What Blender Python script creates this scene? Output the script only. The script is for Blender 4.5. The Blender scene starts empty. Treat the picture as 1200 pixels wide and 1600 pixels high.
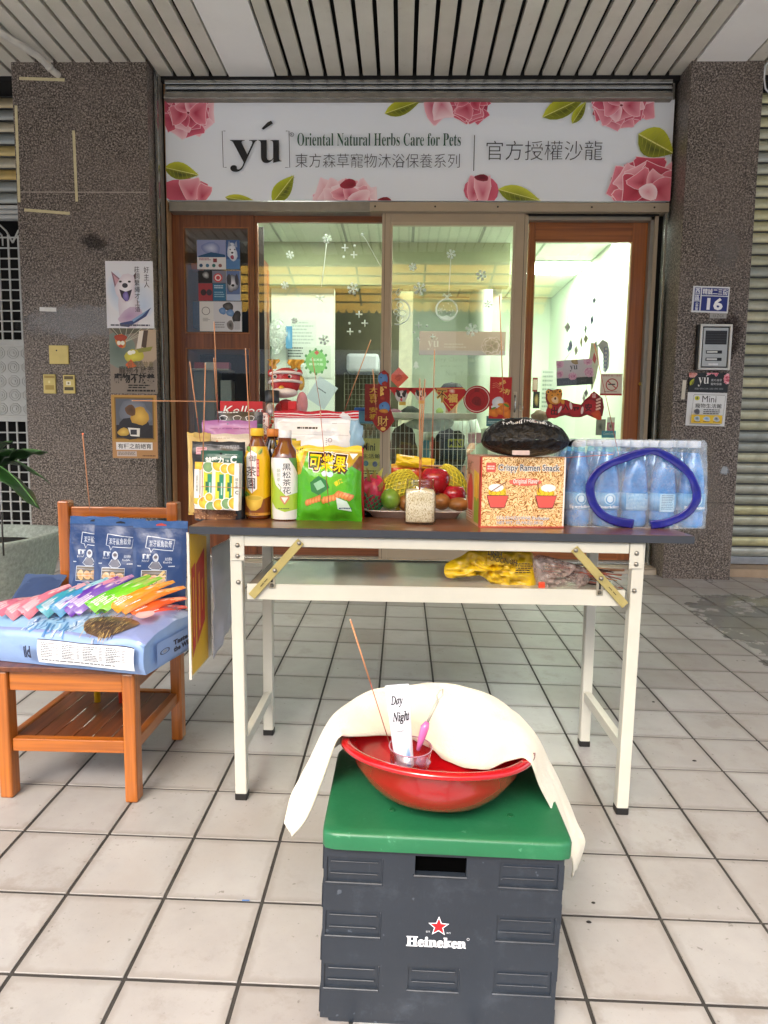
import bpy, bmesh, math, random
from mathutils import Vector, Matrix, noise
random.seed(7)
SC = bpy.context.scene
COL = SC.collection

# ------------------------------------------------------------------ camera
CAM_C = Vector((0.2833, -1.7618, 0.96775))
FPX, PITCH, YAW, ROLL = 1064.37, -0.1101, -0.025, 0.0115
_cy, _sy, _cp, _sp, _cr, _sr = math.cos(YAW), math.sin(YAW), math.cos(PITCH), math.sin(PITCH), math.cos(ROLL), math.sin(ROLL)
FW = Vector((_sy * _cp, _cy * _cp, _sp))
_r = Vector((_cy, -_sy, 0)); _u = _r.cross(FW)
RT = _cr * _r + _sr * _u
UP = -_sr * _r + _cr * _u
cd = bpy.data.cameras.new('camera'); cam = bpy.data.objects.new('camera', cd); COL.objects.link(cam)
M = Matrix((RT, UP, -FW)).transposed().to_4x4(); M.translation = CAM_C
cam.matrix_world = M
cd.sensor_fit = 'VERTICAL'; cd.sensor_height = 24.0; cd.lens = 24.0 * FPX / 1600.0
cd.clip_start = 0.05; cd.clip_end = 400
SC.camera = cam

# ------------------------------------------------------------------ sky, sun, exposure
SUN_EL, SUN_AZ = math.radians(44), math.radians(200)   # azimuth from +Y clockwise: behind the camera
w = bpy.data.worlds.new('World'); SC.world = w; w.use_nodes = True
nt = w.node_tree; bg = nt.nodes['Background']
sky = nt.nodes.new('ShaderNodeTexSky'); sky.sky_type = 'NISHITA'; sky.sun_disc = False
sky.sun_elevation = SUN_EL; sky.sun_rotation = SUN_AZ; sky.air_density = 1.0; sky.dust_density = 4.0; sky.ozone_density = 0.6
hs = nt.nodes.new('ShaderNodeHueSaturation'); hs.inputs['Saturation'].default_value = 0.75
nt.links.new(sky.outputs[0], hs.inputs['Color']); nt.links.new(hs.outputs[0], bg.inputs[0]); bg.inputs[1].default_value = 0.15
sd = bpy.data.lights.new('sun', 'SUN'); sun = bpy.data.objects.new('sun', sd); COL.objects.link(sun)
sd.energy = .75; sd.angle = math.radians(24); sd.color = (1, .995, .99)
d = Vector((math.sin(SUN_AZ) * math.cos(SUN_EL), math.cos(SUN_AZ) * math.cos(SUN_EL), math.sin(SUN_EL)))
sun.rotation_euler = d.to_track_quat('Z', 'Y').to_euler()
vs = SC.view_settings; vs.view_transform = 'Standard'; vs.look = 'None'; vs.gamma = 1; vs.use_curve_mapping = False
vs.exposure = 2.0
try:
    SC.cycles.max_bounces = 10; SC.cycles.transparent_max_bounces = 24; SC.cycles.diffuse_bounces = 5
    SC.cycles.use_denoising = True; SC.cycles.sample_clamp_indirect = 6
except Exception: pass

# ------------------------------------------------------------------ geometry of the place
T = 0.21; SA, SB = -0.0139, 0.0307           # tile pitch and the slight fall of the arcade floor
def fz(x, y): return SA * x + SB * (y - 0.21)
def ray(x, y): return FW + RT * ((x - 600) / FPX) - UP * ((y - 800) / FPX)
def at(x, y, Y):
    d = ray(x, y); return CAM_C + d * ((Y - CAM_C.y) / d.y)
def onz(x, y, Z):
    d = ray(x, y); return CAM_C + d * ((Z - CAM_C.z) / d.z)
def fl(x, y, dz=0):
    n = Vector((-SA, -SB, 1)); d = ray(x, y); t = (-SB * .21 + dz - CAM_C.dot(n)) / d.dot(n); return CAM_C + d * t
def ppm(Y): return FPX / (Y - CAM_C.y)

# ------------------------------------------------------------------ materials
def lin(c):
    if isinstance(c, str):
        c = c.lstrip('#'); c = ''.join(k * 2 for k in c) if len(c) == 3 else c; c = [int(c[i:i + 2], 16) / 255 for i in (0, 2, 4)]
    return tuple((v / 12.92 if v <= .04045 else ((v + .055) / 1.055) ** 2.4) for v in c[:3])
def pale(c, k=1.0): l = lin(c); return tuple(min(.86, v * k) for v in l)
_M = {}
class NT:
    def __init__(s, m):
        s.t = m.node_tree; s.n = s.t.nodes; s.l = s.t.links; s.b = s.n['Principled BSDF']
    def add(s, ty, **kw):
        n = s.n.new(ty)
        for k, v in kw.items():
            if k.startswith('i_'):
                n.inputs[int(k[2:]) if k[2:].isdigit() else k[2:]].default_value = v
            else: setattr(n, k, v)
        return n
    def lk(s, a, b): s.l.new(a, b)
    def coord(s, kind='Object', scale=(1, 1, 1)):
        tc = s.add('ShaderNodeTexCoord'); mp = s.add('ShaderNodeMapping'); mp.inputs['Scale'].default_value = scale
        s.lk(tc.outputs[kind], mp.inputs[0]); return mp.outputs[0]
    def noise(s, vec, scale, detail=4, rough=.5):
        n = s.add('ShaderNodeTexNoise'); n.inputs['Scale'].default_value = scale; n.inputs['Detail'].default_value = detail; n.inputs['Roughness'].default_value = rough
        if vec is not None: s.lk(vec, n.inputs['Vector'])
        return n.outputs['Fac']
    def ramp(s, fac, stops):
        r = s.add('ShaderNodeValToRGB'); e = r.color_ramp.elements
        while len(e) < len(stops): e.new(.5)
        for i, (p, c) in enumerate(stops):
            e[i].position = p; e[i].color = (*c, 1) if len(c) == 3 else c
        s.lk(fac, r.inputs[0]); return r.outputs[0]
    def mix(s, fac, a, b, mode='MIX'):
        m = s.add('ShaderNodeMix'); m.data_type = 'RGBA'; m.blend_type = mode
        for sock, v in ((m.inputs[0], fac), (m.inputs[6], a), (m.inputs[7], b)):
            if isinstance(v, (int, float)): sock.default_value = v
            elif isinstance(v, tuple): sock.default_value = (*v, 1) if len(v) == 3 else v
            else: s.lk(v, sock)
        return m.outputs[2]
    def bump(s, h, strength=.3, dist=.002):
        b = s.add('ShaderNodeBump'); b.inputs['Strength'].default_value = strength; b.inputs['Distance'].default_value = dist
        s.lk(h, b.inputs['Height']); s.lk(b.outputs[0], s.b.inputs['Normal'])
def newmat(name):
    m = bpy.data.materials.new(name); m.use_nodes = True; return m, NT(m)
def mat(name, col, rough=.5, metal=0, var=.12, vscale=18, bump=0, bscale=60, coat=0, trans=0, spec=.5):
    if name in _M: return _M[name]
    m, n = newmat(name); c = lin(col) if isinstance(col, str) else col
    v = n.coord()
    f = n.noise(v, vscale, 5, .6)
    lo = tuple(x * (1 - var) for x in c); hi = tuple(min(.95, x * (1 + var)) for x in c)
    n.lk(n.ramp(f, [(.3, lo), (.7, hi)]), n.b.inputs['Base Color'])
    n.b.inputs['Roughness'].default_value = rough; n.b.inputs['Metallic'].default_value = metal
    n.b.inputs['Coat Weight'].default_value = coat; n.b.inputs['Transmission Weight'].default_value = trans
    n.b.inputs['Specular IOR Level'].default_value = spec
    if bump: n.bump(n.noise(v, bscale, 4), bump, .003)
    _M[name] = m; return m
def wood(name, c0, c1, axis=2, scale=1, rough=.4, coat=.15):
    if name in _M: return _M[name]
    m, n = newmat(name); s = [28 * scale] * 3; s[axis] = 1.2 * scale
    v = n.coord('Object', tuple(s)); f = n.noise(v, 1.6, 6, .62)
    s2 = [110 * scale] * 3; s2[axis] = 3 * scale
    f2 = n.noise(n.coord('Object', tuple(s2)), 1.2, 3)
    c = n.ramp(f, [(.3, lin(c0)), (.7, lin(c1))])
    c = n.mix(.42, c, n.ramp(f2, [(.35, tuple(x * .5 for x in lin(c0))), (.65, lin(c1))]))
    n.lk(c, n.b.inputs['Base Color']); n.b.inputs['Roughness'].default_value = rough; n.b.inputs['Coat Weight'].default_value = coat
    n.bump(f2, .15, .001)
    _M[name] = m; return m
def glass(name, tint=(.9, .95, .92), refl=.6, base=.04, rough=.0):
    """thin pane or film: clear, with a mirror share that grows towards grazing angles"""
    if name in _M: return _M[name]
    m = bpy.data.materials.new(name); m.use_nodes = True; t = m.node_tree; t.nodes.remove(t.nodes['Principled BSDF'])
    out = t.nodes['Material Output']
    a = t.nodes.new('ShaderNodeBsdfTransparent'); a.inputs[0].default_value = (*tint, 1)
    g = t.nodes.new('ShaderNodeBsdfGlossy'); g.inputs['Roughness'].default_value = rough
    fr = t.nodes.new('ShaderNodeLayerWeight'); fr.inputs[0].default_value = .5; pw = t.nodes.new('ShaderNodeMath'); pw.operation = 'POWER'; pw.inputs[1].default_value = 4; t.links.new(fr.outputs['Facing'], pw.inputs[0])
    ma = t.nodes.new('ShaderNodeMath'); ma.operation = 'MULTIPLY_ADD'; ma.inputs[1].default_value = refl; ma.inputs[2].default_value = base
    ma.use_clamp = True; t.links.new(pw.outputs[0], ma.inputs[0])
    mx = t.nodes.new('ShaderNodeMixShader'); t.links.new(ma.outputs[0], mx.inputs[0]); t.links.new(a.outputs[0], mx.inputs[1]); t.links.new(g.outputs[0], mx.inputs[2])
    t.links.new(mx.outputs[0], out.inputs[0]); _M[name] = m; return m
def film(name, col, alpha=.4, rough=.15, bump=.6, bscale=30):
    """crinkled plastic film: part clear, part milky, glossy on top"""
    if name in _M: return _M[name]
    m, n = newmat(name); v = n.coord()
    f = n.noise(v, bscale, 5, .7)
    n.b.inputs['Base Color'].default_value = (*lin(col), 1); n.b.inputs['Roughness'].default_value = rough; n.b.inputs['Coat Weight'].default_value = .6; n.b.inputs['Coat Roughness'].default_value=.08
    r = n.add('ShaderNodeMapRange'); r.inputs['From Min'].default_value = .35; r.inputs['From Max'].default_value = .7
    r.inputs['To Min'].default_value = alpha * .4; r.inputs['To Max'].default_value = min(1, alpha * 1.8); n.lk(f, r.inputs[0]); n.lk(r.outputs[0], n.b.inputs['Alpha'])
    n.bump(n.noise(v, bscale * .8, 4), bump, .01); _M[name] = m; return m
def emis(name, col, s):
    m, n = newmat(name); n.b.inputs['Base Color'].default_value = (*lin(col), 1); n.b.inputs['Emission Color'].default_value = (*lin(col), 1); n.b.inputs['Emission Strength'].default_value = s; return m
def pmat(rough=.5, bump=0, bscale=25, coat=0):
    k = f'printed_surface_{rough}_{bump}_{bscale}_{coat}'
    if k in _M: return _M[k]
    m, n = newmat(k); a = n.add('ShaderNodeVertexColor'); a.layer_name = 'Col'
    n.lk(a.outputs[0], n.b.inputs['Base Color']); n.b.inputs['Roughness'].default_value = rough; n.b.inputs['Coat Weight'].default_value = coat
    if bump: n.bump(n.noise(n.coord(), bscale, 4, .6), bump, .008)
    _M[k] = m; return m

# ------------------------------------------------------------------ mesh builder
def tag(o, label=None, cat=None, group=None, kind=None):
    if label: o['label'] = label
    if cat: o['category'] = cat
    if group: o['group'] = group
    if kind: o['kind'] = kind
    return o
def empty(name, loc=(0, 0, 0), rz=0, label=None, cat=None, group=None, rot=None):
    o = bpy.data.objects.new(name, None); COL.objects.link(o); o.location = loc; o.rotation_euler = rot or (0, 0, rz)
    o.empty_display_size = .05; return tag(o, label, cat, group)
def put(name, me, parent=None, loc=None, rot=None):
    o = bpy.data.objects.new(name, me); COL.objects.link(o)
    if parent is not None: o.parent = parent
    if loc is not None: o.location = loc
    if rot is not None: o.rotation_euler = rot
    return o
class MB:
    def __init__(s): s.v = []; s.f = []; s.m = []; s.s = []; s.mats = []
    def mi(s, m):
        if m not in s.mats: s.mats.append(m)
        return s.mats.index(m)
    def add(s, vs, fs, m, smooth=False):
        b = len(s.v); s.v += [tuple(v) for v in vs]; i = s.mi(m)
        for f in fs: s.f.append(tuple(b + k for k in f)); s.m.append(i); s.s.append(smooth)
        return s
    def box(s, a, b, m, bev=0, mtx=None):
        x0, y0, z0 = (min(a[i], b[i]) for i in range(3)); x1, y1, z1 = (max(a[i], b[i]) for i in range(3))
        bev = min(bev, (x1 - x0) * .45, (y1 - y0) * .45, (z1 - z0) * .45)
        if bev <= 0:
            vs = [(x, y, z) for z in (z0, z1) for y in (y0, y1) for x in (x0, x1)]
            fs = [(0, 2, 3, 1), (4, 5, 7, 6), (0, 1, 5, 4), (2, 6, 7, 3), (0, 4, 6, 2), (1, 3, 7, 5)]
        else:
            bm = bmesh.new(); bmesh.ops.create_cube(bm, size=1)
            for v in bm.verts: v.co = Vector(((x0 + x1) / 2 + v.co.x * (x1 - x0), (y0 + y1) / 2 + v.co.y * (y1 - y0), (z0 + z1) / 2 + v.co.z * (z1 - z0)))
            bmesh.ops.bevel(bm, geom=bm.edges[:] + bm.verts[:], offset=bev, segments=1 if bev < .002 else 2, profile=.5, affect='EDGES')
            bm.verts.index_update(); vs = [v.co[:] for v in bm.verts]; fs = [[v.index for v in f.verts] for f in bm.faces]; bm.free()
        if mtx is not None: vs = [mtx @ Vector(v) for v in vs]
        return s.add(vs, fs, m)
    def beam(s, p, q, wd, th, m, bev=0, up=(0, 1, 0)):
        """box bar from p to q; wd across, th along `up`"""
        p, q = Vector(p), Vector(q); z = (q - p); L = z.length; z.normalize(); y = Vector(up); y = (y - z * y.dot(z)).normalized(); x = y.cross(z)
        mt = Matrix((x, y, z)).transposed().to_4x4(); mt.translation = p
        return s.box((-wd / 2, -th / 2, 0), (wd / 2, th / 2, L), m, bev, mt)
    def tube(s, pts, r, m, n=8, cap=True):
        pts = [Vector(p) for p in pts]; rs = r if isinstance(r, (list, tuple)) else [r] * len(pts)
        vs = []; fs = []; a = None
        for i, p in enumerate(pts):
            t = (pts[min(i + 1, len(pts) - 1)] - pts[max(i - 1, 0)]).normalized()
            if a is None:
                a = Vector((0, 0, 1)) if abs(t.z) < .9 else Vector((1, 0, 0))
            a = (a - t * a.dot(t)).normalized(); b = t.cross(a)
            for k in range(n):
                an = 2 * math.pi * k / n; vs.append(p + (a * math.cos(an) + b * math.sin(an)) * rs[i])
        for i in range(len(pts) - 1):
            for k in range(n):
                k2 = (k + 1) % n; fs.append((i * n + k, i * n + k2, (i + 1) * n + k2, (i + 1) * n + k))
        if cap: fs.append(tuple(range(n))[::-1]); fs.append(tuple((len(pts) - 1) * n + k for k in range(n)))
        return s.add(vs, fs, m, True)
    def lathe(s, prof, m, n=24, c=(0, 0, 0), sx=1, sy=1, fn=None, smooth=True, mtx=None):
        vs = []; fs = []
        for (r, z) in prof:
            for k in range(n):
                an = 2 * math.pi * k / n; v = Vector((c[0] + r * math.cos(an) * sx, c[1] + r * math.sin(an) * sy, c[2] + z))
                if fn: v = fn(v, an, r, z)
                vs.append(v)
        for i in range(len(prof) - 1):
            for k in range(n):
                k2 = (k + 1) % n; fs.append((i * n + k, i * n + k2, (i + 1) * n + k2, (i + 1) * n + k))
        if prof[0][0] > 1e-4: fs.append(tuple(range(n))[::-1])
        if prof[-1][0] > 1e-4: fs.append(tuple((len(prof) - 1) * n + k for k in range(n)))
        if mtx is not None: vs = [mtx @ v for v in vs]
        return s.add(vs, fs, m, smooth)
    def prism(s, pts, y0, y1, m, mtx=None, smooth=False):
        """outline in xz, given depth in y"""
        n = len(pts); vs = [(p[0], y0, p[1]) for p in pts] + [(p[0], y1, p[1]) for p in pts]
        ar = sum(pts[i][0] * pts[(i + 1) % n][1] - pts[(i + 1) % n][0] * pts[i][1] for i in range(n))
        fs = [tuple(range(n)), tuple(range(n, 2 * n))[::-1]] + [(i, i + n, (i + 1) % n + n, (i + 1) % n) for i in range(n)]
        if ar < 0: fs = [f[::-1] for f in fs]
        if mtx is not None: vs = [mtx @ Vector(v) for v in vs]
        return s.add(vs, fs, m, smooth)
    def grid(s, fn, nu, nv, m, smooth=True, close=False):
        vs = [fn(i / nu, j / nv) for j in range(nv + 1) for i in range(nu + 1)]
        fs = [(j * (nu + 1) + i, j * (nu + 1) + i + 1, (j + 1) * (nu + 1) + i + 1, (j + 1) * (nu + 1) + i) for j in range(nv) for i in range(nu)]
        return s.add(vs, fs, m, smooth)
    def mesh(s, name):
        me = bpy.data.meshes.new(name); me.from_pydata(s.v, [], s.f)
        for m in s.mats: me.materials.append(m)
        me.polygons.foreach_set('material_index', s.m); me.polygons.foreach_set('use_smooth', s.s); me.update(); return me
    def build(s, name, parent=None, loc=None, rot=None, label=None, cat=None, group=None, kind=None, sol=0):
        o = put(name, s.mesh(name), parent, loc, rot)
        if sol: mo = o.modifiers.new('thick', 'SOLIDIFY'); mo.thickness = sol
        return tag(o, label, cat, group, kind)

# ------------------------------------------------------------------ lettering and flat print
_T = {}
def glyphs(s, offset=0, res=2):
    k = (s, offset, res)
    if k not in _T:
        c = bpy.data.curves.new('t', 'FONT'); c.body = s; c.resolution_u = res; c.offset = offset
        o = bpy.data.objects.new('t', c); COL.objects.link(o); dg = bpy.context.evaluated_depsgraph_get(); dg.update()
        me = bpy.data.meshes.new_from_object(o.evaluated_get(dg))
        vs = [(v.co.x, v.co.y) for v in me.vertices]; fs = [tuple(p.vertices) for p in me.polygons]
        bpy.data.objects.remove(o); bpy.data.curves.remove(c); bpy.data.meshes.remove(me)
        b = (min(v[0] for v in vs), min(v[1] for v in vs), max(v[0] for v in vs), max(v[1] for v in vs)) if vs else (0, 0, 1, 1)
        _T[k] = (vs, fs, b)
    return _T[k]
def serif(s):
    return ''.join(chr(0x1D400 + ord(c) - 65) if 'A' <= c <= 'Z' else chr(0x1D41A + ord(c) - 97) if 'a' <= c <= 'z' else c for c in s)
def sans(s):
    return ''.join(chr(0x1D5D4 + ord(c) - 65) if 'A' <= c <= 'Z' else chr(0x1D5EE + ord(c) - 97) if 'a' <= c <= 'z' else chr(0x1D7EC + ord(c) - 48) if '0' <= c <= '9' else c for c in s)
class Print:
    """flat ink shapes drawn in a rectangle (x0,y0,x1,y1, y down); mapped onto a w x h face, or onto surf(u,v)->(point,normal)"""
    def __init__(s, x0, y0, x1, y1): s.R = (x0, y0, x1, y1); s.it = []; s.k = 0
    def add(s, vs, fs, cols):
        s.it.append((vs, fs, cols, s.k)); s.k += 1
    def poly(s, pts, c): s.add(list(pts), [tuple(range(len(pts)))], lin(c)); return s
    def rect(s, x0, y0, x1, y1, c): return s.poly([(x0, y0), (x1, y0), (x1, y1), (x0, y1)], c)
    def rrect(s, x0, y0, x1, y1, r, c):
        p = []
        for cx, cy, a0 in ((x1 - r, y0 + r, -90), (x1 - r, y1 - r, 0), (x0 + r, y1 - r, 90), (x0 + r, y0 + r, 180)):
            for a in (0, 30, 60, 90): an = math.radians(a0 + a); p.append((cx + r * math.cos(an), cy + r * math.sin(an)))
        return s.poly(p, c)
    def ell(s, cx, cy, rx, ry, c, rot=0, n=18, a0=0, a1=360):
        p = []
        for i in range(n if a1 - a0 >= 360 else n + 1):
            a = math.radians(a0 + (a1 - a0) * i / n); x, y = rx * math.cos(a), ry * math.sin(a)
            p.append((cx + x * math.cos(rot) - y * math.sin(rot), cy + x * math.sin(rot) + y * math.cos(rot)))
        return s.poly(p, c)
    def ring(s, cx, cy, r, w, c, n=24, ry=None):
        ry = ry or r
        s.line([(cx + r * math.cos(2 * math.pi * i / n), cy + ry * math.sin(2 * math.pi * i / n)) for i in range(n + 1)], w, c); return s
    def line(s, pts, w, c):
        vs = []; fs = []
        for i in range(len(pts)):
            a = Vector(pts[max(i - 1, 0)]); b = Vector(pts[min(i + 1, len(pts) - 1)]); d = (b - a)
            d = d.normalized() if d.length else Vector((1, 0)); nn = Vector((-d.y, d.x)) * w / 2
            vs += [(pts[i][0] + nn.x, pts[i][1] + nn.y), (pts[i][0] - nn.x, pts[i][1] - nn.y)]
        for i in range(len(pts) - 1): fs.append((2 * i, 2 * i + 1, 2 * i + 3, 2 * i + 2))
        s.add(vs, fs, lin(c)); return s
    def fan(s, c, pts, cin, cout):
        n = len(pts); s.add([c] + list(pts), [(0, i + 1, (i + 1) % n + 1) for i in range(n)], [lin(cin)] + [lin(cout)] * n); return s
    def star(s, cx, cy, r, c, n=5, k=.4, rot=-90):
        return s.poly([(cx + (r if i % 2 == 0 else r * k) * math.cos(math.radians(rot + 180 * i / n)), cy + (r if i % 2 == 0 else r * k) * math.sin(math.radians(rot + 180 * i / n))) for i in range(2 * n)], c)
    def text(s, t, x0, y0, x1, y1, c, off=0, shear=0, res=2, rot=0, grow=0):
        vs, fs, b = glyphs(t, off, res); b0 = glyphs(t, 0, res)[2] if grow else b
        W = b0[2] - b0[0] or 1; H = b0[3] - b0[1] or 1; out = []
        mx, my = (x0 + x1) / 2, (y0 + y1) / 2
        for x, y in vs:
            X = x0 + (x - b0[0]) / W * (x1 - x0); Y = y1 - (y - b0[1]) / H * (y1 - y0); X += shear * (my - Y)
            if rot: dx, dy = X - mx, Y - my; X, Y = mx + dx * math.cos(rot) - dy * math.sin(rot), my + dx * math.sin(rot) + dy * math.cos(rot)
            out.append((X, Y))
        s.add(out, fs, lin(c)); return s
    def outl(s, t, x0, y0, x1, y1, c, co, w=.04, **k):
        s.text(t, x0, y0, x1, y1, co, off=w, grow=1, **k); s.text(t, x0, y0, x1, y1, c, **k); return s
    def vtext(s, t, x0, y0, x1, y1, c, off=0):
        h = (y1 - y0) / len(t)
        for i, ch in enumerate(t): s.text(ch, x0, y0 + h * i + h * .06, x1, y0 + h * (i + 1) - h * .06, c, off)
        return s
    def lines(s, x0, y0, x1, y1, n, c, seed=0, fill=.8, h=.45, seg=6):
        """rows of tiny unreadable print"""
        rnd = random.Random(seed); dh = (y1 - y0) / n; vs = []; fs = []
        for i in range(n):
            x = x0; y = y0 + dh * i; xe = x0 + (x1 - x0) * (rnd.uniform(fill, 1))
            while x < xe - 1e-6:
                wl = (x1 - x0) / seg * rnd.uniform(.3, 1.1); xx = min(xe, x + wl); b = len(vs)
                vs += [(x, y), (xx, y), (xx, y + dh * h), (x, y + dh * h)]; fs.append((b, b + 1, b + 2, b + 3)); x = xx + (x1 - x0) / seg * .14
        s.add(vs, fs, lin(c)); return s
    def build(s, name, w, h, parent, m=None, loc=(0, 0, 0), rot=None, surf=None, cuts=(0, 0), eps=.00012, lift=.0004, clip=True, **kw):
        """face: local x right, z up, looks along -y; origin at top-left unless surf is given"""
        x0, y0, x1, y1 = s.R; bm = bmesh.new(); cl = bm.loops.layers.float_color.new('Col'); ly = bm.verts.layers.float.new('k')
        for vs, fs, cols, k in s.it:
            bv = []
            for (x, y) in vs:
                v = bm.verts.new(((x - x0) / (x1 - x0), (y - y0) / (y1 - y0), 0)); v[ly] = k; bv.append(v)
            for f in fs:
                if len(set(f)) < 3: continue
                try: fc = bm.faces.new([bv[i] for i in f])
                except ValueError: continue
                for lp, i in zip(fc.loops, f): lp[cl] = (*(cols[i] if isinstance(cols, list) else cols), 1)
        def cut(co, no, clear):
            bmesh.ops.bisect_plane(bm, geom=bm.verts[:] + bm.edges[:] + bm.faces[:], plane_co=co, plane_no=no, clear_outer=clear, dist=1e-7)
        if clip:
            for co, no in (((0, 0, 0), (-1, 0, 0)), ((1, 0, 0), (1, 0, 0)), ((0, 0, 0), (0, -1, 0)), ((0, 1, 0), (0, 1, 0))): cut(co, no, True)
        for i in range(1, cuts[0]): cut((i / cuts[0], 0, 0), (1, 0, 0), False)
        for i in range(1, cuts[1]): cut((0, i / cuts[1], 0), (0, 1, 0), False)
        if surf:   # ink follows the facets of the body mesh, so the layers never cross
            A_, B_ = max(1, cuts[0]), max(1, cuts[1]); cache = {}
            for k in range(1 - B_, A_): cut((k / A_, 0, 0), (A_, -B_, 0), False)
            def node(i, j):
                if (i, j) not in cache: p, nn = surf(i / A_, j / B_); cache[(i, j)] = (Vector(p), Vector(nn))
                return cache[(i, j)]
            for f in bm.faces: f.smooth = True
        for v in bm.verts:
            k = lift + v[ly] * eps; u, vv = v.co.x, v.co.y
            if surf:
                gu, gv = min(max(u, 0), 1) * A_, min(max(vv, 0), 1) * B_; i, j = min(int(gu), A_ - 1), min(int(gv), B_ - 1); a, c = gu - i, gv - j
                n0, n3 = node(i, j), node(i + 1, j + 1)
                if a > c: n1 = node(i + 1, j); w3 = (1 - a, a - c, c)
                else: n1 = node(i, j + 1); w3 = (1 - c, c - a, a)
                v.co = n0[0] * w3[0] + n1[0] * w3[1] + n3[0] * w3[2] + (n0[1] * w3[0] + n1[1] * w3[1] + n3[1] * w3[2]) * k
            else: v.co = (u * w, -k, -vv * h)
        bm.normal_update()
        me = bpy.data.meshes.new(name); bm.to_mesh(me); bm.free(); me.materials.append(m or pmat())
        o = put(name, me, parent, loc, rot); return tag(o, **kw)
def blob(cx, cy, rx, ry, n=14, j=.12, seed=0, rot=0):
    rnd = random.Random(seed); p = []; ph = [rnd.uniform(0, 6.28) for _ in range(3)]
    for i in range(n):
        a = 2 * math.pi * i / n; k = 1 + j * (math.sin(2 * a + ph[0]) + .6 * math.sin(3 * a + ph[1]) + .4 * math.sin(5 * a + ph[2]))
        x, y = rx * k * math.cos(a), ry * k * math.sin(a); p.append((cx + x * math.cos(rot) - y * math.sin(rot), cy + x * math.sin(rot) + y * math.cos(rot)))
    return p
def petal(P, cx, cy, a, L, W, cin, cout, seed=0):
    """rounded petal from (cx,cy) outwards at angle a"""
    ca, sa = math.cos(a), math.sin(a); pts = []; rnd = random.Random(seed)
    for t in (0, .15, .35, .6, .82, .95, 1.0):
        w = W * (math.sin(math.pi * min(1, t * .62 + .04)) ** .7) * rnd.uniform(.93, 1.07); pts.append((t, w))
    full = [(t * L, w) for t, w in pts] + [(L * .96, 0)] + [(t * L, -w) for t, w in reversed(pts)]
    full = [(cx + x * ca - y * sa, cy + x * sa + y * ca) for x, y in full]
    c0 = (cx + .35 * L * ca, cy + .35 * L * sa)
    P.fan(c0, [(c0[0] + (x - c0[0]) * 1.05, c0[1] + (y - c0[1]) * 1.05) for x, y in full], cin, '#fbd9dc'); P.fan(c0, full, cin, cout)
def peony(P, cx, cy, rx, ry, seed=0, pal=None):
    rnd = random.Random(seed); pal = pal or [('#a01b35', '#d9637a'), ('#c03a55', '#eb9aa6'), ('#b52a48', '#e88594'), ('#d4607a', '#f8cdd2')]
    P.fan((cx, cy), blob(cx, cy, rx * .8, ry * .8, seed=seed), '#7d1228', '#b0314c')
    for ring, (k, n, L) in enumerate(((.62, 9, .55), (.36, 8, .5), (.1, 6, .5))):
        for i in range(n):
            a = 2 * math.pi * (i + .5 * ring) / n + rnd.uniform(-.2, .2); c = pal[rnd.randrange(len(pal))]
            x, y = cx + rx * k * math.cos(a) * .55, cy + ry * k * math.sin(a) * .55
            Lx = rx * L * rnd.uniform(.85, 1.15) if abs(math.cos(a)) > .7 else min(rx, ry) * L * rnd.uniform(.9, 1.2) * 1.15
            petal(P, x, y, a, Lx, Lx * rnd.uniform(.5, .7), c[0], c[1], rnd.random())
def leaf(P, x0, y0, x1, y1, w, c0='#8a8f1c', c1='#c4c733', dark='#4c5212'):
    d = Vector((x1 - x0, y1 - y0)); L = d.length; d.normalize(); n = Vector((-d.y, d.x)); top = []; bot = []
    for i in range(9):
        t = i / 8; k = w * math.sin(math.pi * t ** .8) ; p = Vector((x0, y0)) + d * L * t
        top.append(tuple(p + n * k)); bot.append(tuple(p - n * k))
    mid = tuple(Vector((x0, y0)) + d * L * .5)
    P.fan(mid, top + bot[::-1], c0, c1)
    P.fan(tuple(Vector(mid) + n * w * .4), top + [(x1, y1), (x0, y0)], dark, c0)
    P.line([(x0, y0), (x1, y1)], w * .08, '#e3e08a')
    for i in range(1, 8):
        p = Vector((x0, y0)) + d * L * i / 8; k = w * math.sin(math.pi * (i / 8) ** .8) * .85
        for sgn in (1, -1): P.line([tuple(p), tuple(p + d * L * .09 + n * k * sgn)], w * .03, '#a9ab3a')
# ================================================================== the setting
def rY(x0, y0, x1, y1, Y):
    """picture rectangle on the upright plane Y -> X0, Z0 (low), X1, Z1 (high)"""
    a, b, c, e = at(x0, y0, Y), at(x1, y0, Y), at(x0, y1, Y), at(x1, y1, Y)
    return (a.x + c.x) / 2, (c.z + e.z) / 2, (b.x + e.x) / 2, (a.z + b.z) / 2
CZ = 3.29
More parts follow.
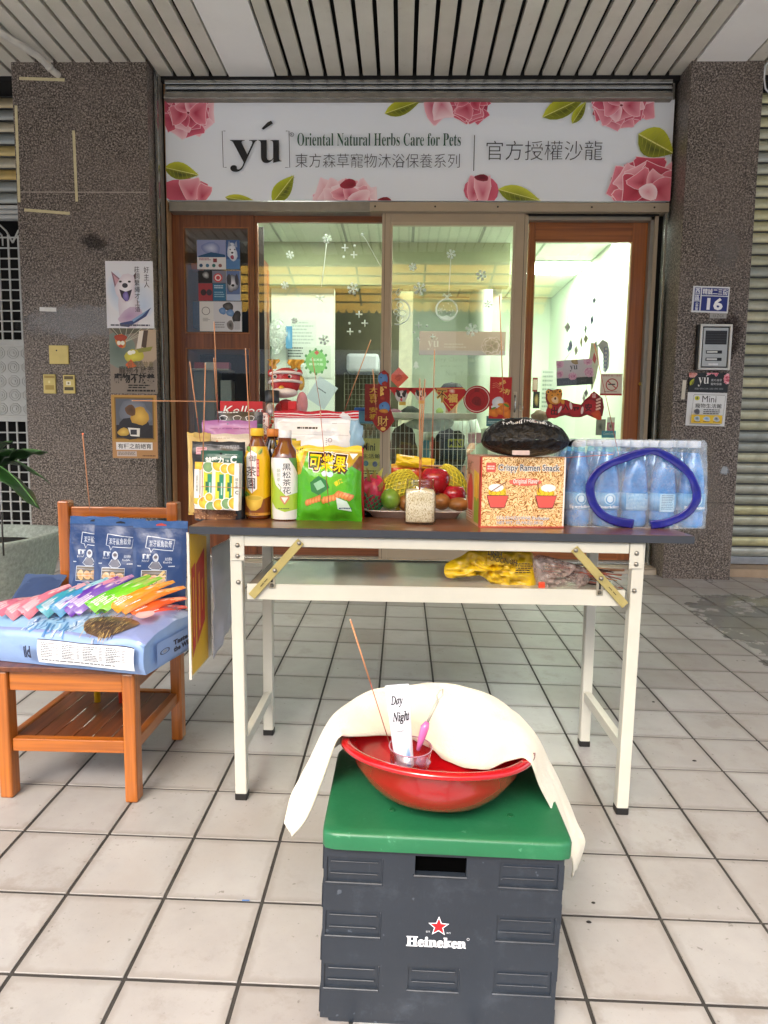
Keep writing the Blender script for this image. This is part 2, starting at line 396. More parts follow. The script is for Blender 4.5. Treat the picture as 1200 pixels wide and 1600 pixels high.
# --- floor
def tile_material():
    m, n = newmat('glazed_floor_tile'); oi = n.add('ShaderNodeObjectInfo'); gm = n.add('ShaderNodeNewGeometry')
    pos = gm.outputs['Position']
    f = n.noise(pos, 9, 5, .6); f2 = n.noise(pos, 160, 3, .7); f3 = n.noise(pos, 2.2, 4, .55)
    c = n.ramp(f, [(.3, lin('#878583')), (.5, lin('#999795')), (.72, lin('#a5a4a2'))])
    c = n.mix(.62, c, n.ramp(oi.outputs['Random'], [(0, lin('#857e79')), (.35, lin('#a29e9b')), (.7, lin('#94918e')), (1, lin('#adaaa8'))]))
    c = n.mix(n.ramp(f2, [(.62, (0, 0, 0)), (.75, (.35, .35, .35))]), c, lin('#7b7265'))
    c = n.mix(n.ramp(f3, [(.48, (0, 0, 0)), (.7, (.6, .6, .6))]), c, lin('#857b72'))
    # grime worked into the tile edges, scuffs and tiny dark pits
    tc = n.add('ShaderNodeTexCoord'); sp = n.add('ShaderNodeSeparateXYZ'); n.lk(tc.outputs['Object'], sp.inputs[0])
    def mth(op, a, b_):
        q = n.add('ShaderNodeMath', operation=op)
        for i_, v_ in enumerate((a, b_)):
            if isinstance(v_, (int, float)): q.inputs[i_].default_value = v_
            else: n.lk(v_, q.inputs[i_])
        return q.outputs[0]
    ex = mth('MINIMUM', sp.outputs[0], mth('SUBTRACT', T, sp.outputs[0])); ey = mth('MINIMUM', sp.outputs[1], mth('SUBTRACT', T, sp.outputs[1])); ed_ = mth('MINIMUM', ex, ey)
    ed_ = mth('SUBTRACT', ed_, mth('MULTIPLY', n.noise(pos, 22, 4, .7), .02))
    c = n.mix(n.ramp(mth('MULTIPLY', ed_, 30), [(0, (.32, .32, .32)), (.3, (0, 0, 0))]), c, lin('#6f675e'))
    c = n.mix(n.ramp(n.noise(pos, 75, 2, .5), [(.70, (0, 0, 0)), (.76, (.55, .55, .55))]), c, lin('#4c453d'))
    c = n.mix(n.ramp(n.noise(pos, 6, 6, .75), [(.56, (0, 0, 0)), (.66, (.35, .35, .35))]), c, lin('#776d63'))
    # the wet streak on the right
    mp = n.add('ShaderNodeMapping'); mp.inputs['Location'].default_value = (-2.35, -1.55, 0); mp.vector_type = 'POINT'; n.lk(pos, mp.inputs[0])
    mp2 = n.add('ShaderNodeMapping'); mp2.inputs['Rotation'].default_value = (0, 0, math.radians(28)); mp2.inputs['Scale'].default_value = (1.25, .62, 1); n.lk(mp.outputs[0], mp2.inputs[0])
    ln = n.add('ShaderNodeVectorMath', operation='LENGTH'); n.lk(mp2.outputs[0], ln.inputs[0])
    ma = n.add('ShaderNodeMath', operation='MULTIPLY_ADD'); ma.inputs[1].default_value = 1.5; n.lk(n.noise(pos, 3.2, 5, .65), ma.inputs[0]); n.lk(ln.outputs['Value'], ma.inputs[2])
    wet = n.ramp(ma.outputs[0], [(.0, (1, 1, 1)), (.999, (1, 1, 1))])
    mr = n.add('ShaderNodeMapRange'); mr.inputs['From Min'].default_value = 1.22; mr.inputs['From Max'].default_value = 1.30; mr.inputs['To Min'].default_value = 1; mr.inputs['To Max'].default_value = 0; n.lk(ma.outputs[0], mr.inputs[0])
    c = n.mix(mr.outputs[0], c, n.mix(.6, c, lin('#4c4e4a'), 'MIX'))
    n.lk(c, n.b.inputs['Base Color'])
    r = n.add('ShaderNodeMapRange'); r.inputs['To Min'].default_value = .42; r.inputs['To Max'].default_value = .07; n.lk(mr.outputs[0], r.inputs[0]); n.lk(r.outputs[0], n.b.inputs['Roughness'])
    n.bump(f2, .12, .001); return m
TM = tile_material()
def grout():
    m, n = newmat('dark_grout'); gm = n.add('ShaderNodeNewGeometry'); f = n.noise(gm.outputs['Position'], 14, 5, .65)
    n.lk(n.ramp(f, [(.3, lin('#1d1b19')), (.6, lin('#35322f')), (.8, lin('#5a5652'))]), n.b.inputs['Base Color']); n.b.inputs['Roughness'].default_value = .85; return m
GM = grout()
b = MB(); X0, X1, Y0, Y1 = -9, 9, -2.3, 4.2
b.add([(x, y, fz(x, y) - .0022) for x, y in ((X0, Y0), (X1, Y0), (X1, Y1), (X0, Y1))], [(0, 1, 2, 3)], GM)
floor = b.build('floor', kind='structure')
b = MB(); g = .0038; b.box((g, g, -.012), (T - g, T - g, 0), TM, .0005); TME = b.mesh('tile')
tilt = Matrix.Rotation(-math.atan(SA), 4, 'Y') @ Matrix.Rotation(math.atan(SB), 4, 'X')
te = tilt.to_euler(); cells = []
for i in range(-42, 42):
    for j in range(-10, 20):
        x, y = i * T, j * T
        if x < X0 or x > X1 or y < Y0 or y > 3.9: continue
        c = Vector((x + T / 2, y + T / 2, fz(x, y))); dd = c - CAM_C; z = dd.dot(FW)
        px = 600 + FPX * dd.dot(RT) / z if z > .1 else 9e9; py = 800 - FPX * dd.dot(UP) / z if z > .1 else 9e9
        vis = -60 < px < 1260 and 880 < py < 1680 and not (y > 2.74)
        cells.append((0 if vis else 1, z if z > 0 else 9, i, j))
cells.sort(); rnd = random.Random(3); rest = MB()
for k, (_, z, i, j) in enumerate(cells):
    x, y = i * T, j * T; dz = rnd.uniform(-.0004, .0006)
    if k < 299 and _ == 0:
        put('tile', TME, floor, (x, y, fz(x, y) + dz), te)
    else:
        mt = tilt.copy(); mt.translation = (x, y, fz(x, y) + dz)
        rest.box((g, g, -.012), (T - g, T - g, 0), TM, 0, mt)
rest.build('tile_field', floor, kind='stuff')
# --- road beyond the arcade, behind the camera, paled to bounce light onto the ceiling
ASP = mat('pale_bounce_road', '#a2a4a8', .9, var=.25, vscale=60, bump=.3, bscale=300)
CON = mat('kerb_concrete', '#9a968d', .85, var=.15, vscale=20, bump=.2)
b = MB(); b.add([(x, y, -.24) for x, y in ((-60, -60), (60, -60), (60, -2.45), (-60, -2.45))], [(0, 1, 2, 3)], ASP); b.build('road', kind='structure')
b = MB(); b.box((-60, -2.45, -.4), (60, -2.301, -.105), CON, .01); b.build('kerb', kind='structure')
b = MB(); b.add([(x, y, -.25) for x, y in ((-300, -300), (300, -300), (300, 300), (-300, 300))], [(0, 1, 2, 3)], ASP); b.build('ground', kind='structure')
# --- ceiling of painted metal strips
def stripmat():
    m, n = newmat('painted_ceiling_strip'); gm = n.add('ShaderNodeNewGeometry'); v = gm.outputs['Position']
    oi = n.add('ShaderNodeObjectInfo'); c = n.ramp(n.noise(v, 5, 5, .6), [(.3, lin('#c6c2b5')), (.7, lin('#d9d6cb'))])
    c = n.mix(.5, c, n.ramp(oi.outputs['Random'], [(0, lin('#c2beb0')), (1, lin('#dad7cc'))])); 
    c = n.mix(n.ramp(n.noise(v, 14, 6, .7), [(.6, (0, 0, 0)), (.8, (.55, .55, .55))]), c, lin('#a09a8a'))
    n.lk(c, n.b.inputs['Base Color']); n.b.inputs['Roughness'].default_value = .45; return m
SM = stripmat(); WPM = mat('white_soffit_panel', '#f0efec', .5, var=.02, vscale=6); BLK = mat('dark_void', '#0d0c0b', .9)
CY0, CY1 = -1.15, 2.93
b = MB(); b.box((-9, CY0, CZ + .05), (9, 7.2, CZ + .3), BLK); b.box((-9, CY0 - .12, CZ - .12), (9, CY0 - .001, CZ + .5), CON, .005)
ceil = b.build('ceiling', kind='structure')
wide = [(-.878, -.577), (2.062, 2.37)]
strips = []; x = -.483 - .118 * 0
PT = .1172
def fill(a, bb):
    n = max(1, round((bb - a) / PT)); p = (bb - a) / n
    return [(a + i * p, a + (i + 1) * p) for i in range(n)]
segs = fill(-4.4, -.878) + [(-.577, -.483 + .006)] + fill(-.477, 2.062) + fill(2.37, 5.2)
for a, c in segs:
    b = MB(); w_ = (c - a) / 2; gp = .0125
    b.box((-w_ + gp, CY0, 0), (w_ - gp, CY1, .012), SM, .003)
    for sx in (-w_ + gp, w_ - gp - .0012): b.box((sx, CY0, .012), (sx + .0012, CY1, .032), SM)
    b.build('plank', ceil, ((a + c) / 2, 0, CZ + rnd.uniform(-.0015, .0015)))
for a, c in wide:
    b = MB(); b.box((a + .002, CY0, CZ - .004), (c - .002, CY1, CZ + .03), WPM, .002); b.build('wide_panel', ceil)
b = MB(); b.box((-9, CY1 + .002, CZ - .03), (9, 3.6, CZ + .045), BLK); b.build('ceiling_edge', ceil)
# --- walls of the building left, right and above
GW = mat('plain_render', '#8f897e', .85, var=.1)
b = MB(); b.box((-9, 6.9, -.3), (9, 7.1, 6), GW); b.build('building_wall', kind='structure', label='plain rear wall of the building behind the shops', cat='wall')
b = MB(); b.box((-9, CY0 - .13, CZ + .5), (9, 7.3, 7.5), GW); b.build('upper_storey', kind='structure')

# --- granite pillars
def granite(name, lift=1.0):
    m, n = newmat(name); v = n.coord(); vo = n.add('ShaderNodeTexVoronoi'); vo.inputs['Scale'].default_value = 140; n.lk(v, vo.inputs['Vector'])
    sp = n.noise(v, 92, 3, .8); big = n.noise(v, 3.5, 5, .6)
    k = lambda c: tuple(min(.9, x * lift) for x in lin(c))
    c = n.ramp(sp, [(.40, k('#1b1612')), (.47, k('#4e443a')), (.54, k('#81756a')), (.62, k('#bbb0a4'))])
    se = n.add('ShaderNodeSeparateColor'); n.lk(vo.outputs['Color'], se.inputs[0])
    c = n.mix(n.ramp(se.outputs[0], [(.0, (.55, .55, .55)), (.35, (0, 0, 0))]), c, k('#261f1c'))
    c = n.mix(n.ramp(se.outputs[1], [(.80, (0, 0, 0)), (.86, (.45, .45, .45))]), c, k('#a59a92'))
    c = n.mix(n.ramp(big, [(.42, (.0, .0, .0)), (.7, (.35, .35, .35))]), c, k('#8d8078'))
    n.lk(c, n.b.inputs['Base Color']); n.b.inputs['Roughness'].default_value = .38; return m, n, c
GR, gn, gc = granite('brown_granite', .8)
PY = 2.76
b = MB(); b.box((-2.22, PY, -.05), (-1.355, PY + .35, CZ + .02), GR, .004); LP = b.build('granite_pillar', label='brown speckled granite pillar with taped posters left of the shop front', cat='pillar')
b = MB(); b.box((2.035, PY, -.05), (2.48, PY + .35, CZ + .02), GR, .004); RP = b.build('granite_pillar', label='brown speckled granite pillar with house number plate right of the shop front', cat='pillar')
# pillar marks: grout seam, dark stains, pale worn band, glue patches
STN = mat('oily_stain', '#1e1a18', .5, var=.3); 
def patchmat(name, col, amt, sc, rough=.5, lo=.45, hi=.6):
    if name in _M: return _M[name]
    m, n = newmat(name); v = n.coord(); tc = n.add('ShaderNodeTexCoord')
    n.b.inputs['Base Color'].default_value = (*lin(col), 1); n.b.inputs['Roughness'].default_value = rough
    # irregular edge: generated coords distance + noise
    mp = n.add('ShaderNodeMapping'); mp.inputs['Location'].default_value = (-1, 0, -1); mp.inputs['Scale'].default_value = (2, 0, 2); n.lk(tc.outputs['Generated'], mp.inputs[0])
    ln = n.add('ShaderNodeVectorMath', operation='LENGTH'); n.lk(mp.outputs[0], ln.inputs[0])
    ma = n.add('ShaderNodeMath', operation='MULTIPLY_ADD'); ma.inputs[1].default_value = 1.3; n.lk(n.noise(v, sc, 6, .7), ma.inputs[0]); n.lk(ln.outputs['Value'], ma.inputs[2])
    r = n.add('ShaderNodeMapRange'); r.inputs['From Min'].default_value = .75 + lo * .5; r.inputs['From Max'].default_value = .95 + hi * .5; r.inputs['To Min'].default_value = amt; r.inputs['To Max'].default_value = 0; n.lk(ma.outputs[0], r.inputs[0]); n.lk(r.outputs[0], n.b.inputs['Alpha'])
    _M[name] = m; return m
def stain(px0, py0, px1, py1, m, par, Y=PY):
    a = rY(px0, py0, px1, py1, Y); b = MB(); b.box((a[0], Y - .0006, a[1]), (a[2], Y - .0001, a[3]), m); b.build('stain', par)
stain(105, 355, 185, 402, patchmat('dark_smudge', '#1c1613', .3, 9), LP)
stain(20, 470, 240, 535, patchmat('pale_worn_band', '#a3a3a6', .32, 22, lo=.9, hi=1.2), LP)
stain(1095, 335, 1180, 450, patchmat('dry_grey_wear', '#8f8a86', .22, 10), RP)
stain(1100, 455, 1175, 600, patchmat('brown_glue_smear', '#3a2419', .45, 12), RP)
stain(1045, 640, 1150, 900, patchmat('dusty_wear', '#93887e', .3, 6), RP)
stain(1118, 722, 1146, 748, patchmat('chalk_scuff', '#a9b0b8', .8, 30), RP)
a = rY(33, 298, 228, 301, PY); b = MB(); b.box((-2.2, PY - .0008, a[1]), (-1.375, PY, a[1] + .006), mat('pale_seam', '#a39a90', .8)); b.build('seam', LP)
for zz in (1.35, .62):
    b = MB(); b.box((-2.219, PY - .0005, zz + .003), (-1.356, PY, zz + .005), BLK); b.build('seam', LP)
    b = MB(); b.box((2.036, PY - .0005, zz * .9), (2.479, PY, zz * .9 + .004), BLK); b.build('seam', RP)
# masking tape left on the left pillar
TAPE = mat('masking_tape', '#c9bf96', .8, var=.1, vscale=40)
for k, (p, q, wd, lb) in enumerate([((30, 122.5), (101, 125), .018, 'short strip of masking tape lying level at the top of the left pillar'), ((115, 204), (120, 315), .017, 'long upright strip of masking tape in the middle of the left pillar'),
                           ((38, 328), (109, 333.5), .018, 'strip of masking tape lying level above the dark smudge'), ((25, 165), (30, 316), .017, 'long upright masking tape strip on the left edge of the pillar'), ]):
    A, B = at(*p, PY), at(*q, PY); b = MB(); b.beam((A.x, PY - .0008, A.z), (B.x, PY - .0008, B.z), wd, .0012, TAPE); b.build('masking_tape', label=lb, cat='tape', group='masking tape strips')
A, B = at(62, 483, PY), at(88, 484, PY); b = MB(); b.beam((A.x, PY - .001, A.z), (B.x, PY - .001, B.z), .026, .0015, mat('white_tape', '#d9d9d6', .6)); b.build('white_tape', label='small white tape piece on the left pillar above the yellow plates', cat='tape')

# --- yellow plates on the left pillar
YP = mat('yellowed_plastic', '#cdbb72', .45, var=.06)
def plate(x0, y0, x1, y1, lb, extra):
    a = rY(x0, y0, x1, y1, PY); b = MB(); b.box((a[0], PY - .012, a[1]), (a[2], PY - .0002, a[3]), YP, .003)
    o = b.build('wall_plate', label=lb, cat='plate', group='yellowed wall plates'); P = Print(x0, y0, x1, y1); extra(P)
    P.build('plate_print', a[2] - a[0], a[3] - a[1], o, loc=(a[0], PY - .012, a[3])); return o
plate(78, 540, 108, 569, 'square blank yellowed cover plate on the left pillar', lambda P: P.ell(90, 548, 1.3, 1.3, '#2a2418'))
def lab1(P): P.rect(71, 587, 87, 591, '#9b8340'); P.rect(72, 602, 86, 609, '#a88f45'); P.rect(77, 595, 80, 599, '#e2d79a')
def lab2(P): P.rect(102, 588, 116, 593, '#5f5230'); P.rect(105, 596, 112, 602, '#e8e2c8'); P.rect(107, 597.5, 110, 600.5, '#857a50'); P.rect(102, 605, 116, 610, '#4c4226')
plate(69, 585, 88, 615, 'small yellowed plate, left one of the pair, with faded brown bands', lab1)
plate(100, 586, 118, 615, 'small yellowed plate, right one of the pair, with dark printed bands', lab2)

# --- posters on the left pillar
def paper(name, x0, y0, x1, y1, Y, base, draw, lb, cat='poster', th=.0012, group=None, rot=0, par=None, bump=.15, rough=.55, off=.0006):
    a = rY(x0, y0, x1, y1, Y); w_, h_ = a[2] - a[0], a[3] - a[1]; b = MB(); b.box((0, 0, -h_), (w_, th, 0), mat('paper_' + base.strip('#'), base, .6, var=.03))
    o = b.build(name, par, (a[0], Y - th - off, a[3]), (0, rot, 0), label=lb, cat=cat, group=group); P = Print(x0, y0, x1, y1); draw(P)
    P.build(name + '_print', w_, h_, o, m=pmat(rough, bump, 12)); return o
def dog(P):
    P.rect(166, 408, 240, 513, '#dedee2'); P.fan((180, 450), blob(182, 455, 16, 30), '#b4c6dc', '#dcdfe6'); P.fan((225, 480), blob(222, 470, 20, 30, seed=4), '#bccbe0', '#dcdfe6')
    P.fan((201, 470), blob(201, 475, 17, 40, seed=2), '#e8e4e8', '#cfc6cf')
    P.poly([(180, 449), (175, 424), (189, 436)], '#8d6a78'); P.poly([(182, 446), (178, 429), (188, 438)], '#c79aa4'); P.poly([(203, 438), (214, 425), (211, 447)], '#6b4f58')
    P.fan((197, 448), blob(197, 450, 17, 21, seed=5), '#f3eff1', '#d8ccd4'); P.ell(189, 440, 2.4, 1.6, '#2b2326'); P.ell(203, 440, 2.4, 1.6, '#2b2326'); P.ell(196, 446, 4.5, 3.8, '#3c3740')
    P.poly([(187, 452), (197, 456), (207, 452), (202, 468), (196, 471), (190, 464)], '#352a3a'); P.fan((197, 462), blob(197, 463, 5, 7), '#9585c2', '#6a5a9c')
    P.fan((200, 495), blob(204, 493, 22, 11, rot=-.5), '#b08fb0', '#c8b3c6'); P.poly([(186, 505), (210, 500), (236, 480), (228, 494), (200, 511), (188, 510)], '#3c4a78'); P.poly([(205, 500), (232, 483), (222, 493), (208, 503)], '#7fa0c4')
    P.vtext('莊詞繫繩才上道', 211, 416, 219, 488, '#28262c'); P.vtext('好主人', 226, 416, 234, 450, '#28262c'); P.lines(172, 507, 236, 510, 1, '#5a5a66', 1, .95, .8, 10)
paper('poster', 166, 408, 240, 513, PY, '#e0e0e4', dog, 'poster of a pale laughing dog with pointed ears, top of three on the left pillar', group='posters on the left pillar')
def comic(P):
    P.rect(172, 513, 245, 615, '#8a7d70'); P.fan((185, 545), blob(188, 548, 26, 32, seed=1), '#5a6a60', '#79857a'); P.poly([(172, 513), (245, 513), (245, 540), (215, 520), (185, 525)], '#5d5a4a')
    for k in range(7): P.line([(196, 535), (176 + k * 12, 512)], .8, '#b9b59f')
    P.poly([(212, 545), (222, 515), (245, 515), (245, 560), (228, 575)], '#b59f86'); P.poly([(222, 541), (226, 516), (233, 516), (229, 545)], '#4f3c30'); P.poly([(214, 545), (219, 517), (226, 517), (220, 548)], '#e0d5c6')
    P.fan((190, 531), blob(190, 533, 9, 10), '#d9b23c', '#c87a35'); P.fan((190, 528), blob(190, 528, 9, 6, seed=3), '#b5482c', '#a03a22'); P.ell(187, 536, 3, 3.4, '#e9e4cf'); P.ell(193, 536, 3, 3.4, '#e9e4cf'); P.ell(190, 541, 3.5, 2, '#c4432d')
    P.fan((210, 558), blob(210, 556, 14, 11, seed=7), '#d9cf4c', '#b7ad3a'); P.ell(204, 551, 4, 3.4, '#f0efdf'); P.ell(209, 550, 3.5, 3, '#f0efdf'); P.poly([(196, 570), (205, 561), (214, 572), (201, 576)], '#d8622e'); P.poly([(214, 545), (240, 541), (236, 548), (218, 551)], '#8c8a3e')
    P.text('寵物不放養', 200, 564, 240, 574, '#6c6440', off=.0); P.text('寵物不放養', 186, 572, 241, 584, '#4a4034', off=.01); P.text('寵物不放養', 176, 583, 242, 599, '#17130f', off=.03)
    P.lines(200, 601, 238, 608, 2, '#1e1a16', 5, .7, .55, 5); P.lines(198, 609, 242, 612, 1, '#1e1a16', 6, .95, .9, 7)
paper('poster', 172, 513, 245, 615, PY, '#8a7d70', comic, 'poster with cartoon heads and three rows of bold black characters, middle of three', group='posters on the left pillar')
def gilt(P):
    P.rect(175, 617, 246, 716, '#b98a58'); P.rect(176, 618, 244, 690, '#b48a3e'); P.rect(180, 621, 241, 686, '#7a5a22'); P.rect(182, 623, 239, 684, '#5b5f68')
    P.fan((215, 640), blob(212, 645, 26, 20, seed=2), '#8d929c', '#666b76'); P.rect(182, 664, 239, 684, '#1e1c22'); P.fan((205, 675), blob(208, 668, 24, 18, seed=9), '#1a1a20', '#24222a')
    P.fan((220, 650), blob(219, 650, 13, 16, seed=4, rot=.3), '#e0b850', '#b98e34'); P.fan((206, 640), blob(205, 641, 9, 8), '#4d3320', '#6b4a2c'); P.fan((193, 675), blob(193, 675, 10, 6, rot=-.3), '#e0bd58', '#b99238')
    P.poly([(200, 668), (219, 669), (218, 682), (204, 681)], '#e8e4da'); P.rect(204, 671, 214, 679, '#3a3a40')
    P.rect(181, 691, 238, 703, '#e9e5e2'); P.text('有種之前絕育', 184, 693, 236, 701, '#1d1a1a', off=.01); P.rect(182, 705, 213, 713, '#c9b8ae'); P.lines(184, 706, 211, 712, 3, '#6a5d54', 2, .8, .5); P.lines(222, 711, 244, 714, 1, '#6a4a2c', 4, .9, .6)
paper('poster', 175, 617, 246, 716, PY, '#b98a58', gilt, 'tan poster of a gilt framed figure in dark dress, lowest of three', group='posters on the left pillar')

# --- right pillar fittings
def num(P):
    P.rrect(1082, 447, 1139, 488, 1.5, '#d9dde2'); N = '#1c2c7c'
    P.rect(1096, 449.5, 1137, 461, N); P.rect(1096, 462.5, 1137, 485.5, N); P.rect(1084.5, 449.5, 1094, 485.5, N); P.rect(1084.5, 470, 1094, 471, '#d9dde2'); P.vtext('西區', 1085.5, 450, 1093, 470, '#e9ecf2', .02); P.vtext('公', 1087, 472, 1092, 478, '#e9ecf2', .02); P.vtext('正里', 1087, 477, 1092, 485.5, '#e9ecf2', .02)
    P.text('精誠二三街', 1097, 450.5, 1136, 460, '#eef0f5', off=.015); P.text('16', 1105, 464.5, 1130, 484, '#eef0f5', off=.035)
paper('house_number_plate', 1082, 447, 1139, 488, PY, '#d9dde2', num, 'blue enamel house number plate reading 16 on the right pillar', 'number plate', th=.004, rot=math.radians(1.5), bump=0, rough=.3)
paper('small_label', 1109, 489, 1135, 497.5, PY, '#9d9c9a', lambda P: P.text('13.ZGX', 1114, 491, 1131, 496, '#55524e', res=1), 'tiny grey label strip under the blue house number plate', 'label', th=.002)
def intercom():
    a = rY(1086, 508, 1138, 579, PY); w_, h_ = a[2] - a[0], a[3] - a[1]; AL = mat('brushed_aluminium', '#b9b8b2', .3, .7, var=.05); AF = mat('aluminium_trim', '#cfcdc6', .35, .4, var=.04); DK = mat('black_plastic', '#17181a', .4)
    o = empty('door_intercom', (a[0] + w_ / 2, PY, a[1]), 0, 'metal framed door intercom with two call buttons on the right pillar', 'intercom')
    b = MB(); b.box((-w_ / 2, -.028, 0), (w_ / 2 - .006, 0, h_), DK, .003); b.build('back_box', o)
    b = MB(); f = .014
    for p, q in (((-w_ / 2 + .012, 0), (w_ / 2, f)), ((-w_ / 2 + .012, h_ - f), (w_ / 2, h_)), ((-w_ / 2 + .012, f), (-w_ / 2 + .012 + f, h_ - f)), ((w_ / 2 - f, f), (w_ / 2, h_ - f))): b.box((p[0], -.042, p[1]), (q[0], -.024, q[1]), AF, .002)
    b.build('frame', o)
    b = MB(); b.box((-w_ / 2 + .034, -.036, .022), (w_ / 2 - .022, -.0285, h_ - .022), AL, .001); b.build('face_plate', o)
    b = MB(); b.box((-w_ / 2 + .046, -.0385, h_ * .56), (w_ / 2 - .03, -.0362, h_ - .04), DK, .002); s = b.build('speaker_grille', o)
    b = MB()
    for k in range(5): b.box((-w_ / 2 + .05, -.0392, h_ * .6 + k * .016), (w_ / 2 - .034, -.0386, h_ * .6 + k * .016 + .005), mat('grille_bar', '#2e2f33', .4))
    b.build('bar', s)
    for k in (.36, .20):
        b = MB(); b.box((-w_ / 2 + .055, -.0385, h_ * k), (w_ / 2 - .055, -.0362, h_ * k + .02), DK, .001); c = b.build('call_button', o)
        b = MB(); b.box((-w_ / 2 + .06, -.0405, h_ * k + .004), (w_ / 2 - .085, -.0386, h_ * k + .016), AF, .001); b.build('name_strip', c)
    b = MB(); b.box((-.03, -.0372, .03), (.03, -.0362, .042), mat('white_label', '#e4e4e2', .5)); b.build('label_strip', o)
intercom()
def yusign(P):
    P.rect(1075, 583, 1137, 612, '#25282a'); P.text('𝐲𝐮', 1090, 590, 1107, 604, '#e6e6e0', off=-.008); P.line([(1102, 588), (1105, 585.5)], 1.2, '#e6e6e0'); P.text('東方森草', 1110, 592, 1127, 596, '#c4c6c4', res=1); P.text('寵物保養', 1110, 598, 1127, 602, '#c4c6c4', res=1); P.text('寵物沐浴美容', 1085, 606, 1130, 609, '#8d8f90', res=1)
    peony(P, 1080, 584, 9, 6, 1, [('#c76f5e', '#e0a394'), ('#b35a50', '#d98c80')]); peony(P, 1135, 592, 7, 9, 2); peony(P, 1110, 581, 11, 4, 3); leaf(P, 1076, 603, 1082, 592, 3)
paper('card_sign', 1075, 583, 1137, 613, PY, '#25282a', yusign, 'black card sign with yú lettering and red peonies under the intercom', 'sign', th=.006, bump=0, rough=.3)
def mini(P):
    P.rect(1073, 612, 1135, 665, '#dfe1e2'); P.text('Mini', 1096, 618, 1118, 628, '#1c1d1e', off=.0); P.text('寵物生活館', 1086, 630, 1127, 637, '#1c1d1e', off=.01)
    P.ell(1088, 622, 4, 3.4, '#c6c431'); P.ell(1088, 622, 1.5, 2, '#4d6d2c')
    for i in range(28): P.rect(1083 + i * 1.72, 616, 1084 + i * 1.72, 616.9, '#3a3a3a'); P.rect(1079 + i * 1.72, 662, 1080 + i * 1.72, 662.9, '#3a3a3a')
    for i in range(22): P.rect(1081.2 - i * .12, 618 + i * 2, 1082 - i * .12, 619 + i * 2, '#3a3a3a'); P.rect(1131 - i * .15, 618 + i * 2, 1131.8 - i * .15, 619 + i * 2, '#3a3a3a')
    P.fan((1087, 642), blob(1088, 643, 5, 4), '#3c3c44', '#6a6a72'); P.lines(1098, 639, 1128, 648, 3, '#55575a', 3); P.rect(1080, 648, 1128, 661, '#e3bd2e')
    for k, c in enumerate(('#3f6d86', '#4f8fc4', '#2e3a40')): P.fan((1089 + k * 15, 653), blob(1089 + k * 15, 654, 5, 4, seed=k), c, '#c9d4da'); P.lines(1084 + k * 15, 658, 1095 + k * 15, 660, 1, '#2b2b2b', k)
paper('flyer', 1073, 613, 1134, 665, PY - .001, '#dfe1e2', mini, 'white Mini pet shop flyer taped under the black card sign', 'flyer', th=.004, rot=math.radians(1))
A, B = at(1069.5, 594, PY), at(1066.5, 624, PY); b = MB(); b.beam((A.x, PY - .003, A.z), (B.x, PY - .003, B.z), .022, .005, mat('white_foam_tape', '#cfcabb', .7)); b.build('foam_tape', label='short upright white foam strip left of the flyer on the right pillar', cat='tape')

# --- neighbours' shutters
def slatmat(name, cols):
    m, n = newmat(name); oi = n.add('ShaderNodeObjectInfo'); v = n.coord()
    c = n.ramp(oi.outputs['Random'], [(i / max(1, len(cols) - 1), lin(c)) for i, c in enumerate(cols)])
    c = n.mix(n.ramp(n.noise(v, 6, 6, .7), [(.5, (0, 0, 0)), (.8, (.5, .5, .5))]), c, lin('#6d6a58'))
    n.lk(c, n.b.inputs['Base Color']); n.b.inputs['Metallic'].default_value = .35; n.b.inputs['Roughness'].default_value = .38; return m
SLT = slatmat('shutter_slat_metal', ['#aeb3ad', '#cfcb9d', '#a3aaa6', '#d8d4ae', '#b9bcb2']); LIP = mat('slat_lip', '#5d5f5c', .35, .7)
def slat_mesh(W, h, m, lip):
    b = MB(); pts = [(0, 0), (-.004, .002), (-.012, .35 * h), (-.012, .6 * h), (-.004, .84 * h), (0, .86 * h)]
    vs = []; 
    for x in (0, W): vs += [(x, p[0], p[1]) for p in pts]
    n = len(pts); b.add(vs, [(i, i + n, i + n + 1, i + 1) for i in range(n - 1)], m, True)
    b.box((0, -.006, .88 * h), (W, .002, .98 * h), lip); b.box((0, .002, 0), (W, .006, h), BLK); return b.mesh('slat')
def shutter(x0, x1, Y, z0, z1, h, lb, m):
    o = empty('roller_shutter', ((x0 + x1) / 2, Y, z0), 0, lb, 'shutter'); me = slat_mesh(x1 - x0, h, m, LIP); n = int((z1 - z0) / h)
    for k in range(n): put('slat', me, o, (x0 - (x0 + x1) / 2, 0, k * h))
    return o
zr0 = onz(1150, 889, .08); SY = 3.05
rs = shutter(2.49, 4.6, SY, .16, 3.29, .0735, 'closed metal roller shutter of yellowed slats at the right edge', SLT)
b = MB(); b.box((2.49 - 3.545, -.02, -.055), (4.6 - 3.545, .02, -.003), mat('steel_sill', '#a8adb2', .3, .6), .002); b.build('bottom_bar', rs)
b = MB(); b.box((2.482, 2.86, -.05), (5, 3.2, .1), mat('beige_stone', '#a08b73', .6, var=.12), .003); b.build('doorstep', kind='structure')
SLT2 = slatmat('grey_shutter_slat', ['#8f9694', '#a5aaa5', '#b59a55', '#8b918f', '#b8a260'])
zl = at(8, 318, 3.1).z
shutter(-4.4, -2.235, 3.1, zl, 3.27, .078, 'grey and brass roller shutter above the white gate at the left edge', SLT2)
b = MB(); wh = mat('white_enamel', '#b9bcba', .4, var=.05)
b.box((-4.4, 3.12, zl - .10), (-2.235, 3.16, zl - .002), wh, .004)
for k in range(3): b.box((-4.4, 3.1, zl - .10 + k * .033), (-2.235, 3.119, zl - .10 + k * .033 + .024), wh, .004)
b.build('lintel_box', label='white ribbed lintel between the left shutter and the lattice gate', cat='lintel')
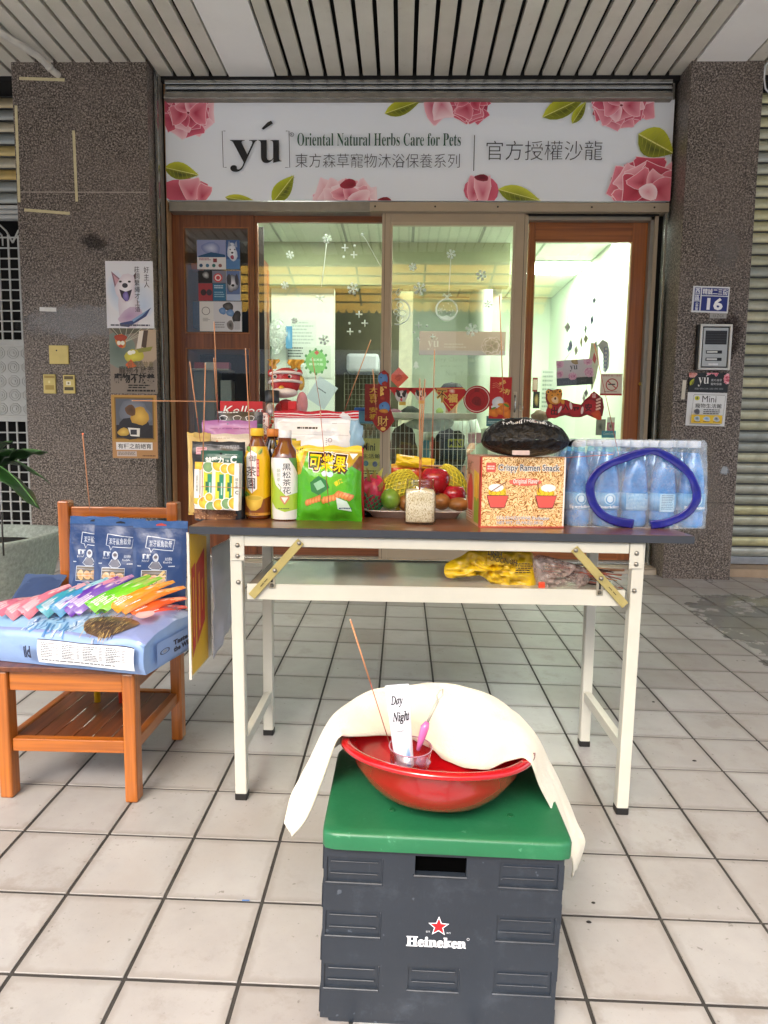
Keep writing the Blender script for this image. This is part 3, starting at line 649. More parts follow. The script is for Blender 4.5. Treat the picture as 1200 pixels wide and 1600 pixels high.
def gate():
    x0, x1 = -3.35, -2.24; Y = 3.16; zt = at(20, 347, Y).z; zm1 = at(20, 541, Y).z; zm0 = at(20, 650, Y).z; zb = at(20, 832, Y).z - .02
    o = empty('lattice_gate', (x0, Y, zb), 0, 'white metal gate with square lattice and pressed panel left of the pillar', 'gate'); P = lambda z: z - zb; W = x1 - x0
    b = MB()
    for z, h in ((P(zm1), .045), (P(zm0) - .04, .045), (0, .05)): b.box((0, -.015, z), (W, .02, z + h), wh, .003)
    b.box((W - .022, -.0145, .05), (W, .0195, P(zt)), wh, .002); b.build('frame', o)
    b = MB(); b.box((0, -.006, P(zm0)), (W - .022, .01, P(zm1)), wh); o2 = b.build('pressed_panel', o)
    n = 9; cell = (P(zm1) - P(zm0)) / 5
    for i in range(12):
        for j in range(5):
            cx = W - .03 - cell * (i + .5); cz = P(zm0) + cell * (j + .5)
            if cx < 0: continue
            b = MB(); r = cell * .42
            for q in (r, r * .62):
                pts = [(cx + q * math.cos(a) * 1.0, -.008, cz + q * math.sin(a)) for a in [math.pi / 4 * k + math.pi / 8 for k in range(9)]]
                b.tube(pts, .0025, wh, 4, False)
            b.box((cx - .01, -.011, cz - .01), (cx + .01, -.006, cz + .01), wh, .003)
            b.build('pressed_flower', o2)
    sp = .072
    def lattice(z0, z1, arch):
        x = W - .022 - sp * .55
        while x > 0:
            b = MB(); b.box((x - .006, -.004, z0), (x + .006, .006, z1 - (.09 if arch else 0)), wh, .001); b.build('bar', o); x -= sp
        z = z0 + sp * .8
        while z < z1 - (.1 if arch else .01):
            b = MB(); b.box((0, -.008, z - .005), (W - .022, -.0045, z + .005), wh, .001); b.build('bar', o); z += sp
    lattice(.05, P(zm0) - .04, False); lattice(P(zm1) + .045, P(zt), True)
    for k in range(4):
        cx = W - .022 - sp * 1.6 - k * sp * 3; zt_ = P(zt)
        if cx < .1: break
        b = MB(); b.tube([(cx - sp * 1.5, 0, zt_ - .14), (cx - sp * .9, 0, zt_ - .06), (cx, 0, zt_), (cx + sp * .9, 0, zt_ - .06), (cx + sp * 1.5, 0, zt_ - .14)], .007, wh, 6)
        b.tube([(cx - sp * .5, 0, zt_ - .16)] + [(cx + sp * .5 * math.cos(a), 0, zt_ - .11 + .04 * math.sin(a)) for a in [math.pi * (1 - t / 6) for t in range(7)]] + [(cx + sp * .5, 0, zt_ - .16)], .006, wh, 6); b.build('arch', o)
gate()
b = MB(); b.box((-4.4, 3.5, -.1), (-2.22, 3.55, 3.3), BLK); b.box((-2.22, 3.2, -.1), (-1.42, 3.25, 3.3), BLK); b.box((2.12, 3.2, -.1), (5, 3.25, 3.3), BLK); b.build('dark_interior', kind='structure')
b = MB(); b.box((-4.5, 2.95, -.1), (-2.222, 3.4, at(20, 836, 3.1).z - .03), CON, .004); b.build('gate_step', kind='structure')
# --- conduit at the ceiling
PVC = mat('white_pvc', '#c9c6bd', .4, var=.05)
A = onz(-40, 26, CZ - .03); B = onz(60, 88, CZ - .04); C_ = at(84, 112, 2.74)
b = MB(); b.tube([A, A.lerp(B, .5), B, B.lerp(C_, .6), C_, C_ + Vector((.02, .03, -.01))], .021, PVC, 12); cdt = b.build('conduit_pipe', label='off white plastic conduit crossing the ceiling to the left pillar', cat='pipe')
b = MB(); b.tube([B.lerp(C_, .62), B.lerp(C_, .75)], .025, PVC, 12); b.build('coupling', cdt)
b = MB(); A = at(1196, 95, 2.7); pts = [A + Vector((.02, 0, 0)), A + Vector((.0, 0, -.03)), A + Vector((.0, 0, -.1)), A + Vector((.012, 0, -.16)), A + Vector((.05, .0, -.2))]
b.tube(pts, .005, mat('white_cable', '#cfd0d0', .5), 6); b.build('cable', label='thin white cable hanging beside the right pillar at the ceiling', cat='cable')
# ================================================================== shop front
AL = mat('champagne_aluminium', '#a89a85', .38, .25, var=.05, vscale=5)
ALD = mat('grey_aluminium', '#8e8a80', .35, .5, var=.08)
WD = wood('warm_brown_veneer', '#5e2f17', '#8a4e28', 2, .6, .38, .25); WDH = wood('warm_brown_veneer_rail', '#5e2f17', '#8a4e28', 0, .6, .38, .25)
WDD = wood('dark_brown_veneer', '#43200f', '#6a3519', 2, .6, .4, .2); WDO = wood('orange_brown_door', '#7c4018', '#a8622c', 2, .5, .33, .3); WDOH = wood('orange_brown_door_rail', '#7c4018', '#a8622c', 0, .5, .33, .3)
ST = mat('stainless_strip', '#a9aaa5', .25, .8, var=.2, vscale=8); DST = mat('dusty_metal', '#857f74', .6, .3, var=.25, vscale=12)
SGY = 2.95
def bx(px0, py0, px1, py1, Y0, Y1, m, b, bev=0):
    a = rY(px0, py0, px1, py1, Y0); b.box((a[0], Y0, a[1]), (a[2], Y1, a[3]), m, bev); return a
# header above the sign
o = empty('shutter_housing', (.34, 2.92, 3.1), 0, 'stainless roller shutter housing with dusty bottom bar above the flower sign', 'shutter housing')
def rel(o, b, name, **k):
    me = b.mesh(name); x = put(name, me, o); x.location = -o.location; return tag(x, **k)
a = rY(256, 122, 1052, 157, 2.92)
b = MB(); b.box((a[0], 2.99, a[1]), (a[2], 3.3, CZ + .04), BLK); rel(o, b, 'dark_slot')
hh = a[3] - a[1]
for k, (u0, u1, m) in enumerate(((.02, .20, ST), (.235, .36, ST), (.39, .44, ST), (.50, .62, ST), (.66, .74, DST))):
    b = MB(); b.box((a[0], 2.93 + .01 * (k % 2), a[3] - hh * u1), (a[2], 2.985, a[3] - hh * u0), m, .003); rel(o, b, 'strip')
b = MB(); b.box((a[0] + .005, 2.90, a[1]), (a[2] - .005, 2.984, a[3] - hh * .72), DST, .005); bb_ = rel(o, b, 'bottom_bar')
b = MB(); b.box((a[0] + .005, 2.897, a[1] + .002), (a[2] - .005, 2.8995, a[1] + .012), ST); rel(o, b, 'rubber_lip')
# sign
sg = rY(259, 156, 1050, 314, SGY); W_, H_ = sg[2] - sg[0], sg[3] - sg[1]
b = MB(); b.box((0, 0, -H_), (W_, .03, 0), mat('sign_board', '#e8edf1', .35, var=.02))
sign = b.build('shop_sign', None, (sg[0], SGY, sg[3]), label='wide pale shop sign with yú logo and pink peonies above the doors', cat='sign')
P = Print(259, 156, 1050, 314); P.rect(255, 150, 1055, 320, '#e8edf1')
peony(P, 296, 176, 46, 36, 11); P.fan((292, 300), blob(290, 300, 34, 24, seed=3), '#9b1d38', '#d56378'); petal(P, 300, 316, -1.7, 36, 16, '#c84560', '#eea9b2', 2); petal(P, 312, 318, -1.2, 30, 11, '#b8324e', '#e58c98', 3)
leaf(P, 256, 262, 311, 274, 14, dark='#41431a'); leaf(P, 352, 309, 405, 318, 8); leaf(P, 428, 318, 462, 274, 14, '#8f9a17', '#bcc422')
peony(P, 545, 314, 56, 34, 21, [('#d87f8e', '#f6d5d8'), ('#c34a64', '#efa8b1'), ('#e2a0aa', '#f9e2e3')]); P.fan((555, 290), blob(548, 288, 14, 7, rot=-.3), '#7e1226', '#a3243c'); P.fan((606, 313), blob(606, 315, 12, 6), '#6d1020', '#8e1c30')
leaf(P, 604, 178, 660, 158, 12); petal(P, 668, 154, .9, 42, 16, '#c4546a', '#efb0b8', 5); peony(P, 735, 160, 34, 36, 31, [('#a51d38', '#d75f74'), ('#b52d48', '#e07e8e')]); petal(P, 690, 152, 1.4, 34, 16, '#cf6a7e', '#f7d9db', 6)
P.fan((757, 296), blob(757, 298, 28, 23, j=.03), '#b02a46', '#d9627a'); petal(P, 742, 316, -1.35, 40, 13, '#c13f5a', '#eb9fab', 7); petal(P, 760, 318, -1.62, 42, 13, '#cc5870', '#f0b4bc', 8); P.fan((757, 277), blob(757, 278, 12, 5), '#5c0f1f', '#8c1c34')
leaf(P, 783, 296, 850, 314, 14, '#8f971f', '#ccd042'); leaf(P, 848, 184, 914, 152, 15); leaf(P, 894, 194, 914, 160, 8)
peony(P, 968, 166, 52, 34, 41); leaf(P, 996, 210, 1052, 240, 24); peony(P, 1014, 296, 68, 46, 51, [('#9c1b30', '#cf4b60'), ('#b32c44', '#e8808f'), ('#c8435c', '#f4b2ba')]); P.fan((1015, 300), blob(1016, 300, 16, 12), '#e79aa5', '#fbe0e2')
INK = '#15161a'
P.text('𝐲', 362, 220, 405, 270, INK, off=-.006, res=5); P.text('𝐮', 407, 220, 443, 256, INK, off=-.006, res=5); P.poly([(412, 202), (415, 204), (430, 194), (427, 190), (422, 192)], INK)
for x, s_ in ((350, 1), (455, -1)): P.line([(x + 5 * s_, 206), (x, 206), (x + 1, 263), (x + 6 * s_, 263)], 1.0, '#4a4c50')
P.ring(459.5, 211.5, 3, .7, INK, 12); P.text('R', 458.3, 210, 461, 213.4, INK, res=1)
P.text(serif('Oriental Natural Herbs Care for Pets'), 468, 209, 723, 229, '#0f4a33', off=-.007, res=3)
P.text('東方森草寵物沐浴保養系列', 465, 241, 722, 263, '#2a2c30', off=-.012, res=3); P.line([(744, 212), (744, 268)], 1.3, '#2a2c30'); P.text('官方授權沙龍', 763, 221, 942, 251, '#232529', off=-.012, res=3)
P.build('sign_print', W_, H_, sign, m=pmat(.38, .05, 3), eps=.00004)
# head rail of the doors
o = empty('head_rail', (.34, 2.96, 2.4), 0, 'champagne aluminium head rail with screws running across above the shop doors', 'rail')
b = MB(); bx(264, 315, 584, 330, 2.955, 3.10, ALD, b, .002); rel(o, b, 'rail_profile')
b = MB(); a = bx(578, 316, 1046, 330, 2.935, 3.10, AL, b, .002); rel(o, b, 'rail_profile')
for px in (586, 680, 778, 925, 1023):
    p = at(px, 322 + (px - 586) * .004, 2.93); b = MB(); b.lathe([(.0, -.002), (.006, -.002), (.006, .003), (0, .004)], mat('screw_dark', '#3b342c', .4, .6), 8, mtx=Matrix.Translation((p.x, 2.935, p.z)) @ Matrix.Rotation(math.pi / 2, 4, 'X')); rel(o, b, 'screw')
b = MB(); bx(822, 330, 1030, 344, 3.0, 3.1, ALD, b, .002); bx(822, 334, 1030, 337, 2.985, 2.9995, BLK, b); rel(o, b, 'lower_track')
# guides left and right
def guide(name, px, lb):
    o = empty(name, (0, 2.9, 0), 0, lb, 'shutter guide')
    for (p0, p1, Ya, Yb, m) in px:
        t, q = at(p0, 500, Ya), at(p1, 500, Ya); b = MB(); b.box((t.x, Ya, .06), (q.x, Yb, CZ), m, .001); rel(o, b, 'channel')
guide('shutter_guide', [(249, 253, 2.86, 2.93, ST), (253.5, 257, 2.90, 2.96, DST), (257.2, 263.5, 2.985, 3.1, BLK), (263.7, 266, 2.97, 3.1, mat('pale_wood_edge', '#b08a62', .6))], 'vertical steel shutter guide between the left pillar and the shop front')
guide('shutter_guide', [(1009, 1015, 3.0, 3.1, ALD), (1015.5, 1021, 2.99, 3.1, AL), (1021.2, 1031, 3.03, 3.12, BLK), (1031.3, 1035, 2.95, 3.0, ST)], 'vertical steel shutter guide between the wooden door and the right pillar')
# doorstep with tiles, threshold
b = MB(); zs = at(620, 881, 2.86).z; b.box((-1.353, 2.86, -.02), (2.033, 3.6, zs - .006), mat('step_concrete', '#8d857a', .8, var=.2), .002); step = b.build('doorstep', kind='structure')
STT = mat('beige_step_tile', '#a39684', .45, var=.1, vscale=8)
edges = [at(p, 875, 2.87).x for p in (262, 345, 430, 515, 604, 690, 776, 862)] + [2.03]
edges[0] = -1.352
for i in range(8):
    b = MB(); b.box((edges[i] + .003, 2.852, zs - .012), (edges[i + 1] - .003, 3.4, zs), STT, .003); b.build('tile', step)
    b = MB(); b.box((edges[i] + .003, 2.848, fz(edges[i], 2.85) - .01), (edges[i + 1] - .003, 2.8585, zs - .0135), mat('pale_riser', '#b5ab9c', .6, var=.15), .002); b.build('tile', step)

# doors
ZB = zs
def frame_door(o, x0, z0, x1, z1, Y, d, l, r, t, bt, m, mh, name='stile'):
    b = MB(); b.box((x0, Y, z0), (x0 + l, Y + d, z1), m, .002); rel(o, b, 'stile'); b = MB(); b.box((x1 - r, Y, z0), (x1, Y + d, z1), m, .002); rel(o, b, 'stile')
    b = MB(); b.box((x0 + l, Y + .001, z1 - t), (x1 - r, Y + d - .001, z1), mh, .002); rel(o, b, 'top_rail'); b = MB(); b.box((x0 + l, Y + .001, z0), (x1 - r, Y + d - .001, z0 + bt), mh, .002); rel(o, b, 'bottom_rail')
GL = glass('shop_glass', (.96, .98, .96), .6, .075)
X = lambda px, Y, py=500: at(px, py, Y).x
Z = lambda py, Y, px=620: at(px, py, Y).z
# (1) fixed wooden cabinet front with two openings
Y1 = 3.04; xa, xb = X(265.5, Y1), X(398, Y1)
o = empty('cabinet_front', (xa, Y1, ZB), 0, 'dark wooden cabinet front with two openings left of the window', 'cabinet')
zt = Z(331, Y1, 330); z1, z2, z3 = Z(355, Y1, 340), Z(521, Y1, 340), Z(544, Y1, 340); xo0, xo1 = X(289, Y1), X(390, Y1)
b = MB(); b.box((xa, Y1, ZB), (xo0, Y1 + .03, zt), WD, .002); rel(o, b, 'stile'); b = MB(); b.box((xo1, Y1, ZB), (xb, Y1 + .03, zt), WD, .002); rel(o, b, 'stile')
for zz0, zz1 in ((z1, zt), (z3, z2), (ZB, .55)): b = MB(); b.box((xo0, Y1 + .0005, zz0), (xo1, Y1 + .0295, zz1), WD, .002); rel(o, b, 'rail')
b = MB()
for zz0, zz1 in ((z2, z1), (.55, z3)):
    for q in ((xo0, xo0 + .007), (xo1 - .007, xo1)): b.box((q[0], Y1 - .003, zz0), (q[1], Y1 + .32, zz1), wood('cabinet_edge', '#8a5228', '#a86c38', 2), .001)
    b.box((xo0, Y1 - .0028, zz1 - .007), (xo1, Y1 + .32, zz1), _M['cabinet_edge'], .001); b.box((xo0, Y1 - .0028, zz0), (xo1, Y1 + .32, zz0 + .007), _M['cabinet_edge'], .001)
rel(o, b, 'lining'); b = MB(); b.box((xa, Y1 + .33, ZB), (xb, Y1 + .34, zt), mat('cabinet_back', '#17120f', .7)); rel(o, b, 'back_panel')
b = MB(); b.box((xo0 + .008, Y1 + .012, z2 + .008), (xo1 - .008, Y1 + .016, z1 - .008), GL); rel(o, b, 'pane')
b = MB(); b.box((xo0 + .008, Y1 + .012, .56), (xo1 - .008, Y1 + .016, z3 - .008), GL); rel(o, b, 'pane')
# things inside the cabinet
def boxthing(name, px0, py0, px1, py1, Y, d, col, lb, cat, draw=None, rough=.5, bev=.002, group=None, rz=0):
    a = rY(px0, py0, px1, py1, Y); b = MB(); b.box((0, 0, 0), (a[2] - a[0], d, a[3] - a[1]), mat('card_' + col.strip('#'), col, rough, var=.06), bev)
    o = b.build(name, None, (a[0], Y, a[1]), (0, 0, rz), label=lb, cat=cat, group=group)
    if draw: P = Print(px0, py0, px1, py1); draw(P); P.build(name + '_print', a[2] - a[0], a[3] - a[1], o, loc=(0, 0, a[3] - a[1]))
    return o
boxthing('storage_box', 296, 471, 312, 512, 3.2, .1, '#274e82', 'blue box low in the upper cabinet opening beside the pet posters', 'box')
boxthing('storage_box', 294, 411, 312, 421, 3.18, .1, '#b5561c', 'orange box lying high in the upper cabinet opening', 'box')
boxthing('grey_bin', 296, 573, 340, 690, 3.2, .14, '#6e7672', 'grey green bin standing in the lower cabinet opening', 'bin', bev=.01)
boxthing('storage_box', 345, 594, 362, 690, 3.22, .1, '#9fb0b2', 'pale file box standing at the right of the lower cabinet opening', 'box')
a = rY(296, 568, 362, 578, 3.12); b = MB(); b.box((a[0], 3.12, a[1]), (a[2] - .02, 3.3, a[1] + .01), mat('shelf_board', '#a8a596', .5), .002); b.build('shelf_board', label='pale shelf board in the lower cabinet opening with cartons on it', cat='shelf')
for k, (x0, x1, c, lb) in enumerate(((303, 318, '#a03040', 'small crimson carton on the pale cabinet shelf'), (320, 336, '#c9c9c0', 'small white carton between cartons on the pale cabinet shelf'), (338, 358, '#b46a80', 'small rose pink carton at the right end of the pale cabinet shelf'))): boxthing('carton', x0, 566, x1, 577, 3.14, .06, c, lb, 'carton', group='cartons on the cabinet shelf')
def sheet(x0, y0, x1, y1, fn, lb, k): return paper('pet_leaflet', x0, y0, x1, y1, Y1 + .008, '#c9c9c9', fn, lb, 'leaflet', group='pet product leaflets in the cabinet window', th=.001)
def l1(P):
    P.rect(308, 375, 353, 421, '#8b93b8'); P.fan((330, 388), blob(330, 388, 16, 9), '#c9cede', '#6a76a8'); P.poly([(310, 400), (330, 394), (352, 398), (352, 402), (310, 403)], '#1e4e72'); P.rect(308, 402, 353, 421, '#d9d6d4'); P.lines(311, 403, 330, 408, 2, '#9a3a4a', 1)
    P.rect(333, 404, 339, 410, '#7c3038'); 
    for k in range(4): P.ell(314 + k * 10, 415, 2.8, 2.8, ['#2a4a6a', '#3a6a8a', '#2f6a62', '#8a5a52'][k])
def l2(P):
    P.rect(353, 375, 375, 421, '#39598a'); P.rect(353, 405, 375, 421, '#4f7aa8'); P.fan((363, 395), blob(363, 394, 8, 14, seed=2), '#f0f0f0', '#b8c0cc'); P.poly([(356, 386), (358, 376), (362, 384)], '#8a93a5'); P.poly([(365, 384), (370, 376), (371, 387)], '#8a93a5'); P.ell(360, 390, 1.2, 1, '#222'); P.ell(367, 390, 1.2, 1, '#222'); P.ell(363, 395, 2, 1.5, '#1c1c1c'); P.fan((363, 401), blob(363, 402, 3, 3), '#b9506a', '#7c2c40')
def l3(P):
    P.rect(310, 423, 353, 470, '#46424e'); P.rect(310, 423, 332, 442, '#1b1a1c'); P.fan((322, 430), blob(322, 430, 6, 5), '#cfcfcf', '#4a4a4a'); P.rect(332, 423, 353, 442, '#7a7a88')
    for r, c in ((7, '#c8444a'), (5, '#e8dcd8'), (3.2, '#c8444a')): P.ell(341, 434, r, r, c)
    P.rect(310, 443, 332, 470, '#a03c42'); P.rect(333, 443, 353, 470, '#2f6c8e'); P.ell(318, 457, 4.5, 5, '#33262c'); P.ell(327, 457, 4.5, 5, '#3d3540'); P.lines(335, 446, 351, 452, 2, '#cfe0e8', 3); P.lines(335, 456, 351, 466, 3, '#8fb6c8', 4)
def l4(P):
    P.rect(354, 423, 375, 470, '#5a6f9a'); P.fan((364, 443), blob(364, 443, 9, 15, seed=7), '#e6e6ea', '#4a4f5c'); P.fan((358, 438), blob(358, 437, 4, 8), '#2b2c33', '#40424c'); P.fan((370, 438), blob(370, 437, 3, 8), '#2b2c33', '#40424c'); P.ell(364, 446, 2.5, 2, '#111'); P.rect(354, 460, 375, 470, '#a9b9d2')
def l5(P):
    P.rect(312, 471, 377, 518, '#cfcfd2'); P.rect(312, 471, 334, 518, '#d9d8d4'); P.ring(322, 486, 6, .8, '#4a4a4a'); P.lines(317, 497, 329, 503, 3, '#8a8a8a', 3, .6); P.fan((357, 480), blob(357, 479, 9, 6), '#6d6a66', '#32302e'); P.fan((348, 486), blob(348, 486, 6, 5), '#7ea2cc', '#5a7fb0'); P.fan((360, 490), blob(360, 489, 7, 5), '#86a8ce', '#5a7fb0')
    P.fan((368, 495), blob(370, 496, 7, 10, seed=5), '#4a4644', '#24211f'); P.fan((360, 508), blob(360, 508, 6, 7), '#34302e', '#8a8480'); P.lines(336, 503, 352, 514, 3, '#8d8d8d', 6); P.rect(366, 502, 375, 515, '#b8b9bc')
for args in ((308, 375, 353, 421, l1, 'leaflet with lilac blue fabrics and round swatches, upper left in the cabinet window', 0), (353.5, 375, 375, 421, l2, 'leaflet with a white husky on blue, upper right in the cabinet window', 1), (310, 423, 353, 470, l3, 'leaflet with red target ring and red and blue panels in the cabinet window', 2),
             (353.5, 423, 376, 470, l4, 'leaflet with a black and white spaniel in the cabinet window', 3), (312, 471, 378, 518, l5, 'white leaflet with cat and blue cushions, lowest in the cabinet window', 4)): sheet(*args)
# (2) fixed glass with wooden frame
Y2 = 3.05; x0, x1 = X(398.5, Y2), X(600, Y2); z0_, z1_ = ZB, Z(332, Y2, 500)
o = empty('fixed_window', (x0, Y2, ZB), 0, 'tall fixed window in a brown wooden frame left of the sliding door', 'window')
frame_door(o, x0, z0_, x1, z1_, Y2, .035, .022, .01, Z(333, Y2, 500) - Z(348, Y2, 500), .10, WD, WDH)
b = MB(); b.box((x0 + .022, Y2 + .015, z0_ + .1), (x1 - .01, Y2 + .02, z1_ - (Z(333, Y2, 500) - Z(348, Y2, 500))), GL); rel(o, b, 'pane')
# (3) sliding aluminium door
Y3 = 2.985; x0, x1 = X(595.5, Y3), X(820.5, Y3); z1_ = Z(329, Y3, 700)
o = empty('sliding_door', ((x0 + x1) / 2, Y3, ZB), 0, 'champagne aluminium sliding glass door with snowflake stickers, slightly ahead of its neighbours', 'door')
frame_door(o, x0, ZB, x1, z1_, Y3, .04, .058, .083, Z(329, Y3) - Z(347, Y3), .12, AL, AL)
mw = .014; xi0, xi1, zi1, zi0 = x0 + .058, x1 - .083, z1_ - (Z(329, Y3) - Z(347, Y3)), ZB + .12
MD = mat('champagne_moulding', '#b3a48d', .4, .2, var=.03)
b = MB(); b.box((xi0, Y3 - .004, zi0), (xi0 + mw, Y3 + .03, zi1), MD, .003); b.box((xi1 - mw, Y3 - .004, zi0), (xi1, Y3 + .03, zi1), MD, .003); b.box((xi0 + mw, Y3 - .0035, zi1 - mw * 1.6), (xi1 - mw, Y3 + .029, zi1), MD, .003); b.box((xi0 + mw, Y3 - .0035, zi0), (xi1 - mw, Y3 + .029, zi0 + mw), MD, .003); rel(o, b, 'moulding')
b = MB(); b.box((xi0 + mw, Y3 + .012, zi0 + mw), (xi1 - mw, Y3 + .017, zi1 - mw * 1.6), GL); rel(o, b, 'pane')
for px in (600, 815):
    q = X(px, Y3); b = MB(); b.box((q - .0015, Y3 - .0006, ZB), (q + .0015, Y3, z1_), mat('shadow_groove', '#4a4238', .8)); rel(o, b, 'groove')
p = at(804, 632, Y3); b = MB(); b.box((p.x - .013, Y3 - .006, p.z - .085), (p.x + .013, Y3, p.z + .085), mat('lock_plate', '#b9ab94', .35, .5), .003); h = rel(o, b, 'lock_plate')
b = MB(); b.tube([(p.x, Y3 - .006, p.z + .06), (p.x, Y3 - .03, p.z + .04), (p.x, Y3 - .03, p.z - .03), (p.x, Y3 - .006, p.z - .05)], .007, ST, 8); 
x = put('handle', b.mesh('handle'), o); x.location = -o.location
b = MB(); b.tube([(p.x, Y3 - .008, p.z - .09), (p.x, Y3 - .012, p.z - .13)], .008, mat('brass', '#a88a3a', .35, .8), 8); rel(o, b, 'key_fob')
p = at(813, 637, Y3); b = MB(); b.tube([(p.x + .018 * math.cos(t), Y3 - .004, p.z + .02 * math.sin(t)) for t in [k * .35 for k in range(19)]], .003, ST, 6, False); rel(o, b, 'ring_pull')
# (4) wooden door on the right
Y4 = 3.05; x0, x1 = X(822, Y4), X(1009, Y4, 500); z1_ = Z(344, Y4, 920)
o = empty('wooden_door', ((x0 + x1) / 2, Y4, ZB), 0, 'orange brown wooden door with one tall glass pane on the right', 'door')
tr = Z(344, Y4, 920) - Z(378, Y4, 920); lf, rt = X(832, Y4) - x0, x1 - X(982, Y4, 500)
frame_door(o, x0, ZB, x1, z1_, Y4, .04, lf, rt, tr, .16, WDO, WDOH)
for q in ((x0 + lf, x0 + lf + .006), (x1 - rt - .006, x1 - rt)): b = MB(); b.box((q[0], Y4 - .002, ZB + .16), (q[1], Y4 + .03, z1_ - tr), mat('pale_bead', '#c2a06a', .5)); rel(o, b, 'bead')
b = MB(); b.box((x0 + lf + .006, Y4 + .015, ZB + .16), (x1 - rt - .006, Y4 + .02, z1_ - tr), GL); rel(o, b, 'pane')
p = at(1000, 600, Y4); b = MB(); b.lathe([(0, -.016), (.012, -.014), (.012, -.004), (.006, 0), (.006, .004)], mat('brass', '#a88a3a', .35, .8), 12, mtx=Matrix.Translation((p.x, Y4, p.z)) @ Matrix.Rotation(-math.pi / 2, 4, 'X')); rel(o, b, 'knob')
b = MB(); b.box((-1.35, 2.99, zs + .0005), (2.03, 3.12, zs + .018), ALD, .003); b.box((-1.35, 2.965, zs + .0005), (2.03, 2.985, zs + .012), ST, .002); b.build('threshold_track', label='aluminium sliding track along the foot of the shop doors', cat='track')

# ------------------------------------------------------------------ the room behind the glass
MW = mat('mint_white_wall', '#dfe8da', .8, var=.02, vscale=3); MWD = mat('sage_wall', '#a8ae8c', .8, var=.03); CT = mat('ceiling_tile', '#cdd6c6', .85, var=.04, vscale=30); CTB = mat('ceiling_tee', '#9aa396', .6)
RX0, RX1, RY1, RZ = -1.33, 2.03, 6.6, 2.62
b = MB(); b.box((RX0 - .2, 3.2, -.05), (RX1 + .2, RY1, zs - .01), mat('shop_floor', '#a39c8c', .4, var=.06)); b.build('shop_floor', kind='structure')
b = MB(); b.box((RX0 - .08, 3.40, 0), (RX0, RY1, 3.0), MW); b.build('shop_wall', label='inner left wall of the shop', cat='wall')
b = MB(); b.box((RX1, 3.14, 0), (RX1 + .08, RY1, 3.0), MW); b.build('shop_wall', label='inner right wall of the shop, brightly lit', cat='wall')
b = MB(); b.box((RX0, RY1, 0), (RX1, RY1 + .08, 3.0), MW); b.build('shop_wall', label='rear wall of the shop behind everything', cat='wall')
b = MB(); b.box((RX0, 3.12, RZ), (RX1, RY1, RZ + .06), CTB); ic = b.build('shop_ceiling', kind='structure')
LX = (.30, ); LIGHTS = []
tw = .56
lamp_cells = {(1, 0), (5, 1), (3, 2), (5, 3)}  # lamps over the right side are added to brighten the wooden door pane
for i in range(6):
    for j in range(6):
        cx0 = RX0 + i * tw; cy0 = 3.14 + j * tw
        if (i, j) in lamp_cells: LIGHTS.append((cx0, cy0)); continue
        b = MB(); b.box((cx0 + .012, cy0 + .012, RZ - .008), (cx0 + tw - .012, cy0 + tw - .012, RZ - .0005), CT, .002); b.build('panel', ic)
EM = emis('lit_diffuser', '#f8fff0', 13)
for k, (cx0, cy0) in enumerate(LIGHTS):
    o = empty('ceiling_light', (cx0 + tw / 2, cy0 + tw / 2, RZ), 0, 'lit square fluorescent ceiling light inside the shop, ' + ('seen at the top of the left window', 'above the middle of the shop', 'added to brighten the right side behind the wooden door', 'deepest one, added to brighten the right side')[k], 'ceiling light', 'ceiling lights in the shop')
    b = MB(); h = tw / 2 - .01
    for q in (((-h, -h), (h, -h + .02)), ((-h, h - .02), (h, h)), ((-h, -h + .02), (-h + .02, h - .02)), ((h - .02, -h + .02), (h, h - .02))): b.box((q[0][0], q[0][1], -.014), (q[1][0], q[1][1], -.001), wh)
    b.build('frame', o); b = MB(); b.box((-h + .021, -h + .021, -.008), (h - .021, h - .021, -.003), EM); b.build('diffuser', o)
    b = MB()
    for q in (-.12, 0, .12): b.box((q - .006, -h + .021, -.014), (q + .006, h - .021, -.0085), wh)
    b.build('louvre', o)
# beam, partition and back parts
b = MB(); b.box((RX0, 4.26, 2.26), (1.18, 4.40, RZ - .001), MWD); b.build('bulkhead', label='sage green bulkhead under the shop ceiling', cat='beam')
b = MB(); b.box((X(424, 4.4), 4.4, zs), (X(522, 4.4), 4.5, 2.26), MW); b.build('partition_wall', label='bright mint white partition wall seen through the left window', cat='wall')
b = MB(); b.box((X(624, 4.5), 4.5, zs), (X(645, 4.5), 4.62, 2.26), mat('cream_post', '#d8d8bd', .7)); b.build('post', label='cream square post inside the shop behind the red paper diamond', cat='post')
b = MB(); b.box((X(523, 5.2), 5.2, zs), (X(628, 5.2), 5.3, 2.5), mat('olive_wall', '#4a4632', .8, var=.05)); b.build('rear_partition', label='dim olive partition deep in the shop behind the cages', cat='wall')
b = MB(); b.box((1.06, 4.41, zs), (1.14, RY1, RZ - .001), MW); b.build('room_divider', label='white divider wall between the shop counter and the grooming room', cat='wall')
# framed inner left cabinet with notices
o = empty('inner_cabinet', (RX0, 3.4, zs), 0, 'brown wooden inner cabinet standing just behind the left window edge', 'cabinet')
xw = X(419, 3.75, 500)
b = MB(); b.box((X(404, 3.4) - .05, 3.402, zs), (X(406, 3.4), 3.75, 2.3), WDD, .002); rel(o, b, 'side_panel'); b = MB(); b.box((X(404, 3.4) , 3.42, 2.0), (xw, 3.75, 2.04), WD, .002); rel(o, b, 'shelf')
b = MB(); b.box((xw - .02, 3.7, zs), (xw + .012, 3.75, 2.25), WD, .002); rel(o, b, 'stile')
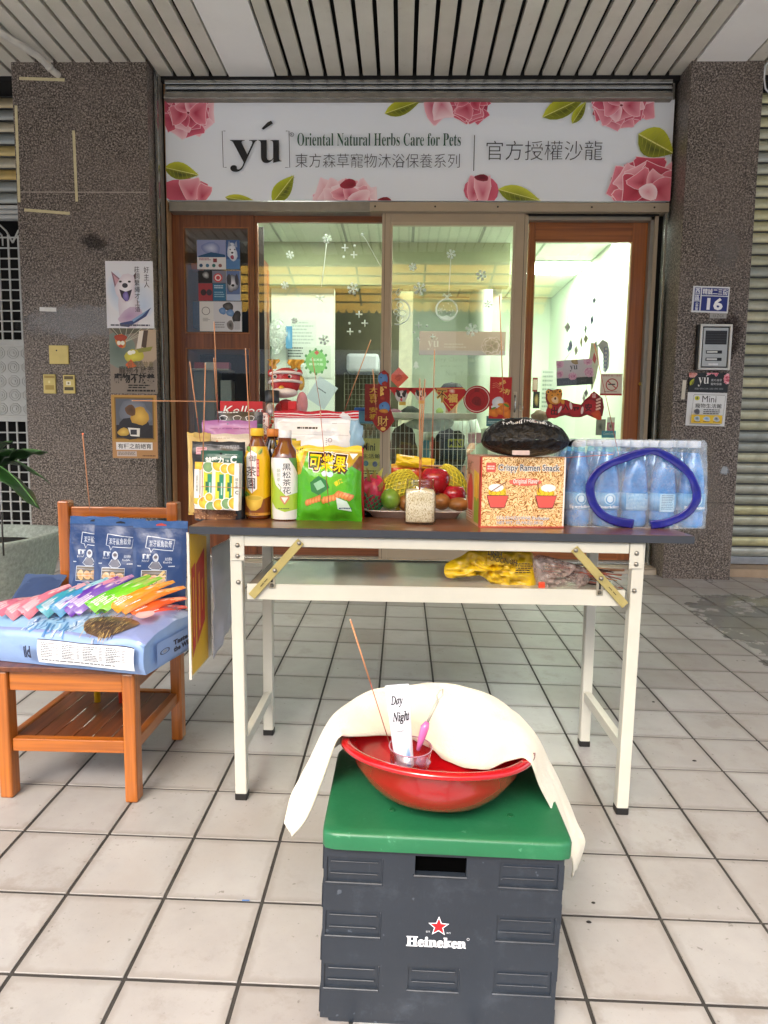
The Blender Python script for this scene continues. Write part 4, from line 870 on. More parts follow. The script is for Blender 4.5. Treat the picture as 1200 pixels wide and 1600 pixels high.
# notices on the partition
def note(x0, y0, x1, y1, Y, base, draw, lb, **k): return paper('notice', x0, y0, x1, y1, Y, base, draw, lb, 'notice', **k)
def green(P):
    P.rect(447, 540, 517, 590, '#ccd6c8'); P.fan((494, 566), blob(494, 565, 17, 18, j=.04), '#6fb35c', '#7cbc66'); P.text('毛孩美容', 484, 560, 504, 564, '#e8f2e0', res=1); P.text('歡迎光臨', 483, 567, 505, 571, '#e8f2e0', res=1); P.star(495, 551, 4, '#c04a3a', 4, .7)
    for k in range(12): P.ell(494 + 18 * math.cos(k * .52), 565 + 19 * math.sin(k * .52), 2, 2.4, '#4d8a44')
    P.lines(450, 543, 474, 560, 4, '#3f4a42', 2, .7); P.lines(450, 566, 474, 586, 5, '#9aa79a', 2, .6)
note(447, 540, 517, 590, 4.395, '#ccd6c8', green, 'pale notice with a round green planet drawing on the partition')
note(455, 500, 494, 542, 4.394, '#d5ded2', lambda P: P.lines(457, 503, 492, 540, 7, '#aebbb0', 3, .6), 'faint printed sheet above the green planet notice')
note(500, 588, 534, 628, 4.2, '#b9c6cc', lambda P: P.lines(508, 604, 524, 608, 1, '#4a5258', 3, .9), 'tilted pale blue sheet hanging in the left window', rot=math.radians(33), off=.03)
note(409, 420, 417, 520, 3.698, '#c9c6c4', lambda P: (P.rect(409, 440, 417, 480, '#c79ab0'), P.lines(410, 485, 416, 515, 8, '#8a8a8a', 1)), 'narrow pink and white poster on the inner cabinet')
note(447, 510, 457, 545, 4.3, '#4a90b8', lambda P: P.fan((452, 525), blob(452, 525, 3, 10), '#9cc8e0', '#4a90b8'), 'narrow blue leaflet beside the plastic bag on the partition', off=.01)
# clear bag hanging on the partition
b = MB(); p = at(433, 520, 4.3)
def bagf(u, v): a = 2 * math.pi * u; r = (.02 + .075 * math.sin(math.pi * min(1, v * 1.1)) ** .8) * (1 + .12 * math.sin(5 * a + 9 * v)); return (p.x + r * math.cos(a), p.y + .6 * r * math.sin(a), p.z + .12 - .30 * v)
b.grid(bagf, 20, 12, film('clear_crinkly_bag', '#d5dbd5', .45)); b.build('clear_bag', label='clear crinkled plastic bag hanging beside the partition', cat='bag')
# grooming dryer hood and wire racks behind the left window
boxthing('dryer_hood', 541, 552, 592, 581, 4.9, .35, '#b9bdc4', 'pale boxy hood over the wire rack deep behind the left window', 'hood', bev=.03)
WIRE = mat('white_wire', '#c8ccbe', .45); WIRED = mat('grey_wire', '#6f6f5c', .5)
def wiregrid(name, px0, py0, px1, py1, Y, nx, ny, m, lb, cat, r=.0022, depth=0, frame=.005):
    a = rY(px0, py0, px1, py1, Y); o = empty(name, (a[0], Y, a[1]), 0, lb, cat); Wd, Hd = a[2] - a[0], a[3] - a[1]
    b = MB(); b.tube([(0, 0, 0), (0, 0, Hd), (Wd, 0, Hd), (Wd, 0, 0), (0, 0, 0)], frame, m, 6); b.build('frame', o)
    b = MB(); b.tube([(0, 0, 0), (0, 0, Hd)], r, m, 5); v = b.mesh('wire'); b = MB(); b.tube([(0, r, 0), (Wd, r, 0)], r, m, 5); h = b.mesh('wire')
    for i in range(1, nx): put('wire', v, o, (Wd * i / nx, 0, 0))
    for j in range(1, ny): put('wire', h, o, (0, 0, Hd * j / ny))
    if depth:
        for yy, q in ((depth, 0),):
            for i in range(1, nx, 1): put('wire', v, o, (Wd * i / nx, depth, 0))
    return o
wiregrid('wire_rack', 538, 583, 596, 700, 4.95, 10, 14, WIRED, 'dark wire rack under the pale hood deep behind the left window', 'rack')
cg = wiregrid('pet_cage', 604, 652, 742, 800, 3.35, 20, 6, WIRE, 'white wire pet cage standing behind the sliding glass door', 'cage', .0022)
a = rY(600, 645, 745, 654, 3.33); b = MB(); b.box((a[0], 3.33, a[1]), (a[2], 3.9, a[3]), mat('white_cage_rail', '#cdd3c0', .45), .004); x = put('top_rail', b.mesh('top_rail'), cg); x.location = -cg.location
wiregrid('wire_pen', 568, 672, 594, 800, 3.3, 4, 6, WIRE, 'small white wire pen beside the blue basket behind the left window', 'pen')
a = rY(556, 640, 600, 668, 3.28); b = MB(); b.box((a[0], 3.26, a[1] + .03), (a[2], 3.5, a[3]), mat('light_blue_plastic', '#5b93b8', .4), .01); b.box((a[0] - .01, 3.25, a[3] - .012), (a[2] + .02, 3.51, a[3] + .012), mat('blue_plastic', '#1f4f9a', .35), .005); b.build('blue_basket', label='blue plastic basket on the wire pen behind the left window', cat='basket')
def minib(P):
    P.rect(564, 685, 594, 745, '#b9b76a'); P.text('Mini', 566, 692, 586, 704, '#15150f', off=.02); P.text('生活館', 566, 709, 594, 716, '#15150f', off=.01); P.ell(572, 724, 4, 4.5, '#4a7a92'); P.ell(586, 725, 4, 4.5, '#6a78a0'); P.lines(566, 735, 592, 743, 2, '#3a3a28', 1)
note(564, 685, 594, 745, 3.12, '#b9b76a', minib, 'yellow green Mini notice behind the left window glass')
# bags, clothes and toys behind the cage
def lump(name, px, py, rx, ry, Y, col, lb, cat, seed=0, rough=.8, group=None, amp=.25, n=2.2, ysc=.6):
    p = at(px, py, Y); k = 1 / ppm(Y); m = mat('lump_' + col.strip('#') + str(rough), col, rough, var=.2, vscale=14)
    def f(v, an, r, z):
        d = v - Vector((0, 0, 0)); q = 1 + amp * (noise.noise(Vector((d.x, d.y, d.z)) * (n / max(rx, ry) / k) + Vector((seed, 0, 0)))); return d * q
    b = MB(); pr = [(rx * k * math.sin(math.pi * t / 10), -ry * k * math.cos(math.pi * t / 10)) for t in range(11)]; pr[0] = (0, pr[0][1]); pr[-1] = (0, pr[-1][1])
    b.lathe(pr, m, 20, sy=ysc, fn=f); return b.build(name, None, p, label=lb, cat=cat, group=group)
lump('folded_towel', 672, 662, 36, 12, 3.75, '#c6d6c9', 'rumpled pale mint towel behind the top of the cage', 'towel', 3)
lump('grey_plush', 630, 700, 22, 36, 3.8, '#5c5348', 'brown grey plush bundle behind the left half of the cage', 'plush', 5)
lump('dark_sack', 700, 706, 28, 38, 3.8, '#353a30', 'dark green sack behind the right half of the cage', 'sack', 6)
boxthing('blue_bottle', 661, 688, 671, 735, 3.7, .05, '#4a9ab0', 'slim turquoise bottle standing behind the cage wires', 'bottle', bev=.01)
boxthing('red_tube', 673, 682, 677, 730, 3.6, .02, '#a8383c', 'thin red tube standing behind the cage wires', 'tube', bev=.004)
boxthing('pink_box', 733, 676, 752, 692, 3.8, .1, '#d9a8b4', 'small pink box behind the right end of the cage', 'box')
boxthing('yellow_tag', 700, 686, 724, 699, 3.62, .01, '#b8bf2e', 'yellow green lettered tag behind the cage', 'tag', lambda P: P.text('MINI', 702, 688, 722, 697, '#1d201a', off=.02))
lump('round_cushion', 641, 643, 14, 8, 3.7, '#2f3630', 'small dark cushion on top of the cage rail', 'cushion', 8); lump('round_cushion', 617, 645, 12, 6, 3.7, '#7a5560', 'small dusky pink cushion at the left end of the cage rail', 'cushion', 9); lump('tennis_ball', 687, 643, 6, 6, 3.6, '#7f9440', 'mossy green ball on the cage rail behind the red diamond', 'ball', 1, amp=0, ysc=1)
boxthing('white_cabinet', 847, 680, 880, 800, 3.9, .4, '#c9d2c4', 'low white cabinet behind the wooden door pane', 'cabinet', bev=.004)
boxthing('grooming_counter', 598, 668, 800, 800, 4.45, .5, '#bcc8b4', 'long pale green counter behind the cage', 'counter', bev=.01)
lump('flower_basket', 843, 652, 13, 11, 3.75, '#7c6a55', 'small dried flower basket at the left of the wooden door pane', 'basket', 4)
def wallpapers(P):
    P.lines(847, 580, 868, 640, 9, '#9fb0a2', 3, .7)
note(845, 578, 870, 642, 4.3, '#d2dccf', wallpapers, 'pale list of small print left behind the wooden door pane')
note(832, 590, 840, 612, 4.2, '#8a3a3c', lambda P: P.rect(833, 593, 839, 609, '#c9b0a0'), 'tiny dark red framed card behind the wooden door pane')
note(833, 612, 843, 638, 4.15, '#2e3330', lambda P: P.fan((838, 625), blob(838, 625, 4, 9), '#c9b070', '#5a5038'), 'narrow dark picture behind the wooden door pane')
note(955, 595, 968, 620, 4.3, '#5fae9e', lambda P: P.lines(956, 600, 966, 616, 4, '#d2e8e0', 1), 'teal leaflet beside the no smoking sign')
note(931, 655, 946, 680, 3.6, '#8f8f90', lambda P: P.fan((938, 667), blob(938, 667, 5, 7), '#3f3f42', '#8f8f90'), 'grey leaflet with a dark dog behind the door pane', )
note(948, 652, 960, 682, 3.6, '#c77a9a', lambda P: (P.rect(948, 652, 960, 660, '#d9dcd8'), P.fan((954, 666), blob(954, 666, 3.5, 5), '#4a4440', '#c9c0bc')), 'pink leaflet with a pale dog behind the door pane')
note(940, 673, 962, 684, 3.5, '#4f9ac4', lambda P: P.text('Comfortis', 942, 675, 960, 680, '#dbeaf2', res=1), 'blue card at the foot of the leaflets behind the door pane')
# ------------------------------------------------------------------ stickers and hangings on the glass
STK = mat('white_sticker', '#f0f4f0', .6, var=.01)
_t = STK.node_tree; _tr = _t.nodes.new('ShaderNodeBsdfTranslucent'); _tr.inputs[0].default_value = (.9, .93, .9, 1); _mx = _t.nodes.new('ShaderNodeMixShader'); _mx.inputs[0].default_value = .5
_t.links.new(_t.nodes['Principled BSDF'].outputs[0], _mx.inputs[1]); _t.links.new(_tr.outputs[0], _mx.inputs[2]); _t.links.new(_mx.outputs[0], _t.nodes['Material Output'].inputs[0])
def sticker(name, cx, cy, Y, build, lb, grp):
    p = at(cx, cy, Y); k = 1 / ppm(Y); b = MB(); build(b, k); return b.build(name, None, p, label=lb, cat='sticker', group=grp)
def ln(b, k, pts, w=1.2): b.tube([(x * k, 0, -y * k) for x, y in pts], w * k * .62, STK, 4, True)
def flake(r, arms=6):
    def f(b, k):
        for i in range(arms):
            a = math.pi * 2 * i / arms + .26; c, s = math.cos(a), math.sin(a); ln(b, k, [(0, 0), (r * c, r * s)], 1.1)
            for q in (.5, .75):
                for sg in (1, -1):
                    a2 = a + sg * .9; ln(b, k, [(r * q * c, r * q * s), (r * q * c + r * .3 * math.cos(a2), r * q * s + r * .3 * math.sin(a2))], 1.0)
    return f
def plus(r):
    def f(b, k): ln(b, k, [(-r, 0), (r, 0)], 1.5); ln(b, k, [(0, -r), (0, r)], 1.5)
    return f
def dot(r):
    def f(b, k): b.lathe([(r * k, -.0004), (r * k, .0004)], STK, 12, mtx=Matrix.Rotation(math.pi / 2, 4, 'X'))
    return f
YL, YS = 3.058, 2.99
names = iter(['just under the top of the left pane', 'high at the left of the left pane', 'in the middle right of the left pane', 'over the planet notice', 'pale one left of centre in the left pane', 'low on the bright partition'])
for (x, y, r, Yq, wh_) in ((511, 373, 7, YL, 'at the top of the ornament string in the left pane'), (453, 398, 6, YL, 'high in the left corner of the left pane'), (551.5, 451, 9, YL, 'over the warm reflection in the left pane'), (506, 531, 8, YL, 'just above the green planet notice'), (445, 446, 6, YL, 'left over the bright partition, small'), (460, 501, 5, YL, 'low left over the bright partition, smallest'),
                          (705, 397, 7, YS, 'at the top of the round ornament string on the sliding door'), (645, 417, 6, YS, 'high left on the sliding door'), (656, 451, 10, YS, 'large, left centre on the sliding door'), (752, 430, 8, YS, 'high right on the sliding door'), (763, 475, 6, YS, 'small, at the right edge of the sliding door glass'), (737, 515, 10, YS, 'large, right of the pink banner top')):
    sticker('snowflake_sticker', x, y, Yq, flake(r), 'white snowflake sticker ' + wh_, 'snowflake stickers')
for (x, y, t, r, Yq, wh_) in ((539, 387, 'p', 5, YL, 'high right in the left pane'), (553, 398, 'p', 5, YL, 'just below the highest cross in the left pane'), (561, 491, 'p', 5, YL, 'right side of the left pane, above the lower pair'), (570, 505, 'p', 5, YL, 'at the far right of the left pane, lowest pair right'), (547, 518, 'p', 5, YL, 'lowest in the left pane'), (654, 508, 'p', 5, YS, 'left on the sliding door above the pink banner'), (676, 526, 'p', 4, YS, 'over the pink banner'), (653, 530, 'p', 3, YS, 'small, left of the pink banner')):
    sticker('cross_sticker', x, y, Yq, plus(r), 'white cross shaped sparkle sticker ' + wh_, 'sparkle stickers')
for (x, y, Yq, wh_) in ((554, 384, YL, 'at the top right of the left pane'), (537, 401, YL, 'under the highest cross in the left pane'), (546, 505, YL, 'between the low crosses in the left pane'), (562, 518, YL, 'beside the lowest cross in the left pane'), (667, 509, YS, 'on the sliding door above the banner'), (647, 519, YS, 'on the sliding door left of the banner'), (566, 366, YL, 'at the head of the slanting cord')):
    sticker('dot_sticker', x, y, Yq, dot(2.0), 'white dot sticker ' + wh_, 'sparkle stickers')
def cord(pts, Y, lb):
    b = MB(); b.tube([at(x, y, Y) for x, y in pts], .0022, STK, 5); b.build('ornament_string', label=lb, cat='sticker', group='ornament strings')
cord([(510, 380), (507, 410), (502, 448)], YL, 'white sticker string hanging under the top snowflake of the left pane'); cord([(567, 368), (572, 375), (594, 415)], YL, 'white sticker string slanting to the right edge of the left pane'); cord([(704.5, 402), (703, 430), (701, 460)], YS, 'white sticker string above the round snow globe on the sliding door')
def bow(b, k, y):
    ln(b, k, [(0, y), (-5, y - 4), (-7, y - 1), (0, y), (7, y - 1), (5, y - 4), (0, y)], 1.1); ln(b, k, [(0, y), (-4, y + 5)], 1.1); ln(b, k, [(0, y), (4, y + 5)], 1.1)
def globe(b, k):
    ln(b, k, [(16 * math.cos(t * .33), 16 * math.sin(t * .33)) for t in range(20)], 1.8); bow(b, k, -20)
    for dx, dy in ((-5, -6), (2, -9), (7, -5), (5, 2), (0, 4), (-3, 0), (9, 1), (6, 7), (-8, 2)): ln(b, k, [(dx - .8, dy), (dx + .8, dy)], 1.8)
    b.prism([(x * k, -y * k) for x, y in [(-14, 7), (-6, 10), (0, 8), (6, 11), (14, 8), (10, 13), (0, 16), (-10, 13)]], -.0003, .0003, STK)
    for a in range(6): ln(b, k, [(-9, 1), (-9 + 4.5 * math.cos(a * 1.05), 1 + 4.5 * math.sin(a * 1.05))], .9)
sticker('ornament_sticker', 698, 484, YS, globe, 'white snow globe ornament sticker with a bow in the middle of the sliding door', 'ornament stickers')
def globe2(b, k):
    ln(b, k, [(19 * math.cos(t * .2), 19 * math.sin(t * .2)) for t in range(-9, 10)], 1.6); ln(b, k, [(0, -24), (5, -30), (2, -34), (-3, -28), (0, -24)], 1.2); 
    for dx, dy, r in ((4, -10, 5), (8, 2, 5), (3, 10, 5), (-2, 0, 4)): ln(b, k, [(dx + r * math.cos(t), dy + r * math.sin(t)) for t in range(7)], 1.1)
sticker('ornament_sticker', 621, 487, YS, globe2, 'half ornament sticker with curls cut off by the left edge of the sliding door glass', 'ornament stickers')
sticker('ornament_sticker', 500, 470, YL, lambda b, k: bow(b, k, -4), 'white bow sticker at the foot of the string in the left pane', 'ornament stickers')
def tree(b, k): b.prism([(x * k, -y * k) for x, y in [(0, -6), (4, -1), (2, -1), (5, 4), (1, 4), (1, 6), (-1, 6), (-1, 4), (-5, 4), (-2, -1), (-4, -1)]], -.0003, .0003, STK)
sticker('tree_sticker', 650, 570, YS, tree, 'tiny white fir tree sticker left of the greeting letters', 'ornament stickers')
P = Print(670, 555, 745, 592); P.text('Merry Christmas', 672, 558, 742, 567, '#bfccba', res=1, off=-.01); P.text('and a happy', 688, 569, 722, 575, '#bfccba', res=1, off=-.02); P.text('New  Year', 697, 579, 736, 587, '#bfccba', res=1, off=-.01)
a = rY(670, 555, 745, 592, YS); P.build('greeting_letters', a[2] - a[0], a[3] - a[1], None, loc=(a[0], YS, a[3]), label='white Merry Christmas and New Year lettering on the sliding door', cat='sticker')
# pink banner behind the sliding door
def pinkb(P):
    P.rect(655, 518, 790, 555, '#b79f92'); P.rect(655, 548, 790, 555, '#a99a9a'); P.text('𝐲𝐮', 668, 533, 686, 547, '#d9cfc4', off=-.01); P.line([(681, 531), (684, 528)], 1.2, '#d9cfc4'); P.lines(694, 537, 730, 546, 2, '#c7b5aa', 1, .8); peony(P, 768, 540, 18, 14, 4, [('#8f7a66', '#ab9682'), ('#9a7f70', '#b7a090')])
paper('hanging_banner', 655, 518, 790, 555, 4.2, '#b79f92', pinkb, 'faded pink banner with yú lettering hung inside behind the sliding door', 'banner', th=.003)
def couplet(P): P.rect(566, 600, 594, 660, '#8e2018'); P.vtext('大家平福', 577, 606, 592, 652, '#c9992c', .02)
paper('red_couplet', 570, 600, 593, 658, 3.25, '#8e2018', lambda P: P.vtext('大吉平安福', 577, 604, 590, 656, '#cf9a2e', .03), 'red hanging paper with gold characters behind the left window edge', 'paper hanging')
paper('paper_diamond', 623, 574, 645, 597, 4.15, '#b54434', lambda P: P.text('春', 628, 580, 640, 591, '#8c2a20', off=.01), 'plain red paper diamond hung on the cream post', 'paper hanging', rot=math.radians(45))
# red paper decorations on the sliding door
RED = '#b3161c'; GOLD = '#e3b860'
def cut(name, x0, y0, x1, y1, Y, outline, draw, lb, cat='paper decoration', grp=None, th=.0015, base=RED):
    a = rY(x0, y0, x1, y1, Y); w_, h_ = a[2] - a[0], a[3] - a[1]; k = w_ / (x1 - x0); kz = h_ / (y1 - y0)
    b = MB(); b.prism([((x - x0) * k, -(y - y0) * kz) for x, y in outline], -th, 0, mat('cut_' + base.strip('#'), base, .5, var=.04))
    o = b.build(name, None, (a[0], Y, a[3]), label=lb, cat=cat, group=grp); P = Print(x0, y0, x1, y1); draw(P); P.build('print', w_, h_, o, loc=(0, -th, 0), clip=False); return o
YD = 2.9795
def schn(cx, cy, s):
    def f(P):
        P.fan((cx, cy), blob(cx, cy + 1, 11 * s, 13 * s, seed=3), '#e3dedb', '#b9b2ae'); P.poly([(cx - 11 * s, cy - 12 * s), (cx - 3 * s, cy - 9 * s), (cx - 9 * s, cy - 2 * s)], '#2c2624'); P.poly([(cx + 11 * s, cy - 12 * s), (cx + 3 * s, cy - 9 * s), (cx + 9 * s, cy - 2 * s)], '#2c2624')
        P.fan((cx - 5 * s, cy - 2 * s), blob(cx - 5 * s, cy - 2 * s, 4 * s, 5 * s), '#1f1b1a', '#3b3432'); P.fan((cx + 5 * s, cy - 2 * s), blob(cx + 5 * s, cy - 2 * s, 4 * s, 5 * s), '#1f1b1a', '#3b3432'); P.ell(cx, cy + 3 * s, 2.6 * s, 2 * s, '#111'); P.fan((cx, cy + 8 * s), blob(cx, cy + 8 * s, 2.5 * s, 3 * s), '#d85a66', '#b33'); P.rect(cx - 4 * s, cy + 12 * s, cx + 9 * s, cy + 19 * s, '#c9a74a')
    return f
cut('bunting_flag', 607, 605, 645, 640, YD, [(607, 605), (645, 606), (626, 630)], schn(627, 618, .8), 'red triangular bunting flag with a schnauzer face, left one on the sliding door', grp='red bunting on the sliding door')
cut('bunting_flag', 640, 605, 680, 640, YD, [(636, 606), (680, 606), (658, 628)], schn(657, 617, .72), 'red triangular bunting flag with a grey dog face, right one behind the incense sticks', grp='red bunting on the sliding door')
def fu(P):
    P.line([(681, 607), (727, 607)], 1, GOLD); P.line([(706, 641), (727, 617)], 1, GOLD); P.line([(706, 641), (679, 610)], 1, GOLD); P.outl('不', 683, 610, 698, 628, '#2a1410', GOLD, .06); P.text('福', 699, 615, 715, 629, GOLD, off=.04); P.fan((706, 611), blob(706, 611, 6, 4), '#e8dccb', '#c8452e')
    P.lines(703, 632, 710, 635, 1, GOLD, 1)
cut('lucky_diamond', 676, 604, 731, 645, YD, [(678, 606), (723, 605), (730, 613), (702, 644)], fu, 'red kite shaped lucky paper with gold 福 character in the middle of the sliding door')
def disc(P):
    P.ring(745, 624, 19, .9, '#e0d2c8', 28); P.ring(745, 624, 12, .7, '#7d0f14', 20); P.fan((745, 627), blob(745, 627, 7, 8, seed=1), '#8f1217', '#7a0e13'); P.text('福', 741, 624, 749, 633, '#5e0a0e'); P.rect(741, 607, 749, 612, '#7d0f14')
cut('lucky_disc', 723, 602, 768, 647, YD, [(745.5 + 21.5 * math.cos(t * math.pi / 16), 624 + 21.5 * math.sin(t * math.pi / 16)) for t in range(32)], disc, 'round dark red lucky paper with a white rim on the sliding door', base='#a3121a')
def packet(P):
    P.rect(765, 588, 800, 654, '#b81a1c'); P.text('大吉', 778, 595, 790, 601, GOLD, off=.04, rot=-.5); P.text('大利', 781, 606, 796, 615, GOLD, off=.04, rot=.3)
    for k in range(3): P.line([(769, 600 + k * 3), (775, 598 + k * 3), (781, 602 + k * 3)], .9, '#d9785a')
    P.fan((779, 628), blob(779, 629, 10, 9, j=.05), '#e3e3e3', '#c3c9cf'); P.fan((772, 637), blob(772, 636, 4, 3), '#e3e3e3', '#cfcfcf'); P.ell(784, 632, 6, 2.4, '#d8922e')
    for cx, cy in ((772, 645), (783, 641), (793, 646), (790, 636)): P.fan((cx, cy), blob(cx, cy, 7.5, 7, seed=cx), '#e88a2c', '#c96a18')
    P.ell(792, 633, 5, 2, '#5c8a2c', rot=.5); P.ell(772, 638, 4, 1.6, '#5c8a2c', rot=-.4)
paper('red_packet', 765, 589, 799, 654, YD, '#b81a1c', packet, 'red and orange lucky packet with tangerines near the door handle', 'paper decoration', rot=.01, th=.002, bump=0)
boxthing('teal_card', 760, 650, 785, 666, 2.99, .001, '#3c7274', 'teal card peeping out below the red lucky packet', 'card', lambda P: P.lines(762, 658, 782, 663, 2, '#b8cfc8', 3))
def trio(P):
    P.fan((598, 592), blob(598, 592, 8, 10, j=.05), '#5f8fc0', '#4a7ab0'); P.fan((600, 600), blob(601, 600, 5, 4), '#b5352c', '#8a2018'); P.ell(595, 590, 1, 1, '#162030'); P.ell(600, 583, 4, 2, '#a8281f')
    P.text('旺', 594, 604, 604, 620, GOLD, off=.05); P.fan((597, 622), blob(598, 622, 6, 4), '#b13a28', '#7e150f'); P.fan((601, 636), blob(601, 636, 9, 8, j=.06), '#5f8fc0', '#4a7ab0'); P.ell(598, 634, 1, 1, '#162030'); P.fan((600, 642), blob(600, 642, 8, 3), '#d8963a', '#b87426'); P.outl('財', 590, 650, 607, 666, GOLD, '#6a0d0d', .05); P.ell(599, 670, 4, 3, GOLD)
tri_out = [(592, 583), (600, 578), (607, 584), (608, 600), (609, 612), (609, 628), (611, 640), (617, 657), (606, 671), (599, 676), (590, 670), (582, 658), (590, 643), (592, 630), (589, 612), (591, 598)]
cut('lucky_pendant', 582, 577, 617, 676, YD, tri_out, trio, 'tall red lucky cut-out with two blue birds and gold characters on the door stile', base='#8e1614')
def tigerb(P):
    for cx, cy, rx, ry, c in ((865, 644, 12, 10, 'l'), (883, 636, 12, 10, 'l'), (900, 641, 11, 10, 'l'), (922, 636, 12, 12, 'l')): P.fan((cx, cy), blob(cx, cy, rx, ry, j=.03), '#c01a22', '#a5141b')
    P.ell(875, 640, 2, 6, '#e5cfc8', rot=.4); P.ell(892, 634, 2, 6, '#e5cfc8', rot=-.2); P.ell(910, 641, 2, 6, '#e5cfc8', rot=.1)
    for ch, x, y in (('出', 861, 636), ('入', 878, 629), ('平', 895, 636), ('安', 914, 630)): P.text(ch, x, y, x + 11, y + 13, '#4a0a0c', off=.03)
    P.fan((865, 621), blob(866, 621, 12, 11, j=.04), '#e39a35', '#cf8424'); P.ell(856, 613, 3.4, 3.4, '#e39a35'); P.ell(874, 612, 3.4, 3.4, '#e39a35'); P.ell(856, 613, 1.6, 1.6, '#3a2416'); P.ell(874, 612, 1.6, 1.6, '#3a2416'); P.fan((867, 625), blob(867, 625, 6, 5), '#eecb9c', '#e8bd86'); P.ell(862, 618, 1, 1, '#241710'); P.ell(871, 617, 1, 1, '#241710'); P.ell(867, 623, 1.6, 2, '#5a1a18')
    for d in (-3, 0, 3): P.line([(865 + d, 611), (865 + d * .6, 614)], .9, '#241710')
    P.fan((879, 628), blob(879, 628, 3.5, 3.5), '#e39a35', '#cf8424'); P.fan((860, 635), blob(860, 635, 3.5, 3.5), '#e39a35', '#cf8424')
    P.fan((927, 618), blob(927, 618, 6, 5, j=.03), '#c01a22', '#a5141b'); P.text('福', 924, 614.5, 930, 621.5, '#e5cfc8')
    for k in range(4): P.line([(931, 625 + k * 5), (938, 622 + k * 5)], 3, '#e8b9a4')
    P.fan((933, 647), blob(933, 648, 9, 6, j=.25, n=18), '#d8541e', '#c03a14')
to = [(852, 612), (856, 608), (863, 610), (870, 608), (876, 608), (878, 616), (877, 624), (886, 625), (896, 630), (908, 632), (914, 624), (921, 618), (927, 611), (934, 616), (941, 622), (944, 636), (942, 650), (930, 653), (918, 648), (908, 652), (896, 652), (884, 649), (872, 652), (856, 655), (853, 645), (856, 634), (852, 624)]
cut('door_banner', 852, 607, 944, 655, 3.045, to, tigerb, 'red 出入平安 door banner with a smiling tiger cub on the wooden door pane', base='#7c0d12')
def nosmoke(P):
    P.rect(936, 583, 972, 618, '#d8cfbd'); P.rect(936, 615, 972, 619, '#b02a2c'); P.text('除吸菸室外禁菸', 941, 585, 970, 588.5, '#a02a2c', res=1); P.ring(956, 601, 9, 1.5, '#b02a2c', 24); P.line([(949, 595), (963, 607)], 1.5, '#b02a2c'); P.rect(950, 599.5, 961, 601.5, '#4a4a44'); P.lines(944, 611.5, 968, 613.5, 1, '#7a6a5a', 1)
paper('no_smoking_sign', 938, 584, 972, 618, 3.062, '#d8cfbd', nosmoke, 'cream no smoking sign with red base strip on the wooden door pane', 'sign')
def welc(P):
    P.rect(866, 562, 926, 604, '#cbb9c2'); P.rect(866, 592, 926, 606, '#3b3a3e'); P.text('WELCOME', 877, 596, 915, 601, '#5a595e', res=1); P.text('𝐲𝐮', 889, 573, 901, 582, '#3a3238'); P.fan((897, 567), blob(897, 567, 6, 4, j=.2), '#b58a3e', '#94702e')
    for cx, cy, r in ((873, 570, 7), (917, 568, 8), (872, 586, 7), (892, 590, 7), (918, 586, 9)): peony(P, cx, cy, r, r * .8, cx, [('#a83a72', '#d080a8'), ('#c05a8c', '#e0a6c2')])
o = paper('welcome_sign', 868, 564, 924, 604, 3.16, '#cbb9c2', welc, 'pink yú welcome sign with peonies hanging on cords behind the door pane', 'sign', th=.003, rot=math.radians(-4), bump=0)
b = MB(); A = at(880, 566, 3.16); B = at(914, 563, 3.16); Cc = at(897, 543, 3.17)
for q in (A, B): b.tube([q, Cc], .0015, mat('twine', '#7c7a72', .8), 5)
x = b.build('cord'); x.parent = o; x.matrix_parent_inverse = (Matrix.Translation(o.location) @ o.rotation_euler.to_matrix().to_4x4()).inverted()
# shells, wind chimes and feathers behind the pane
SHC = [('#8a90a0', 928, 470, 4), ('#5a6a90', 925, 500, 6), ('#9aa0a8', 915, 515, 6), ('#b5b5a8', 887, 512, 6), ('#8a92a8', 892, 540, 7), ('#b8b89c', 908, 535, 7), ('#a8a88c', 915, 530, 5), ('#c8c8b0', 900, 548, 6), ('#9a9aa0', 931, 540, 6), ('#6f7f9a', 889, 545, 4), ('#8a8f98', 916, 615, 5), ('#a89aa0', 912, 622, 6)]
sc_l = iter(['highest grey', 'bright blue', 'pale blue grey', 'pale beige left', 'slate blue left', 'sand coloured', 'olive sand', 'ivory', 'grey right', 'dark blue left', 'grey lower', 'mauve lower'])
for i, (c, x_, y_, r) in enumerate(SHC):
    p = at(x_, y_, 3.3); k = 1 / ppm(3.3); b = MB(); m = mat('shell_' + c.strip('#'), c, .5, var=.25)
    b.add([(0, 0, r * 1.4 * k), (r * .8 * k, -.004, .2 * r * k), (.1 * r * k, .002, -1.3 * r * k), (-.7 * r * k, .003, .1 * r * k), (0, -.012, 0), (0, .012, 0)], [(0, 4, 1), (1, 4, 2), (2, 4, 3), (3, 4, 0), (1, 5, 0), (2, 5, 1), (3, 5, 2), (0, 5, 3)], m)
    b.tube([(0, 0, r * 1.3 * k), (.004, 0, .09 if i < 11 else .05)], .0008, mat('twine', '#7c7a72', .8), 4); b.build('shell_charm', None, p, (0, 0, i), label=next(sc_l) + ' folded charm of the hanging string behind the wooden door pane', cat='charm', group='charms on the hanging strings')
b = MB(); k = 1 / ppm(3.35); p = at(942, 560, 3.35); m1 = mat('blue_white_fan', '#b8bcc4', .6)
pts = [(-9, -20), (-2, -28), (6, -24), (10, -8), (9, 14), (4, 22), (2, 10), (0, -6)]; b.prism([(x * k, -y * k) for x, y in pts], -.003, .003, m1); o = b.build('paper_windsock', None, p, label='white and blue scaled paper streamer behind the wooden door pane', cat='streamer')
P = Print(-12, -30, 12, 24); 
for i in range(6): P.ring(4 - i * .1, -14 + i * 6, 3, 1, '#4a5e9c', 10)
